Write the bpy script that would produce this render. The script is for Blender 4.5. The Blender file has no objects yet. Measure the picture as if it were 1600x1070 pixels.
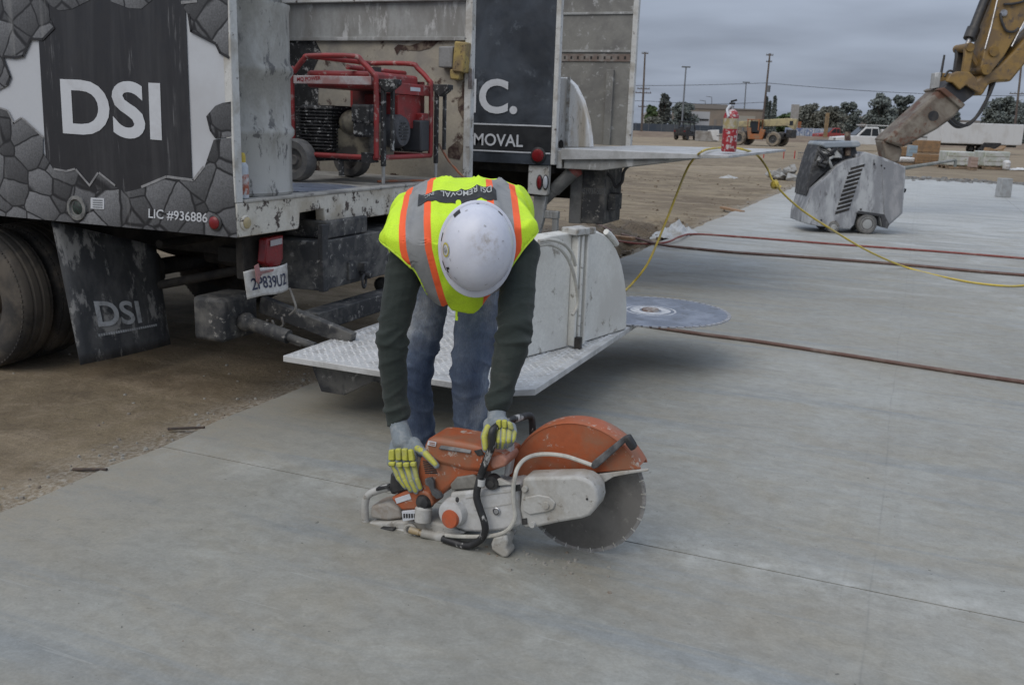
import bpy, bmesh, math, random
from mathutils import Vector as V, Matrix, noise
random.seed(7)
R_ = math.radians
scene = bpy.context.scene
col = scene.collection

# ---------------------------------------------------------------- camera
# world: slab top is z = 0, the slab edge runs along +Y at X = 0, trucks stand at X < 0
CAM = V((2.873, 0.0, 1.42)); FPX = 1480.0
PITCH = R_(13.188); ROLL = R_(1.89); YAW = R_(22.606)
def _axes():
    fw = V((0, math.cos(PITCH), -math.sin(PITCH))); rt = V((1, 0, 0)); up = rt.cross(fw)
    c, s = math.cos(ROLL), math.sin(ROLL)
    r2 = rt*c + up*s; u2 = up*c - rt*s
    M = Matrix.Rotation(YAW, 3, 'Z')
    return M @ r2, M @ u2, M @ fw
CR, CU, CF = _axes()
cam = bpy.data.cameras.new('camera'); cam_o = bpy.data.objects.new('camera', cam); col.objects.link(cam_o)
cam.sensor_width = 36; cam.sensor_fit = 'HORIZONTAL'; cam.lens = 36*FPX/1600
cam.clip_start = .05; cam.clip_end = 3000
cam.dof.use_dof = True; cam.dof.focus_distance = 3.3; cam.dof.aperture_fstop = 9.0
m4 = Matrix((CR, CU, -CF)).transposed().to_4x4(); m4.translation = CAM
cam_o.matrix_world = m4
scene.camera = cam_o

# ---------------------------------------------------------------- sky, sun, exposure
SUN_EL, SUN_AZ = R_(50), R_(200)
world = bpy.data.worlds.new('World'); scene.world = world; world.use_nodes = True
wt = world.node_tree; wt.nodes.clear()
def wn(t, **k):
    n = wt.nodes.new(t)
    for a, b in k.items(): setattr(n, a, b)
    return n
wo = wn('ShaderNodeOutputWorld'); bg = wn('ShaderNodeBackground')
sky = wn('ShaderNodeTexSky', sky_type='NISHITA', sun_disc=False, sun_elevation=SUN_EL, sun_rotation=SUN_AZ)
sky.air_density = 1.0; sky.dust_density = 3.0
tc = wn('ShaderNodeTexCoord'); sep = wn('ShaderNodeSeparateXYZ'); wt.links.new(tc.outputs['Generated'], sep.inputs[0])
zc = wn('ShaderNodeMath', operation='MAXIMUM'); zc.inputs[1].default_value = 0.0; wt.links.new(sep.outputs[2], zc.inputs[0])
za = wn('ShaderNodeMath', operation='ADD'); za.inputs[1].default_value = 0.10; wt.links.new(zc.outputs[0], za.inputs[0])
dx = wn('ShaderNodeMath', operation='DIVIDE'); dy = wn('ShaderNodeMath', operation='DIVIDE')
wt.links.new(sep.outputs[0], dx.inputs[0]); wt.links.new(za.outputs[0], dx.inputs[1])
wt.links.new(sep.outputs[1], dy.inputs[0]); wt.links.new(za.outputs[0], dy.inputs[1])
cmb = wn('ShaderNodeCombineXYZ'); wt.links.new(dx.outputs[0], cmb.inputs[0]); wt.links.new(dy.outputs[0], cmb.inputs[1])
nz = wn('ShaderNodeTexNoise'); nz.inputs['Scale'].default_value = .85; nz.inputs['Detail'].default_value = 4; nz.inputs['Roughness'].default_value = .45
wt.links.new(cmb.outputs[0], nz.inputs['Vector'])
rp = wn('ShaderNodeValToRGB'); rp.color_ramp.elements[0].position = .30; rp.color_ramp.elements[1].position = .70
rp.color_ramp.elements[0].color = (.225, .258, .325, 1); rp.color_ramp.elements[1].color = (.345, .396, .490, 1)
wt.links.new(nz.outputs[0], rp.inputs[0])
# an overcast sky is about three times as bright overhead as at the horizon
gr = wn('ShaderNodeMath', operation='MULTIPLY_ADD'); gr.inputs[1].default_value = 1.7; gr.inputs[2].default_value = 1.0
wt.links.new(zc.outputs[0], gr.inputs[0])
cl = wn('ShaderNodeVectorMath', operation='SCALE'); wt.links.new(rp.outputs[0], cl.inputs[0]); wt.links.new(gr.outputs[0], cl.inputs['Scale'])
sk = wn('ShaderNodeVectorMath', operation='SCALE'); wt.links.new(sky.outputs[0], sk.inputs[0]); sk.inputs['Scale'].default_value = .08
mxw = wn('ShaderNodeMix', data_type='RGBA'); mxw.inputs['Factor'].default_value = .93
wt.links.new(sk.outputs[0], mxw.inputs[6]); wt.links.new(cl.outputs[0], mxw.inputs[7])
wt.links.new(mxw.outputs[2], bg.inputs[0]); bg.inputs[1].default_value = 1.0
wt.links.new(bg.outputs[0], wo.inputs[0])
sun = bpy.data.lights.new('sun', 'SUN'); sun.energy = 1.4; sun.angle = R_(50); sun.color = (1, .92, .80)
sun_o = bpy.data.objects.new('sun', sun); col.objects.link(sun_o)
sd = V((math.sin(SUN_AZ)*math.cos(SUN_EL), math.cos(SUN_AZ)*math.cos(SUN_EL), math.sin(SUN_EL)))
sun_o.rotation_euler = sd.to_track_quat('Z', 'Y').to_euler(); sun_o.location = (0, 0, 30)
scene.view_settings.view_transform = 'Standard'; scene.view_settings.look = 'None'
scene.view_settings.exposure = 0.0; scene.view_settings.gamma = 1.0; scene.view_settings.use_curve_mapping = False

# ---------------------------------------------------------------- surveying: sight lines of the camera met with real planes
def sight(px, py): return CR*((px-800)/FPX) - CU*((py-535)/FPX) + CF
def on_z(px, py, z=0.0): d = sight(px, py); return CAM + d*((z-CAM.z)/d.z)
def on_y(px, py, y): d = sight(px, py); return CAM + d*((y-CAM.y)/d.y)
def on_x(px, py, x): d = sight(px, py); return CAM + d*((x-CAM.x)/d.x)
def on_plane(px, py, o, n): d = sight(px, py); return CAM + d*((o-CAM).dot(n)/d.dot(n))
def at_d(px, py, dep): return CAM + sight(px, py)*dep

# ---------------------------------------------------------------- materials
def lin(h):
    out = []
    for i in (0, 2, 4):
        c = int(h[i:i+2], 16)/255
        out.append(c/12.92 if c <= .04045 else ((c+.055)/1.055)**2.4)
    return tuple(out)+(1,)
def C(c): return lin(c) if isinstance(c, str) else (tuple(c)+(1,) if len(c) == 3 else c)
MATS = {}
class NT:
    def __init__(s, name):
        s.m = bpy.data.materials.new(name); s.m.use_nodes = True; s.t = s.m.node_tree; s.t.nodes.clear()
        s.out = s.n('ShaderNodeOutputMaterial'); s.b = s.n('ShaderNodeBsdfPrincipled'); s.l(s.b.outputs[0], s.out.inputs[0])
        s.tc = s.n('ShaderNodeTexCoord')
    def n(s, t, **k):
        x = s.t.nodes.new(t)
        for a, b in k.items(): setattr(x, a, b)
        return x
    def l(s, a, b): s.t.links.new(a, b)
    def coord(s, scale=(1, 1, 1), out='Object', loc=(0, 0, 0), rot=(0, 0, 0)):
        mp = s.n('ShaderNodeMapping'); mp.inputs['Scale'].default_value = scale; mp.inputs['Location'].default_value = loc
        mp.inputs['Rotation'].default_value = rot
        s.l(s.tc.outputs[out], mp.inputs[0]); return mp.outputs[0]
    def noise(s, vec, scale, detail=6, rough=.6, dist=0):
        x = s.n('ShaderNodeTexNoise'); x.inputs['Scale'].default_value = scale; x.inputs['Detail'].default_value = detail
        x.inputs['Roughness'].default_value = rough; x.inputs['Distortion'].default_value = dist
        s.l(vec, x.inputs['Vector']); return x.outputs[0]
    def ramp(s, val, a, b, ca=(0, 0, 0, 1), cb=(1, 1, 1, 1)):
        if a > b: a, b, ca, cb = b, a, cb, ca
        x = s.n('ShaderNodeValToRGB'); x.color_ramp.elements[0].position = a; x.color_ramp.elements[1].position = b
        x.color_ramp.elements[0].color = ca; x.color_ramp.elements[1].color = cb; s.l(val, x.inputs[0]); return x.outputs[0]
    def mix(s, f, a, b, mode='MIX'):
        x = s.n('ShaderNodeMix', data_type='RGBA', blend_type=mode)
        for i, vv in ((0, f), (6, a), (7, b)):
            if hasattr(vv, 'is_output'): s.l(vv, x.inputs[i])
            elif i == 0: x.inputs[0].default_value = vv
            else: x.inputs[i].default_value = vv
        return x.outputs[2]
    def math(s, op, a, b=None, c=None):
        x = s.n('ShaderNodeMath', operation=op)
        for i, vv in enumerate((a, b, c)):
            if vv is None: continue
            if hasattr(vv, 'is_output'): s.l(vv, x.inputs[i])
            else: x.inputs[i].default_value = vv
        return x.outputs[0]
    def bump(s, val, strength, dist=.01):
        x = s.n('ShaderNodeBump'); x.inputs['Strength'].default_value = strength; x.inputs['Distance'].default_value = dist
        s.l(val, x.inputs['Height']); s.l(x.outputs[0], s.b.inputs['Normal']); return x
    def done(s, colr, rough=.6, metal=0.0):
        for nm, vv in (('Base Color', colr), ('Roughness', rough), ('Metallic', metal)):
            if hasattr(vv, 'is_output'): s.l(vv, s.b.inputs[nm])
            else: s.b.inputs[nm].default_value = vv
        return s.m
def mat(name, c1, c2=None, a2=.4, s2=8, c3=None, a3=.25, s3=25, rough=.6, metal=0.0, bump=.15, sb=60, st=(1, 1, 1), soft=.08, bd=.004, g=.12):
    """base colour with up to two layers of real dirt / wear (a2, a3 = share of the surface they cover)"""
    if name in MATS: return MATS[name]
    t = NT(name); c = C(c1)
    grain = t.noise(t.coord(), sb, 4, .7)
    out = t.mix(t.ramp(grain, .25, .75), tuple(x*(1-g) for x in c[:3])+(1,), tuple(min(1, x*(1+g)) for x in c[:3])+(1,))
    if c2 is not None:
        th = .5 + (.5-a2)*.36; nn = t.noise(t.coord(st), s2, 8, .62, .3)
        out = t.mix(t.ramp(nn, th-soft, th+soft), out, C(c2))
    if c3 is not None:
        th = .5 + (.5-a3)*.30; nn = t.noise(t.coord(st, loc=(3.1, 7.7, 1.3)), s3, 8, .7, .2)
        out = t.mix(t.ramp(nn, th-.03, th+.03), out, C(c3))
    rn = t.ramp(t.noise(t.coord(loc=(1, 2, 3)), 14, 4), .3, .7, (max(.05, rough-.1),)*3+(1,), (min(1, rough+.1),)*3+(1,))
    if bump: t.bump(grain, bump, bd)
    MATS[name] = t.done(out, rn, metal); return MATS[name]

# ---------------------------------------------------------------- mesh builder
class MB:
    def __init__(s): s.v = []; s.f = []; s.mi = []; s.m = 0
    def add(s, vs, fs):
        o = len(s.v); s.v += [V(p) for p in vs]; s.f += [tuple(i+o for i in f) for f in fs]; s.mi += [s.m]*len(fs); return s
    def box(s, c, d, rot=None):
        c = V(c); h = V(d)/2; vs = []
        for z in (-1, 1):
            for x, y in ((-1, -1), (1, -1), (1, 1), (-1, 1)):
                p = V((x*h.x, y*h.y, z*h.z)); vs.append(c + (rot @ p if rot else p))
        return s.add(vs, [(3, 2, 1, 0), (4, 5, 6, 7), (0, 1, 5, 4), (1, 2, 6, 5), (2, 3, 7, 6), (3, 0, 4, 7)])
    def box2(s, a, b): a, b = V(a), V(b); return s.box((a+b)/2, [abs(x) for x in (b-a)])
    def prism(s, pts, off):
        off = V(off); n = len(pts); p = [V(q) for q in pts]
        return s.add(p + [q+off for q in p], [tuple(range(n))[::-1], tuple(range(n, 2*n))] + [(i, (i+1) % n, n+(i+1) % n, n+i) for i in range(n)])
    def poly(s, pts): return s.add(pts, [tuple(range(len(pts)))])
    def tube(s, path, r, n=8, caps=True, closed=False):
        P = [V(p) for p in path]; k = len(P); rs = r if isinstance(r, (list, tuple)) else [r]*k
        tang = []
        for i in range(k):
            a = P[i-1] if (i > 0 or closed) else P[i]; b = P[(i+1) % k] if (i < k-1 or closed) else P[i]
            t = (b-a); tang.append(t.normalized() if t.length > 1e-9 else V((0, 0, 1)))
        u = tang[0].orthogonal().normalized(); vs = []
        for i in range(k):
            u = (u - tang[i]*u.dot(tang[i])).normalized(); w = tang[i].cross(u)
            for j in range(n):
                a = 2*math.pi*j/n; vs.append(P[i] + (u*math.cos(a)+w*math.sin(a))*rs[i])
        fs = []
        for i in range(k if closed else k-1):
            i2 = (i+1) % k
            for j in range(n): fs.append((i*n+j, i*n+(j+1) % n, i2*n+(j+1) % n, i2*n+j))
        if caps and not closed: fs += [tuple(range(n))[::-1], tuple(range((k-1)*n, k*n))]
        return s.add(vs, fs)
    def cyl(s, a, b, r0, r1=None, n=18): return s.tube([a, b], [r0, r0 if r1 is None else r1], n)
    def lathe(s, prof, o, ax, n=28, closed=False):
        o = V(o); ax = V(ax).normalized(); u = ax.orthogonal().normalized(); w = ax.cross(u); vs = []; k = len(prof)
        for r, h in prof:
            for j in range(n):
                a = 2*math.pi*j/n; vs.append(o + ax*h + (u*math.cos(a)+w*math.sin(a))*r)
        fs = []
        for i in range(k if closed else k-1):
            i2 = (i+1) % k
            for j in range(n): fs.append((i*n+j, i*n+(j+1) % n, i2*n+(j+1) % n, i2*n+j))
        if not closed: fs += [tuple(range(n))[::-1], tuple(range((k-1)*n, k*n))]
        return s.add(vs, fs)
    def ball(s, c, r, n=14, rot=None):
        c = V(c); r = V((r, r, r)) if isinstance(r, (int, float)) else V(r); vs = []; m = n//2
        for i in range(1, m):
            th = math.pi*i/m
            for j in range(n):
                ph = 2*math.pi*j/n; p = V((r.x*math.sin(th)*math.cos(ph), r.y*math.sin(th)*math.sin(ph), r.z*math.cos(th)))
                vs.append(c + (rot @ p if rot else p))
        for sg in (1, -1): p = V((0, 0, sg*r.z)); vs.append(c + (rot @ p if rot else p))
        fs = []; T = (m-1)*n
        for i in range(m-2):
            for j in range(n): fs.append((i*n+j, (i+1)*n+j, (i+1)*n+(j+1) % n, i*n+(j+1) % n))
        for j in range(n): fs.append((T, j, (j+1) % n)); fs.append((T+1, (m-2)*n+(j+1) % n, (m-2)*n+j))
        return s.add(vs, fs)
    def cone(s, a, b, ra, rb, n=14):
        """tapered limb with rounded ends"""
        a, b = V(a), V(b); d = (b-a); L = d.length; d = d/L; path = []; rs = []
        for i in range(5):
            t = math.pi/2*i/4; path.append(a - d*ra*math.cos(t)); rs.append(max(.0005, ra*math.sin(t)))
        for i in range(1, 5):
            t = math.pi/2*(4-i)/4
        for i in range(5):
            t = math.pi/2*(4-i)/4; path.append(b + d*rb*math.cos(t)); rs.append(max(.0005, rb*math.sin(t)))
        return s.tube(path, rs, n)
    def build(s, name, mats, parent=None, bevel=0.0, seg=2, local=False, sharp=38, recalc=True):
        o = V((0, 0, 0))
        if parent is not None and not local:
            p = parent
            while p is not None: o += p.location; p = p.parent
        me = bpy.data.meshes.new(name); me.from_pydata([tuple(p-o) for p in s.v], [], s.f)
        ms = mats if isinstance(mats, (list, tuple)) else [mats]
        for m in ms: me.materials.append(m)
        me.polygons.foreach_set('material_index', s.mi); me.update()
        return link(name, me, parent, bevel, seg, sharp, recalc)
def link(name, me, parent=None, bevel=0.0, seg=2, sharp=38, recalc=True):
    if recalc:
        bm = bmesh.new(); bm.from_mesh(me); bmesh.ops.recalc_face_normals(bm, faces=bm.faces); bm.to_mesh(me); bm.free()
    me.polygons.foreach_set('use_smooth', [True]*len(me.polygons)); me.set_sharp_from_angle(angle=R_(sharp))
    ob = bpy.data.objects.new(name, me); col.objects.link(ob)
    if parent is not None: ob.parent = parent
    if bevel:
        b = ob.modifiers.new('bevel', 'BEVEL'); b.width = bevel; b.segments = seg; b.limit_method = 'ANGLE'; b.angle_limit = R_(40)
    return ob
def thing(name, label, cat, loc, group=None, rotz=0.0):
    o = bpy.data.objects.new(name, None); col.objects.link(o); o.location = loc; o.rotation_euler = (0, 0, rotz)
    o.empty_display_size = .2; o['label'] = label; o['category'] = cat
    if group: o['group'] = group
    return o
def tag(o, label=None, cat=None, group=None, kind=None):
    if label: o['label'] = label
    if cat: o['category'] = cat
    if group: o['group'] = group
    if kind: o['kind'] = kind
    return o
def spline(pts, n=8, closed=False):
    P = [V(p) for p in pts]; out = []; k = len(P)
    for i in range(k if closed else k-1):
        g = lambda j: P[j % k] if closed else P[max(0, min(k-1, j))]
        a, b, c, d = g(i-1), g(i), g(i+1), g(i+2)
        for j in range(n):
            t = j/n; out.append(.5*((2*b)+(c-a)*t+(2*a-5*b+4*c-d)*t*t+(3*b-a-3*c+d)*t**3))
    if not closed: out.append(P[-1])
    return out
def bake(me, mods):
    """run modifiers once and hand back a plain mesh"""
    o = bpy.data.objects.new('tmp', me); col.objects.link(o)
    for typ, kw in mods:
        md = o.modifiers.new(typ, typ)
        for a, b in kw.items(): setattr(md, a, b)
    dg = bpy.context.evaluated_depsgraph_get(); dg.update()
    r = bpy.data.meshes.new_from_object(o.evaluated_get(dg)); bpy.data.objects.remove(o); return r
def text_on(name, s, o, ux, uy, mats, parent, bold=.0, fit=None, spacing=1.0, warp=None):
    """flat lettering: o = lower left corner, ux = width vector, uy = height vector"""
    cu = bpy.data.curves.new('txt', 'FONT'); cu.body = s; cu.offset = bold; cu.space_character = spacing; cu.resolution_u = 5
    ob = bpy.data.objects.new('txt', cu); col.objects.link(ob); dg = bpy.context.evaluated_depsgraph_get(); dg.update()
    me = bpy.data.meshes.new_from_object(ob.evaluated_get(dg)); bpy.data.objects.remove(ob)
    xs = [v.co.x for v in me.vertices]; ys = [v.co.y for v in me.vertices]
    x0, x1, y0, y1 = min(xs), max(xs), min(ys), max(ys); o, ux, uy = V(o), V(ux), V(uy); org = V((0, 0, 0)); p = parent
    while p is not None: org += p.location; p = p.parent
    for v in me.vertices:
        a = (v.co.x-x0)/(x1-x0); b = (v.co.y-y0)/(y1-y0)
        v.co = (warp(a, b) if warp else o + ux*a + uy*b) - org
    me.materials.clear(); me.materials.append(mats); return link(name, me, parent, recalc=False)
# ================================================================ the setting
def concrete_mat():
    t = NT('slab_concrete')
    P = t.coord()
    big = t.noise(P, .55, 6, .6, .4); mid = t.noise(t.coord((1, 1.6, 1)), 2.3, 8, .65, .6); fine = t.noise(P, 90, 5, .7)
    trow = t.noise(t.coord((1.0, 2.4, 1), rot=(0, 0, .3)), 2.6, 10, .70, 1.6); blot = t.noise(t.coord((1, 1.5, 1), loc=(4, 2, 0)), 1.1, 9, .68, 1.0)
    base = t.mix(t.ramp(big, .36, .64), (.275, .270, .246, 1), (.345, .338, .310, 1))
    base = t.mix(t.math('MULTIPLY', t.ramp(mid, .45, .70), .55), base, (.315, .285, .225, 1))          # tan dust
    base = t.mix(t.math('MULTIPLY', t.ramp(trow, .52, .72), .16), base, (.43, .44, .42, 1))              # pale trowel sweeps
    base = t.mix(t.math('MULTIPLY', t.ramp(trow, .42, .28), .10), base, (.215, .205, .182, 1))
    base = t.mix(t.math('MULTIPLY', t.ramp(blot, .48, .70), .55), base, (.275, .245, .195, 1)); base = t.mix(t.math('MULTIPLY', t.ramp(blot, .46, .34), .45), base, (.40, .405, .385, 1))
    sp = t.n('ShaderNodeSeparateXYZ'); t.l(t.tc.outputs['Object'], sp.inputs[0]); X, Y = sp.outputs[0], sp.outputs[1]
    # dried white slurry washed over the far part of the slab
    sl = t.noise(t.coord((.6, 1.2, 1)), 1.3, 9, .66, 1.8)
    far = t.ramp(t.math('ADD', t.math('MULTIPLY', Y, 1/40), t.math('MULTIPLY', t.math('SUBTRACT', sl, .5), .5)), .24, .42)
    base = t.mix(t.math('MULTIPLY', far, t.ramp(sl, .30, .62, (.35,)*3+(1,), (.8,)*3+(1,))), base, (.53, .54, .54, 1))
    wet = t.math('MULTIPLY', t.ramp(t.noise(t.coord((.18, 2.6, 1)), 1.9, 7, .6, .5), .54, .66), t.ramp(t.math('ABSOLUTE', t.math('SUBTRACT', Y, 11.6)), 1.2, 2.8, (1, 1, 1, 1), (0, 0, 0, 1)))
    base = t.mix(t.math('MULTIPLY', wet, .6), base, (.23, .25, .265, 1))
    # pale cutting dust along the saw cut, worn layout lines across it
    d = t.math('ABSOLUTE', t.math('SUBTRACT', Y, 3.0)); dn = t.noise(P, 5, 7, .7)
    dust = t.math('MULTIPLY', t.ramp(d, .0, .22, (1, 1, 1, 1), (0, 0, 0, 1)), t.ramp(dn, .42, .66))
    base = t.mix(t.math('MULTIPLY', dust, .75), base, (.49, .49, .47, 1))
    for xx, w, k in ((2.885, .003, .36), (2.80, .003, .14), (2.945, .010, .10)):
        ln = t.ramp(t.math('ABSOLUTE', t.math('SUBTRACT', t.math('ADD', X, t.math('MULTIPLY', t.noise(P, .9, 2), .05)), xx+.025)), w*.5, w*1.6, (1, 1, 1, 1), (0, 0, 0, 1))
        base = t.mix(t.math('MULTIPLY', t.math('MULTIPLY', ln, k), t.ramp(t.noise(P, 3.1, 5), .36, .56)), base, (.16, .16, .155, 1))
    mot = t.noise(t.coord((1, 1.25, 1), rot=(0, 0, .2)), 14, 9, .74, .5); base = t.mix(t.ramp(mot, .32, .68), t.mix(1, base, (.84, .835, .82, 1), 'MULTIPLY'), t.mix(1, base, (1.13, 1.135, 1.14, 1), 'MULTIPLY'))
    flk = t.ramp(t.noise(t.coord((1, 3.2, 1), rot=(0, 0, .15)), 21, 5, .6, .4), .655, .70); base = t.mix(t.math('MULTIPLY', flk, t.ramp(blot, .40, .60, (.1,)*3+(1,), (.55,)*3+(1,))), base, (.15, .14, .12, 1))
    pits = t.ramp(t.noise(P, 38, 3, .5), .715, .745); base = t.mix(t.math('MULTIPLY', pits, .75), base, (.09, .085, .075, 1))
    scr = t.ramp(t.noise(t.coord((1, 22, 1), rot=(0, 0, -.35)), 3.0, 4, .6, .3), .66, .70); base = t.mix(t.math('MULTIPLY', scr, .25), base, (.46, .46, .44, 1))
    edge = t.ramp(t.math('ADD', X, t.math('MULTIPLY', t.math('SUBTRACT', blot, .5), 1.6)), .0, .75, (1, 1, 1, 1), (0, 0, 0, 1)); base = t.mix(t.math('MULTIPLY', edge, t.ramp(mot, .35, .65, (.15,)*3+(1,), (.6,)*3+(1,))), base, (.27, .225, .165, 1))
    base = t.mix(1, base, (.925, .93, .905, 1), 'MULTIPLY')
    base = t.mix(t.ramp(fine, .3, .7), t.mix(1, base, (.88, .88, .88, 1), 'MULTIPLY'), t.mix(1, base, (1.08, 1.08, 1.08, 1), 'MULTIPLY'))
    h = t.math('ADD', t.math('MULTIPLY', fine, .4), t.math('MULTIPLY', trow, .35))
    t.bump(h, .22, .006)
    return t.done(base, t.ramp(mid, .3, .7, (.46,)*3+(1,), (.68,)*3+(1,)))
M_conc = concrete_mat()
def dirt_mat():
    t = NT('bare_dirt'); P = t.coord()
    a = t.noise(P, .6, 8, .62, .3); b = t.noise(P, 6, 9, .68, .2); c = t.noise(P, 45, 6, .7)
    trk = t.noise(t.coord((.18, 1.7, 1), rot=(0, 0, .12)), 1.3, 6, .6, .8)
    base = t.mix(t.ramp(a, .35, .65), (.124, .092, .055, 1), (.212, .166, .102, 1))
    base = t.mix(t.ramp(b, .48, .66), base, (.235, .185, .125, 1)); base = t.mix(t.math('MULTIPLY', t.ramp(b, .44, .30), .6), base, (.085, .062, .042, 1))
    base = t.mix(t.math('MULTIPLY', t.ramp(trk, .50, .62), .5), base, (.33, .265, .18, 1))
    sp = t.n('ShaderNodeSeparateXYZ'); t.l(t.tc.outputs['Object'], sp.inputs[0])
    far = t.ramp(t.math('MULTIPLY', sp.outputs[1], .01), .25, .8)
    base = t.mix(t.math('MULTIPLY', far, .45), base, (.34, .265, .175, 1))
    big = t.noise(t.coord((.25, 1, 1)), .16, 7, .62, .6); base = t.mix(t.math('MULTIPLY', t.ramp(big, .50, .62), .55), base, (.15, .11, .075, 1)); base = t.mix(t.math('MULTIPLY', t.ramp(big, .44, .34), .5), base, (.40, .33, .24, 1))
    rut = t.noise(t.coord((.55, 1.3, 1), rot=(0, 0, .3)), 1.5, 8, .66, 1.4); nf = t.ramp(t.math('MULTIPLY', sp.outputs[1], .1), .5, 1.0)
    base = t.mix(t.math('MULTIPLY', nf, t.math('MULTIPLY', t.ramp(rut, .48, .62), .5)), base, (.34, .28, .185, 1)); base = t.mix(t.math('MULTIPLY', nf, t.math('MULTIPLY', t.ramp(rut, .48, .34), .5)), base, (.13, .098, .065, 1))
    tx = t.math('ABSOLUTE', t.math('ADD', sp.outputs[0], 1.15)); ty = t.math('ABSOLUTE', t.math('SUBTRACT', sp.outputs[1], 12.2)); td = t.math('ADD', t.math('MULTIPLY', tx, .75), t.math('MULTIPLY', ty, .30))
    bank_dark = t.ramp(t.math('ADD', td, t.math('MULTIPLY', t.math('SUBTRACT', b, .5), 1.2)), .45, .95, (1, 1, 1, 1), (0, 0, 0, 1)); base = t.mix(t.math('MULTIPLY', bank_dark, .8), base, t.mix(t.ramp(c, .4, .62), (.060, .045, .032, 1), (.15, .12, .09, 1)))  # darker, noise-edged soil tone around the churned bank
    ch = t.ramp(t.math('ADD', t.math('ABSOLUTE', sp.outputs[0]), t.math('MULTIPLY', b, .5)), .30, .62, (1, 1, 1, 1), (0, 0, 0, 1))
    base = t.mix(t.math('MULTIPLY', t.math('MULTIPLY', ch, t.ramp(c, .42, .62)), .6), base, (.40, .38, .34, 1))      # cement crumbs near the slab
    base = t.mix(t.ramp(c, .3, .7), t.mix(1, base, (.78, .78, .78, 1), 'MULTIPLY'), t.mix(1, base, (1.15, 1.15, 1.15, 1), 'MULTIPLY'))
    t.bump(t.math('ADD', t.math('MULTIPLY', b, 2.5), c), .7, .015)
    return t.done(base, .95)
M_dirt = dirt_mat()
def fbm(x, y, o=4): return noise.fractal(V((x, y, 3.3)), 1.0, 2.0, o)
def ground_z(x, y):
    z = -.055 + .02*fbm(x*.7, y*.7) + .012*fbm(x*4, y*4)
    if x > .06: return min(z, -.2) if y < 34.5 and x < 15 else z - .02
    e = math.exp(-(x/.22)**2); z += e*(.03+.02*fbm(3.1, y*2.3))
    if 8 < y < 15.5:                                            # churned bank beside the slab
        k = math.sin((y-8)/7.5*math.pi)*math.exp(-((x+.75)/.8)**2); z += k*(.26*fbm(x*2.6, y*2.6+5, 6)-.09)
    if y > 14: z += .05*fbm(x*.35+9, y*.25)+.05*fbm(x*.22, y*.9+4)*min(1, (y-14)/6)
    return min(z, -.006) if x > -.25 else z
def axis_lines(segs):
    out = []
    for a, b, st in segs:
        n = max(1, round((b-a)/st)); out += [a+(b-a)*i/n for i in range(n)]
    return out+[segs[-1][1]]
gx = axis_lines([(-900, -200, 100), (-200, -40, 16), (-40, -8, .8), (-8, -3, .15), (-3, .12, .055), (.12, 15.2, 1.5), (15.2, 60, 5), (60, 900, 105)])
gy = axis_lines([(-60, -4, 8), (-4, 1.6, .35), (1.6, 7, .06), (7, 16, .08), (16, 40, .3), (40, 120, 1.6), (120, 400, 28), (400, 1400, 125)])
gv = [V((x, y, ground_z(x, y))) for y in gy for x in gx]; W = len(gx)
gm = MB(); gm.add(gv, [(j*W+i, j*W+i+1, (j+1)*W+i+1, (j+1)*W+i) for j in range(len(gy)-1) for i in range(W-1)])
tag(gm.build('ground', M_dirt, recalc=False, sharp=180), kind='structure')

# the slab: cast panels parted by real 6 mm saw cuts
M_cut = mat('cut_bottom', (.05, .05, .048), rough=.9)
sb = MB(); sb.box2((.02, -5, -.16), (14, 34, -.05)); slab = tag(sb.build('concrete_slab', M_cut), kind='structure')
CUT_Y, CUT_X, GAP = 3.0, 4.81, .0035
xs = [(0, CUT_X-GAP), (CUT_X+GAP, 14.02)]; ys = [(-5, CUT_Y-GAP), (CUT_Y+GAP, 34.02)]
for (x0, x1) in xs:
    for (y0, y1) in ys:
        p = MB(); pts = []
        if x0 == 0:                                            # broken, uneven cast edge against the dirt
            n = int((y1-y0)/.05); pts = [V((.035*fbm(9.1, yy*1.3)+.012*fbm(2.2, yy*9), yy, -.149)) for yy in [y0+(y1-y0)*i/n for i in range(n+1)]][::-1]
        else: pts = [V((x0, y1, -.149)), V((x0, y0, -.149))]
        pts += [V((x1, y0, -.149)), V((x1, y1, -.149))]
        p.prism(pts, (0, 0, .149)); p.build('slab_panel', M_conc, slab, bevel=.0025 if x0 else 0, seg=1)

# crumbled concrete and dirt along the edge and on the slab: too many to count
M_crumb = mat('concrete_crumb', (.27, .26, .23), (.2, .16, .12), .4, 9, rough=.9)
def rubble(name, spots, m, flat=.6):
    b = MB()
    for (x, y, z, r) in spots:
        k = random.choice((5, 6, 7)); a0 = random.random()*6; pts = []
        h = r*random.uniform(.5, 1)*flat
        ring = [(r*random.uniform(.7, 1.1)*math.cos(a0+6.283*i/k), r*random.uniform(.7, 1.1)*math.sin(a0+6.283*i/k)) for i in range(k)]
        vs = [V((x+a, y+c, z-.004)) for a, c in ring]+[V((x+a*.65, y+c*.65, z+h*random.uniform(.7, 1.2))) for a, c in ring]
        b.add(vs, [tuple(range(k))[::-1], tuple(range(k, 2*k))]+[(i, (i+1) % k, k+(i+1) % k, k+i) for i in range(k)])
    return b.build(name, m, sharp=25)
sp = []
for i in range(260):
    y = random.choice((random.uniform(1.9, 5), random.uniform(8.5, 26))); x = -abs(random.gauss(0, .16))+.02
    sp.append((x, y, ground_z(min(x, 0), y)+.004, random.uniform(.004, .014)*(1 if y < 6 else 2.2)))
for i in range(60): x, y = random.uniform(-2.4, -.1), random.uniform(1.9, 5.5); sp.append((x, y, ground_z(x, y), random.uniform(.005, .014)))
tag(rubble('edge_crumbs', sp, M_crumb), 'small crumbs of concrete scattered along the dirt edge of the slab', 'rubble', kind='stuff')
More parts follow.
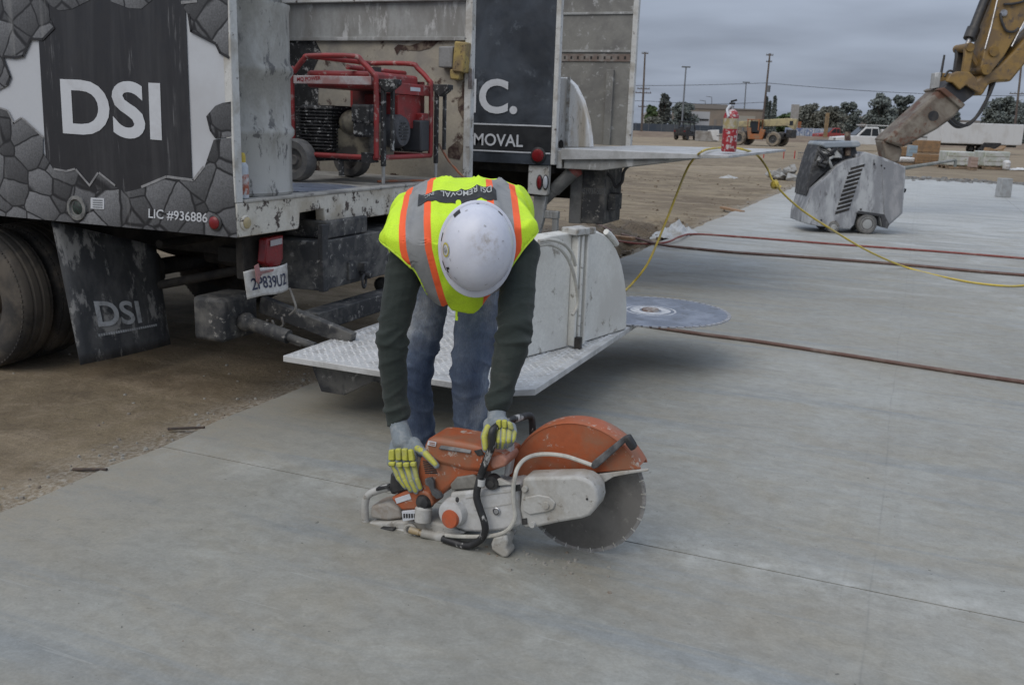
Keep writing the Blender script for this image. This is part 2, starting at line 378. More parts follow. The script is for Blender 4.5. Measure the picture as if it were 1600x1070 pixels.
sp = [(random.uniform(.3, 4.6), random.uniform(1.6, 8), .0, random.uniform(.0015, .004)) for i in range(90)]
sp += [(random.gauss(1.85, .16), random.gauss(2.72, .05), 0, random.uniform(.003, .012)) for i in range(46)]
tag(rubble('slab_grit', sp, M_crumb), 'loose grit and cutting crumbs lying on the slab by the saw', 'grit', kind='stuff')
sp = [(random.uniform(1.8, 6.4), 33.4+random.gauss(0, .45), random.uniform(0, .03), random.uniform(.03, .13)) for i in range(190)]
tag(rubble('far_edge_debris', sp, mat('grey_debris', (.22, .22, .21), (.12, .11, .10), .5, 5, rough=.9)), 'grey broken debris strewn along the far end of the slab', 'rubble', kind='stuff')

sp = []
for i in range(900):
    x = -abs(random.gauss(0, .9))-.08; y = random.gauss(11.6, 1.6)
    if i % 3 == 0: x = random.uniform(-5, -.1); y = random.uniform(9, 30)
    if x < -.06 and y > 7.5: sp.append((x, y, ground_z(x, y), random.uniform(.008, .032)*(1 if random.random() < .9 else 1.8)))
tag(rubble('dirt_clods', sp, mat('soil_clod', (.13, .098, .066), (.24, .195, .14), .45, 3, rough=1.0), .9), 'loose clods of soil along the churned bank beside the slab', 'soil', kind='stuff')
# broken chunks heaped behind the slab edge, left of the floor saw
pile_c = on_z(1232, 284, -.03)
rp_ = thing('rubble_pile', 'heap of broken grey concrete chunks on dirt beside the slab', 'rubble', pile_c)
for i in range(26):
    a = random.random()*6.28; rr = random.random()**.6; x = pile_c.x+math.cos(a)*rr*.62; y = pile_c.y+.5+math.sin(a)*rr*.5; s_ = random.uniform(.10, .27)
    b = MB(); rot = Matrix.Rotation(random.random()*6, 3, V((random.random(), random.random(), 1)).normalized())
    b.box((x, y, -.05+s_*.4+(1-rr)*.26), (s_*1.3, s_, s_*.75), rot)
    for q in b.v: q += V((random.uniform(-1, 1), random.uniform(-1, 1), random.uniform(-1, 1)))*s_*.27
    b.build('chunk', mat('old_concrete', (.33, .33, .32), (.2, .18, .15), .4, 3, rough=.9), rp_, bevel=.02, seg=1)

# ---------------------------------------------------------------- things lying along the slab edge
M_rust = mat('rusty_bar', (.045, .035, .03), (.08, .055, .04), .4, 30, rough=.8)
for (a, b, lab) in (((268, 667), (322, 670), 'short rusty stake poking out of the dirt, nearer the tailgate of the two'), ((120, 730), (170, 736), 'short rusty stake poking out of the dirt, nearest the lower left corner')):
    p0, p1 = on_z(*a, -.01), on_z(*b, .0); m = MB(); m.cyl(p0+V((-.02, 0, -.012)), p1+V((-.01, 0, .006)), .007, .006, 8); tag(m.build('form_stake', M_rust), lab, 'stake', 'stakes at the slab edge')
M_wood = mat('raw_lumber', (.33, .2, .11), (.2, .13, .08), .4, 10, rough=.8, st=(1, 6, 6))
for (a, b, lab) in (((958, 372), (990, 376), 'short orange-brown board lying in the churned dirt behind the white blade guard'), ((1128, 326), (1160, 333), 'short pale board lying on the dirt by the slab edge')):
    p0, p1 = on_z(*a, -.02), on_z(*b, -.02); d = (p1-p0); d.z = 0; L = d.length; rot = Matrix.Rotation(math.atan2(d.y, d.x), 3, 'Z')
    m = MB(); m.box((p0+p1)/2+V((0, 0, .02)), (L, .09, .04), rot); tag(m.build('board', M_wood, bevel=.004), lab, 'board', 'boards in the dirt')
M_plast = mat('plastic_sheet', (.45, .45, .43), (.30, .27, .22), .4, 4, rough=.4, bump=.3)
def crumpled(name, c, w, d, h, lab, cat, m, seed):
    b = MB(); n = 22; vs = []
    for j in range(n+1):
        for i in range(n+1):
            u, v = i/n*2-1, j/n*2-1; e = max(0, 1-(u*u+v*v)**.5*.9)
            q = noise.fractal(V((u*2.3+seed, v*2.3, seed)), 1, 2, 4)
            vs.append(c+V((u*w*(1+.12*q), v*d*(1+.15*q), .008+h*(e**.6)*(.55+.9*abs(q))))
                      )
    b.add(vs, [(j*(n+1)+i, j*(n+1)+i+1, (j+1)*(n+1)+i+1, (j+1)*(n+1)+i) for j in range(n) for i in range(n)])
    return tag(b.build(name, m, recalc=False, sharp=60), lab, cat)
crumpled('plastic_sheet', on_z(1072, 366, 0)+V((-.14, -.05, -.03)), .24, .62, .15, 'crumpled dirty white plastic sheet over the slab edge where hoses cross', 'plastic sheet', M_plast, 2.2)
crumpled('plastic_scrap', on_z(1138, 279, -.05), .24, .42, .09, 'flat pale plastic scrap lying out on the open dirt', 'plastic scrap', M_plast, 5.2)

# ---------------------------------------------------------------- hoses and cord
def rope(name, pts, r, m, lab, cat, n=10, grp=None, sides=8):
    b = MB(); b.tube(spline(pts, n), r, sides); return tag(b.build(name, m), lab, cat, grp)
M_redh = mat('red_hose', (.22, .06, .048), (.26, .13, .11), .3, 7, rough=.7)
M_brh = mat('brown_hose', (.125, .07, .055), (.19, .14, .115), .35, 6, rough=.7)
def gpts(px, z): return [on_z(a, b, z) for a, b in px]
def wob(pts, amp): return [p+V((0, amp*math.sin(i*1.9+p.x*3), 0)) for i, p in enumerate(pts)]
rope('water_hose', [V((.72, 6.62, .016))]+wob(gpts([(1070, 518), (1180, 533), (1300, 551), (1420, 570), (1520, 585), (1600, 597), (1700, 612)], .013), .004)+[V((4.9, 6.2, .016)), V((7, 6.5, .016)), V((10.5, 6.1, .016))], .0125, M_brh, 'brown hose running from under the round blade across the near slab', 'hose', grp='hoses on the slab')
rope('water_hose', [on_z(930, 348, -.02), on_z(960, 362, .0), on_z(1000, 374, .0), on_z(1036, 383, .03)]+wob(gpts([(1075, 388), (1150, 394), (1260, 402), (1400, 413), (1520, 423), (1600, 430), (1700, 438)], .017), .03)+[V((6, 11.1, .019)), V((8.5, 11.5, .019)), V((12, 10.9, .019))], .016, M_brh, 'darker red-brown hose coming off the dirt, nearer of the two crossing side by side', 'hose', grp='hoses on the slab')
rope('water_hose', [on_z(960, 376, -.03), on_z(1000, 381, -.03), on_z(1040, 379, .02), on_z(1062, 370, .05)]+wob(gpts([(1085, 366), (1160, 370), (1300, 381), (1450, 392), (1600, 404), (1700, 412)], .014), .025)+[V((6, 12.7, .015)), V((8.5, 12.4, .015)), V((12, 12.9, .015))], .013, M_redh, 'thin red hose, farther of the two crossing side by side towards the floor saw', 'hose', grp='hoses on the slab')
M_yel = mat('yellow_cord', (.58, .44, .07), (.46, .38, .16), .35, 9, rough=.6)
yc = [on_z(930, 478, .012), on_z(962, 466, .012)]+[at_d(a, b, d) for a, b, d in ((985, 446, 8.5), (1003, 425, 8.45), (1018, 400, 8.4), (1045, 335, 8.3), (1070, 272, 8.25), (1082, 251, 8.25))]
yc += [on_z(1096, 237.5, 1.225), on_z(1112, 232.5, 1.232), on_z(1138, 231, 1.236), on_z(1160, 233.5, 1.24)]
yc += [at_d(a, b, d) for a, b, d in ((1182, 242, 9.3), (1198, 262, 9.2), (1212, 289, 8.95), (1250, 326, 9.2), (1308, 364, 9.45), (1360, 394, 9.7))]
yc += gpts([(1420, 419), (1500, 438), (1560, 446), (1600, 446), (1660, 438)], .012)+[V((5.2, 10.9, .012)), V((7.5, 10.2, .012)), V((11, 10.6, .012))]
yo = rope('extension_cord', yc, .0098, M_yel, 'yellow power cord looped over the raised platform and trailing across the slab', 'cord', 10)
kb = MB(); k0 = at_d(1211, 288, 8.94)
for i in range(4):
    a = i*1.3; kb.lathe([(.034+.011*math.cos(t*.785), .011*math.sin(t*.785)) for t in range(8)], k0+V((random.uniform(-.015, .015), 0, random.uniform(-.015, .015))), V((math.cos(a), math.sin(a), .6)), 14, True)
kb.cyl(k0+V((-.03, 0, .012)), k0+V((.05, .01, -.03)), .019); kb.build('knot', M_yel, yo)
# ================================================================ background: the far side of the site
GZ = -.06
def far_thing(name, lab, cat, px, py, grp=None, rot=0.0, dep=None):
    """Empty standing on the ground where the sight line meets it; returns it and metres per pixel there"""
    if dep is None: p = on_z(px, py, GZ)
    else: p = at_d(px, py, dep); p.z = GZ
    t = thing(name, lab, cat, p, grp, YAW+rot); return t, (p-CAM).dot(CF)/FPX
M_blackp = mat('black_plastic', (.018, .018, .02), (.07, .065, .06), .3, 4, rough=.6)
M_tyre = mat('tyre_rubber', (.028, .027, .026), (.13, .115, .095), .42, 5, rough=.9)
M_dtyre = mat('muddy_tyre', (.25, .21, .16), (.10, .09, .08), .35, 3, rough=.95)
M_white = mat('white_paint', (.60, .605, .60), (.52, .51, .49), .3, .9, rough=.5)
M_glass = mat('dark_glass', (.02, .025, .03), rough=.12, bump=0)
M_redl = mat('red_lens', (.20, .010, .013), (.12, .014, .016), .3, 8, rough=.3, bump=0)
M_chrome = mat('bare_steel', (.45, .45, .46), (.25, .24, .23), .4, 8, rough=.38, metal=.8)
def wheel(parent, c, r, w, tm, hm, ax=(0, 1, 0), local=True, n=24):
    ax = V(ax); b = MB(); h = w/2
    b.lathe([(r*.58, -h*.9), (r*.9, -h), (r*.985, -h*.72), (r, -h*.4), (r, h*.4), (r*.985, h*.72), (r*.9, h), (r*.58, h*.9)], c, ax, n, True)
    t = b.build('wheel', tm, parent, local=local)
    b = MB(); b.lathe([(r*.05, -h*.5), (r*.2, -h*.62), (r*.26, -h*.35), (r*.46, -h*.3), (r*.585, -h*.86), (r*.585, h*.8), (r*.2, h*.5), (r*.05, h*.5)], c, ax, n); b.build('rim', hm, t, local=local)
    return t
# --- side by side utility vehicle
t, k = far_thing('utility_vehicle', 'black open utility cart with roll cage parked on the far dirt', 'utility cart', 1071, 219, rot=.95)
M_rimd = mat('dark_rim', (.06, .06, .06), rough=.5)
for x in (-1.0, 1.0):
    for y in (-.62, .62): wheel(t, (x, y, .33), .33, .26, M_tyre, M_rimd)
b = MB(); b.prism([(-1.45, -.7, .42), (1.4, -.7, .42), (1.5, -.7, .75), (1.0, -.7, .98), (.45, -.7, .95), (.35, -.7, .62), (-.35, -.7, .62), (-.4, -.7, 1.02), (-1.5, -.7, 1.05)], (0, 1.4, 0)); b.build('body', M_blackp, t, bevel=.04, local=True)
b = MB(); b.box((-.95, 0, 1.08), (1.1, 1.45, .18)); b.box((-1.49, 0, .85), (.06, 1.4, .4)); b.build('cargo_bed', M_blackp, t, bevel=.02, local=True)
b = MB()
for y in (-.66, .66): b.tube([(-.42, y, .95), (-.45, y, 1.85), (.35, y, 1.88), (.85, y, 1.0)], .055, 8)
for x in (-.45, .35): b.cyl((x, -.66, 1.86), (x, .66, 1.86), .035, n=8)
b.build('roll_cage', M_blackp, t, local=True)
b = MB(); b.box((-.05, 0, 1.91), (1.0, 1.4, .12)); b.build('roof', M_blackp, t, bevel=.02, local=True)
for y in (-.35, .35):
    b = MB(); b.box((-.1, y, .75), (.5, .5, .16)); b.box((-.32, y, 1.05), (.14, .5, .6)); b.build('seat', M_blackp, t, bevel=.04, local=True)
for y in (-.58, .58):
    b = MB(); b.box((-1.54, y, .92), (.05, .2, .12)); b.build('tail_light', M_redl, t, bevel=.01, local=True)
# --- covered crate
t, k = far_thing('covered_crate', 'grey box half covered by a white tarp beside the utility cart', 'crate', 1104, 213, rot=-.2, dep=98)
b = MB(); b.box((0, 0, .52), (2.3, 1.6, 1.04)); b.build('crate', mat('crate_grey', (.30, .29, .27), (.2, .18, .16), .4, 2, rough=.8), t, bevel=.03, local=True)
b = MB(); b.prism([(.1, -.84, 1.0), (.1, -.84, 1.12), (.5, -.84, 1.16), (1.22, -.84, 1.2), (1.3, -.84, .12), (1.16, -.84, .2), (1.17, -.84, 1.05)], (0, 1.7, 0)); b.prism([(.35, -.86, 1.1), (1.2, -.86, 1.15), (1.26, -.86, .1), (.7, -.86, .16)], (0, .03, 0)); b.build('tarp', M_white, t, bevel=.03, local=True)
# --- telehandler
t, k = far_thing('telehandler', 'orange and cream telehandler with muddy tyres parked on the dirt', 'telehandler', 1187, 228, rot=-.62)
M_or = mat('machine_orange', (.33, .115, .04), (.24, .15, .09), .35, 2, rough=.6); M_cream = mat('machine_cream', (.42, .36, .2), (.27, .23, .15), .4, 2, rough=.65)
for x in (-1.55, 1.55):
    for y in (-.95, .95): wheel(t, (x, y, .62), .62, .46, M_dtyre, M_rimd)
b = MB(); b.prism([(-2.2, -.6, .6), (2.2, -.6, .6), (2.3, -.6, 1.15), (-2.3, -.6, 1.25)], (0, 1.2, 0)); b.build('chassis', M_blackp, t, bevel=.05, local=True)
b = MB(); b.prism([(-.75, -1.0, .55), (.55, -1.0, .55), (.75, -1.0, 1.35), (.3, -1.0, 1.45), (.2, -1.0, 1.0), (-.5, -1.0, 1.0), (-.55, -1.0, 1.5), (-.9, -1.0, 1.5)], (0, .25, 0)); b.build('body_side', M_or, t, bevel=.03, local=True)
b = MB()
for x in (-.85, .15):
    for y in (-1.0, -.15): b.box((x, y, 1.75), (.09, .09, .9))
b.box((-.35, -.58, 2.2), (1.15, .95, .08)); b.build('cab_frame', M_or, t, bevel=.02, local=True)
b = MB(); b.box((-.35, -.55, 1.6), (.7, .6, .9)); b.build('cab_glass', M_glass, t, local=True)
b = MB(); b.prism([(-2.4, .05, 1.5), (2.2, .05, 1.75), (2.9, .05, 1.45), (3.05, .05, 2.35), (2.2, .05, 2.4), (-2.4, .05, 2.0)], (0, .5, 0)); b.build('boom', M_cream, t, bevel=.04, local=True)
b = MB(); b.box((2.6, .3, 1.1), (.5, 1.3, .7)); b.build('counterweight', M_blackp, t, bevel=.05, local=True)
b = MB(); b.box((2.62, .03, 2.0), (.3, .02, .36)); b.build('boom_window', M_glass, t, local=True)
b = MB(); b.box((-2.75, .3, 1.2), (.25, 1.3, 1.1)); b.build('fork_carriage', M_blackp, t, local=True)
for y in (-.15, .7):
    b = MB(); b.box((-3.4, y, .7), (1.2, .12, .06)); b.build('fork', M_blackp, t, local=True)
# --- pickup, red car
def pickup(name, lab, px, py, body, s=1.0, rot=0.0, utility=True):
    t, k = far_thing(name, lab, 'pickup truck', px, py, rot=rot)
    for x in (-1.75, 1.75):
        for y in (-.82, .82): wheel(t, (x, y, .38), .38, .26, M_tyre, M_chrome, n=18)
    P = [(-2.75, .5), (2.75, .5), (2.78, 1.1), (.5, 1.1), (.45, 1.15), (-.9, 1.15), (-1.3, 1.15), (-2.7, 1.0)]
    b = MB(); b.prism([(x, -.95, z) for x, z in P], (0, 1.9, 0)); b.build('body', body, t, bevel=.06, local=True)
    P = [(-1.15, 1.12), (-.45, 1.85), (.55, 1.88), (.75, 1.12)]
    b = MB(); b.prism([(x, -.84, z) for x, z in P], (0, 1.68, 0)); b.build('cab', body, t, bevel=.05, local=True)
    for P in ([(-.92, 1.18), (-.42, 1.72), (-.02, 1.74), (-.02, 1.18)], [(.06, 1.18), (.06, 1.74), (.5, 1.74), (.62, 1.18)]):
        b = MB(); b.prism([(x, -.852, z) for x, z in P], (0, .01, 0)); b.build('side_window', M_glass, t, local=True)
    b = MB(); b.prism([(-1.13, -.74, 1.2), (-.5, -.74, 1.82), (-.52, -.74, 1.84), (-1.16, -.74, 1.22)], (0, 1.48, 0)); b.build('windscreen', M_glass, t, local=True)
    if utility:
        b = MB(); b.box((1.75, 0, 1.4), (1.95, 2.0, .62)); b.build('utility_box', body, t, bevel=.03, local=True)
        b = MB(); b.box((.9, 0, 2.0), (3.2, 1.5, .06)); 
        for x in (-.4, 2.3):
            for y in (-.7, .7): b.box((x, y, 1.85), (.06, .06, .3))
        b.build('ladder_rack', body, t, local=True)
    b = MB(); b.box((-2.72, -.6, .85), (.1, .35, .2)); b.build('headlight', M_chrome, t, local=True)
    return t
pickup('pickup_truck', 'white utility pickup with ladder rack behind the floor saw', 1352, 236, M_white)
t = pickup('pickup_truck', 'red pickup with low bed parked behind a wooden post', 1300, 221, mat('car_red', (.32, .04, .035), (.22, .1, .08), .3, 2, rough=.4), utility=False, rot=.25)
# --- trailers
t, k = far_thing('box_trailer', 'long white enclosed trailer parked behind the wrapped pallets', 'trailer', 1519, 240, rot=.06)
L = 128*k; H0, H1 = .78, 46*k
b = MB(); b.box((0, 0, (H0+H1)/2), (L, 2.4, H1-H0)); b.build('box', M_white, t, bevel=.03, local=True)
n = 9
for i in range(n):
    b = MB(); b.box((-L/2+(i+.5)*L/n, -1.206, (H0+H1)/2), (L/n-.018, .012, H1-H0-.12)); b.build('side_panel', M_white, t, bevel=.004, local=True)
b = MB(); b.box((0, 0, .68), (L, .9, .16)); b.build('frame', M_blackp, t, local=True)
b = MB(); b.prism([(-.2, -1.22, .3), (.2, -1.22, .95), (1.7, -1.22, .95), (1.7, -1.22, .3)], (0, .06, 0)); b.build('fender', M_blackp, t, bevel=.03, local=True)
for x in (.35, 1.15): wheel(t, (x, -1.05, .36), .36, .24, M_tyre, M_chrome, n=18); wheel(t, (x, 1.05, .36), .36, .24, M_tyre, M_chrome, n=18)
t, k = far_thing('box_trailer', 'smaller pale trailer half hidden by the breaker, left of the long one', 'trailer', 1436, 236, rot=.02)
b = MB(); b.box((0, 0, 1.45), (2.8, 2.2, 1.5)); b.build('box', M_white, t, bevel=.03, local=True)
b = MB(); b.box((0, -1.11, 1.2), (2.7, .03, .06)); b.build('trim', M_blackp, t, local=True)
for x in (-.4, .4): wheel(t, (x, -.95, .34), .34, .22, M_tyre, M_chrome, n=16)
b = MB(); b.box((0, 0, .62), (2.6, 1.2, .14)); b.build('frame', M_blackp, t, local=True)
# --- pallets and cartons
M_card = mat('cardboard', (.27, .165, .085), (.2, .13, .075), .4, 3, rough=.85); M_wrap = mat('wrapped_goods', (.40, .42, .36), (.52, .52, .50), .5, 2.2, (.30, .32, .22), .25, 5, rough=.35)
M_pal = mat('pallet_wood', (.28, .2, .13), (.18, .13, .09), .4, 5, rough=.9); M_blue = mat('blue_wrap', (.24, .32, .38), (.4, .42, .43), .3, 3, rough=.5); M_pink = mat('pinkish_brick', (.36, .27, .23), (.28, .2, .17), .4, 4, rough=.85)
def load(name, lab, cat, x0, x1, y0, y1, m, by=None, pallet=True, grp='building materials on pallets', top=0, round_=0.0):
    """a stack seen between pixel columns x0..x1, from row y0 (top) to y1 (ground)"""
    cx = (x0+x1)/2; t, k = far_thing(name, lab, cat, cx, y1 if by is None else by, grp, rot=random.uniform(-.1, .1))
    w = (x1-x0)*k; h = (y1-y0)*k; zb = ((by-y1)*k if by is not None else 0); d = min(1.2, max(.35, w*.85))
    z0 = zb
    if pallet and by is None:
        b = MB()
        for y in (-d/2+.06, 0, d/2-.06): b.box((0, y, .05), (w, .09, .1))
        for i in range(5): b.box((-w/2+.05+i*(w-.1)/4, 0, .115), (.1, d, .022))
        b.build('pallet', M_pal, t, local=True); z0 = .13
    b = MB(); b.box((0, 0, (z0+zb+h)/2), (w*.97, d, zb+h-z0)); o = b.build('load', m, t, bevel=max(.012, round_), seg=3, local=True)
    for i in range(2):
        b = MB(); b.box((0, -d/2-.006, z0+(zb+h-z0)*(i+1)/3), (w*.94, .01, .012)); b.build('strap' if m is not M_card else 'seam', M_pal, o, local=True)
    return t
load('carton_stack', 'brown cartons stacked on the dirt, left of the wrapped pallets', 'carton', 1427, 1448, 241, 259, M_card)
load('carton_stack', 'brown cartons on the dirt, right of a matching stack', 'carton', 1449, 1470, 242, 259, M_card)
load('carton_stack', 'single small tan carton beside the breaker tip', 'carton', 1403, 1416, 230, 246, M_card)
load('lumber_stack', 'flat brown stack in front of the smaller pale trailer', 'lumber', 1428, 1463, 220, 240, M_card)
load('blue_bundle', 'pale blue wrapped bundle beside the brown cartons', 'bundle', 1417, 1430, 228, 248, M_blue)
load('cement_bags', 'white slumped bags at the foot of the cartons', 'bags', 1402, 1426, 246, 258, M_white, round_=.09)
load('wrapped_pallet', 'plastic wrapped greenish pallet between cartons and pink blocks', 'pallet', 1471, 1513, 237, 263, M_wrap, round_=.05)
load('wrapped_pallet', 'plastic wrapped pale pallet with cardboard flaps on top', 'pallet', 1526, 1567, 237, 264, M_wrap, round_=.05)
load('pink_blocks', 'small stack of pinkish blocks between two wrapped pallets', 'blocks', 1513, 1524, 246, 266, M_pink)
load('white_bucket', 'white bucket standing right of the pale wrapped pallet', 'bucket', 1567, 1576, 251, 266, M_white, pallet=False, round_=.1)
t, k = far_thing('cardboard_flaps', 'torn cardboard lying on top of the pale wrapped pallet', 'cardboard', 1548, 264)
b = MB(); zt = 27*k
b.prism([(-.35, -.3, zt+.01), (.3, -.3, zt+.04), (.42, -.3, zt+.26), (.2, -.3, zt+.1), (-.1, -.3, zt+.08), (-.3, -.3, zt+.16)], (0, .55, 0)); b.build('flap', M_card, t, local=True)
crumpled('plastic_scrap', on_z(1595, 266, GZ), .5, .5, .12, 'pale plastic scrap on the dirt at the right edge of the picture', 'plastic scrap', M_white, 8.1)
# --- concrete test block on slab
t, k = far_thing('concrete_block', 'pale grey concrete pier block standing on the far slab joint', 'block', 1566, 312); t.location.z = 0
b = MB(); w = 17*k; h = 29*k
b.prism([(-w*.52, -w*.5, 0), (w*.52, -w*.5, 0), (w*.48, -w*.5, h), (-w*.48, -w*.5, h)], (0, w, 0))
b.build('block', mat('pier_block', (.37, .38, .38), (.3, .3, .29), .4, 8, rough=.85), t, bevel=.012, local=True)
# --- red stakes with a folded barrier
M_stk = mat('stake_red', (.40, .035, .03), rough=.6)
for i, (x, y0, y1, lab) in enumerate(((1193, 239, 248, 'thin red stake just past the tip of the raised platform'), (1224, 237, 249, 'thin red stake second from the raised platform'), (1241, 236, 249, 'thin red stake next to the grey wire barrier'))):
    p = on_z(x, y1, GZ); k = (p-CAM).dot(CF)/FPX; b = MB(); b.cyl(p, p+V((0, 0, (y1-y0)*k)), .028, .024, 8); tag(b.build('marker_stake', M_stk), lab, 'stake', 'red marker stakes')
p = on_z(1262, 250, GZ); t = thing('wire_barrier', 'low grey wire barrier standing on the dirt left of the floor saw', 'barrier', p, rotz=YAW)
M_wire = mat('grey_wire', (.16, .16, .16), rough=.6); b = MB()
for z in (.04, .36): b.cyl((-.52, 0, z), (.52, 0, z), .02, n=6)
b.build('rail', M_wire, t, local=True)
for i in range(12):
    b = MB(); b.cyl((-.5+i/11, 0, .0), (-.5+i/11, 0, .36), .012, n=5); b.build('bar', M_wire, t, local=True)
# --- timber posts, concrete column, painted wall
M_post = mat('timber_post', (.27, .19, .10), (.18, .13, .08), .4, 2, rough=.85)
for x0, x1, y0, y1, m, nm, lab, ht in ((1286, 1291, 178, 222, M_post, 'timber_post', 'tall brown timber post in front of the red pickup', 0), (1233, 1243, 165, 216, mat('cast_column', (.34, .33, .31), (.28, .26, .24), .4, 2, rough=.85), 'concrete_column', 'tall pale concrete column behind the painted wall', 0), (1243, 1249, 191, 216, M_or, 'orange_post', 'short orange post beside the concrete column', 0)):
    p = on_z((x0+x1)/2, y1, GZ); k = (p-CAM).dot(CF)/FPX; b = MB(); b.box(p+V((0, 0, (y1-y0)*k/2)), ((x1-x0)*k, (x1-x0)*k, (y1-y0)*k), Matrix.Rotation(YAW, 3, 'Z')); tag(b.build(nm, m, bevel=.02), lab, 'post')
t, k = far_thing('painted_wall', 'low blue and white painted barrier wall behind the telehandler', 'wall', 1256, 218)
for i in range(8):
    b = MB(); L = 62*k/8; b.prism([(-31*k+i*L+.03, -.25, 0), (-31*k+i*L+.03, .25, 0), (-31*k+i*L+.03, .1, 17*k), (-31*k+i*L+.03, -.1, 17*k)], (L-.06, 0, 0)); b.build('barrier_section', mat('blue_paint', (.30, .34, .40), (.10, .14, .26), .45, .9, (.5, .5, .5), .3, 1.7, rough=.6), t, bevel=.04, local=True)
t, k = far_thing('white_wall', 'low plain white wall section behind the timber post', 'wall', 1283, 217)
b = MB(); b.box((0, 0, .45), (2.0, .3, .9)); b.build('wall', M_white, t, bevel=.03, local=True)
# --- bank of dug earth closing the site
b = MB(); pts = []; nx = 150; D = [(112, -.1), (117, .25), (122, .48), (134, .55), (150, .5), (170, .4), (420, .4)]
for i in range(nx+1):
    px = 200+i*(2200/nx)
    for d, z in D: q = at_d(px, 190, d); pts.append(V((q.x, q.y, z+(.25*fbm(i*.3, d*.05)*.6 if d < 160 else 0)-.05)))
w = len(D); b.add(pts, [(i*w+j, i*w+j+1, (i+1)*w+j+1, (i+1)*w+j) for i in range(nx) for j in range(w-1)])
tag(b.build('earth_bank', mat('dug_earth', (.15, .105, .068), (.22, .165, .11), .4, .5, rough=1.0), recalc=False, sharp=180), kind='structure')
# --- warehouse and sign building
def building(name, lab, x0, x1, ytop, dep, m, zb=.3, depth=18, rot=0.0):
    p = at_d((x0+x1)/2, 195, dep); p.z = zb; t = thing(name, lab, 'building', p, None, YAW+rot); k = dep/FPX
    hor = 188+.033*((x0+x1)/2-800); H = CAM.z + (hor-ytop)*k - zb
    b = MB(); b.box((0, depth/2, H/2), ((x1-x0)*k, depth, H)); b.build('wall', m, t, local=True)
    return t, k, H
M_tan = mat('tan_stucco', (.27, .225, .18), (.22, .19, .155), .4, .3, rough=.9); M_tan2 = mat('roof_band', (.22, .2, .18), rough=.9); M_sign = mat('sign_white', (.42, .43, .44), rough=.6)
t, k, H = building('warehouse', 'long low tan warehouse behind the utility cart', 1070, 1204, 172, 190, M_tan)
b = MB(); b.box((-4.2, 4, H+.45), (8, 7, .9)); b.box((0, 9, H+.1), (134*k+.3, 18.3, .25)); b.build('roof', M_tan2, t, local=True)
for x0, w_, z0, h_ in ((20, 20, .45, .32), ):
    b = MB(); b.box(((1166-1137)*k, -.06, H*.62), (26*k, .1, 9*k)); b.build('wall_panel', mat('panel_cream', (.36, .34, .29), rough=.8), t, local=True)
for px in (1117, 1128, 1150): b = MB(); b.box(((px-1137)*k, -.05, 1.4), (4*k, .1, 2.4)); b.build('door', M_tan2, t, local=True)
b = MB(); b.box(((1200-1137)*k, -.3, H*.75), (8*k, .5, 15*k)); b.build('grey_cabinet', M_sign, t, local=True)
t, k, H = building('sign_building', 'white shopfront with a lettered sign band beside the warehouse', 1061, 1108, 175, 178, M_sign, depth=6)
b = MB(); b.box((2*k, -.06, H-1.45), (40*k, .1, .3)); b.build('sign_band', M_blackp, t, local=True)
for i, (a, w_) in enumerate(((-21, 2), (-17, 9), (-6, 9), (4, 3))):                   # the words are too far away to read: dark strokes
    for j in range(max(1, w_//2)): b = MB(); b.box(((a+j*2)*k, -.05, H-.72), (1.4*k, .06, 3.4*k)); b.build('letter', M_tan2, t, local=True)
t, k, H = building('low_house', 'small pale house with a dark roof at the far left of the skyline', 1012, 1040, 181, 200, mat('pale_stucco', (.36, .34, .31), rough=.9), depth=10)
b = MB(); b.prism([(-15*k, -.5, H), (15*k, -.5, H), (8*k, -.5, H+.9), (-8*k, -.5, H+.9)], (0, 10, 0)); b.build('roof', M_tan2, t, local=True)
t, k, H = building('distant_shed', 'long low grey shed on the skyline right of the breaker', 1470, 1560, 192, 210, mat('shed_grey', (.2, .2, .2), (.26, .24, .21), .4, .3, rough=.9), depth=10)
b = MB(); b.box((0, 5, H+.2), (90*k, 10.5, .5)); b.build('roof', M_tan2, t, local=True)
t, k, H = building('distant_shed', 'long brownish shed on the skyline behind the white pickup', 1310, 1440, 186, 215, mat('shed_brown', (.17, .15, .13), (.22, .2, .18), .4, .3, rough=.9), depth=10)
b = MB(); b.box((0, 5, H+.15), (130*k, 10.5, .4)); b.build('roof', mat('shed_roof', (.3, .28, .25), rough=.9), t, local=True)
# fence along the street
p = at_d(1010, 195, 140); t = thing('street_fence', 'dark blue windscreen fence along the far left street', 'fence', V((p.x, p.y, .45)), None, YAW)
M_fence = mat('fence_screen', (.05, .065, .085), (.08, .09, .1), .4, .5, rough=.9)
for i in range(14):
    b = MB(); b.box((-12+i*1.9, 0, .58), (1.84, .05, 1.1)); b.build('screen_panel', M_fence, t, local=True)
    b = MB(); b.cyl((-12.95+i*1.9, 0, -.6), (-12.95+i*1.9, 0, 1.2), .04, n=6); b.build('post', M_wire, t, local=True)
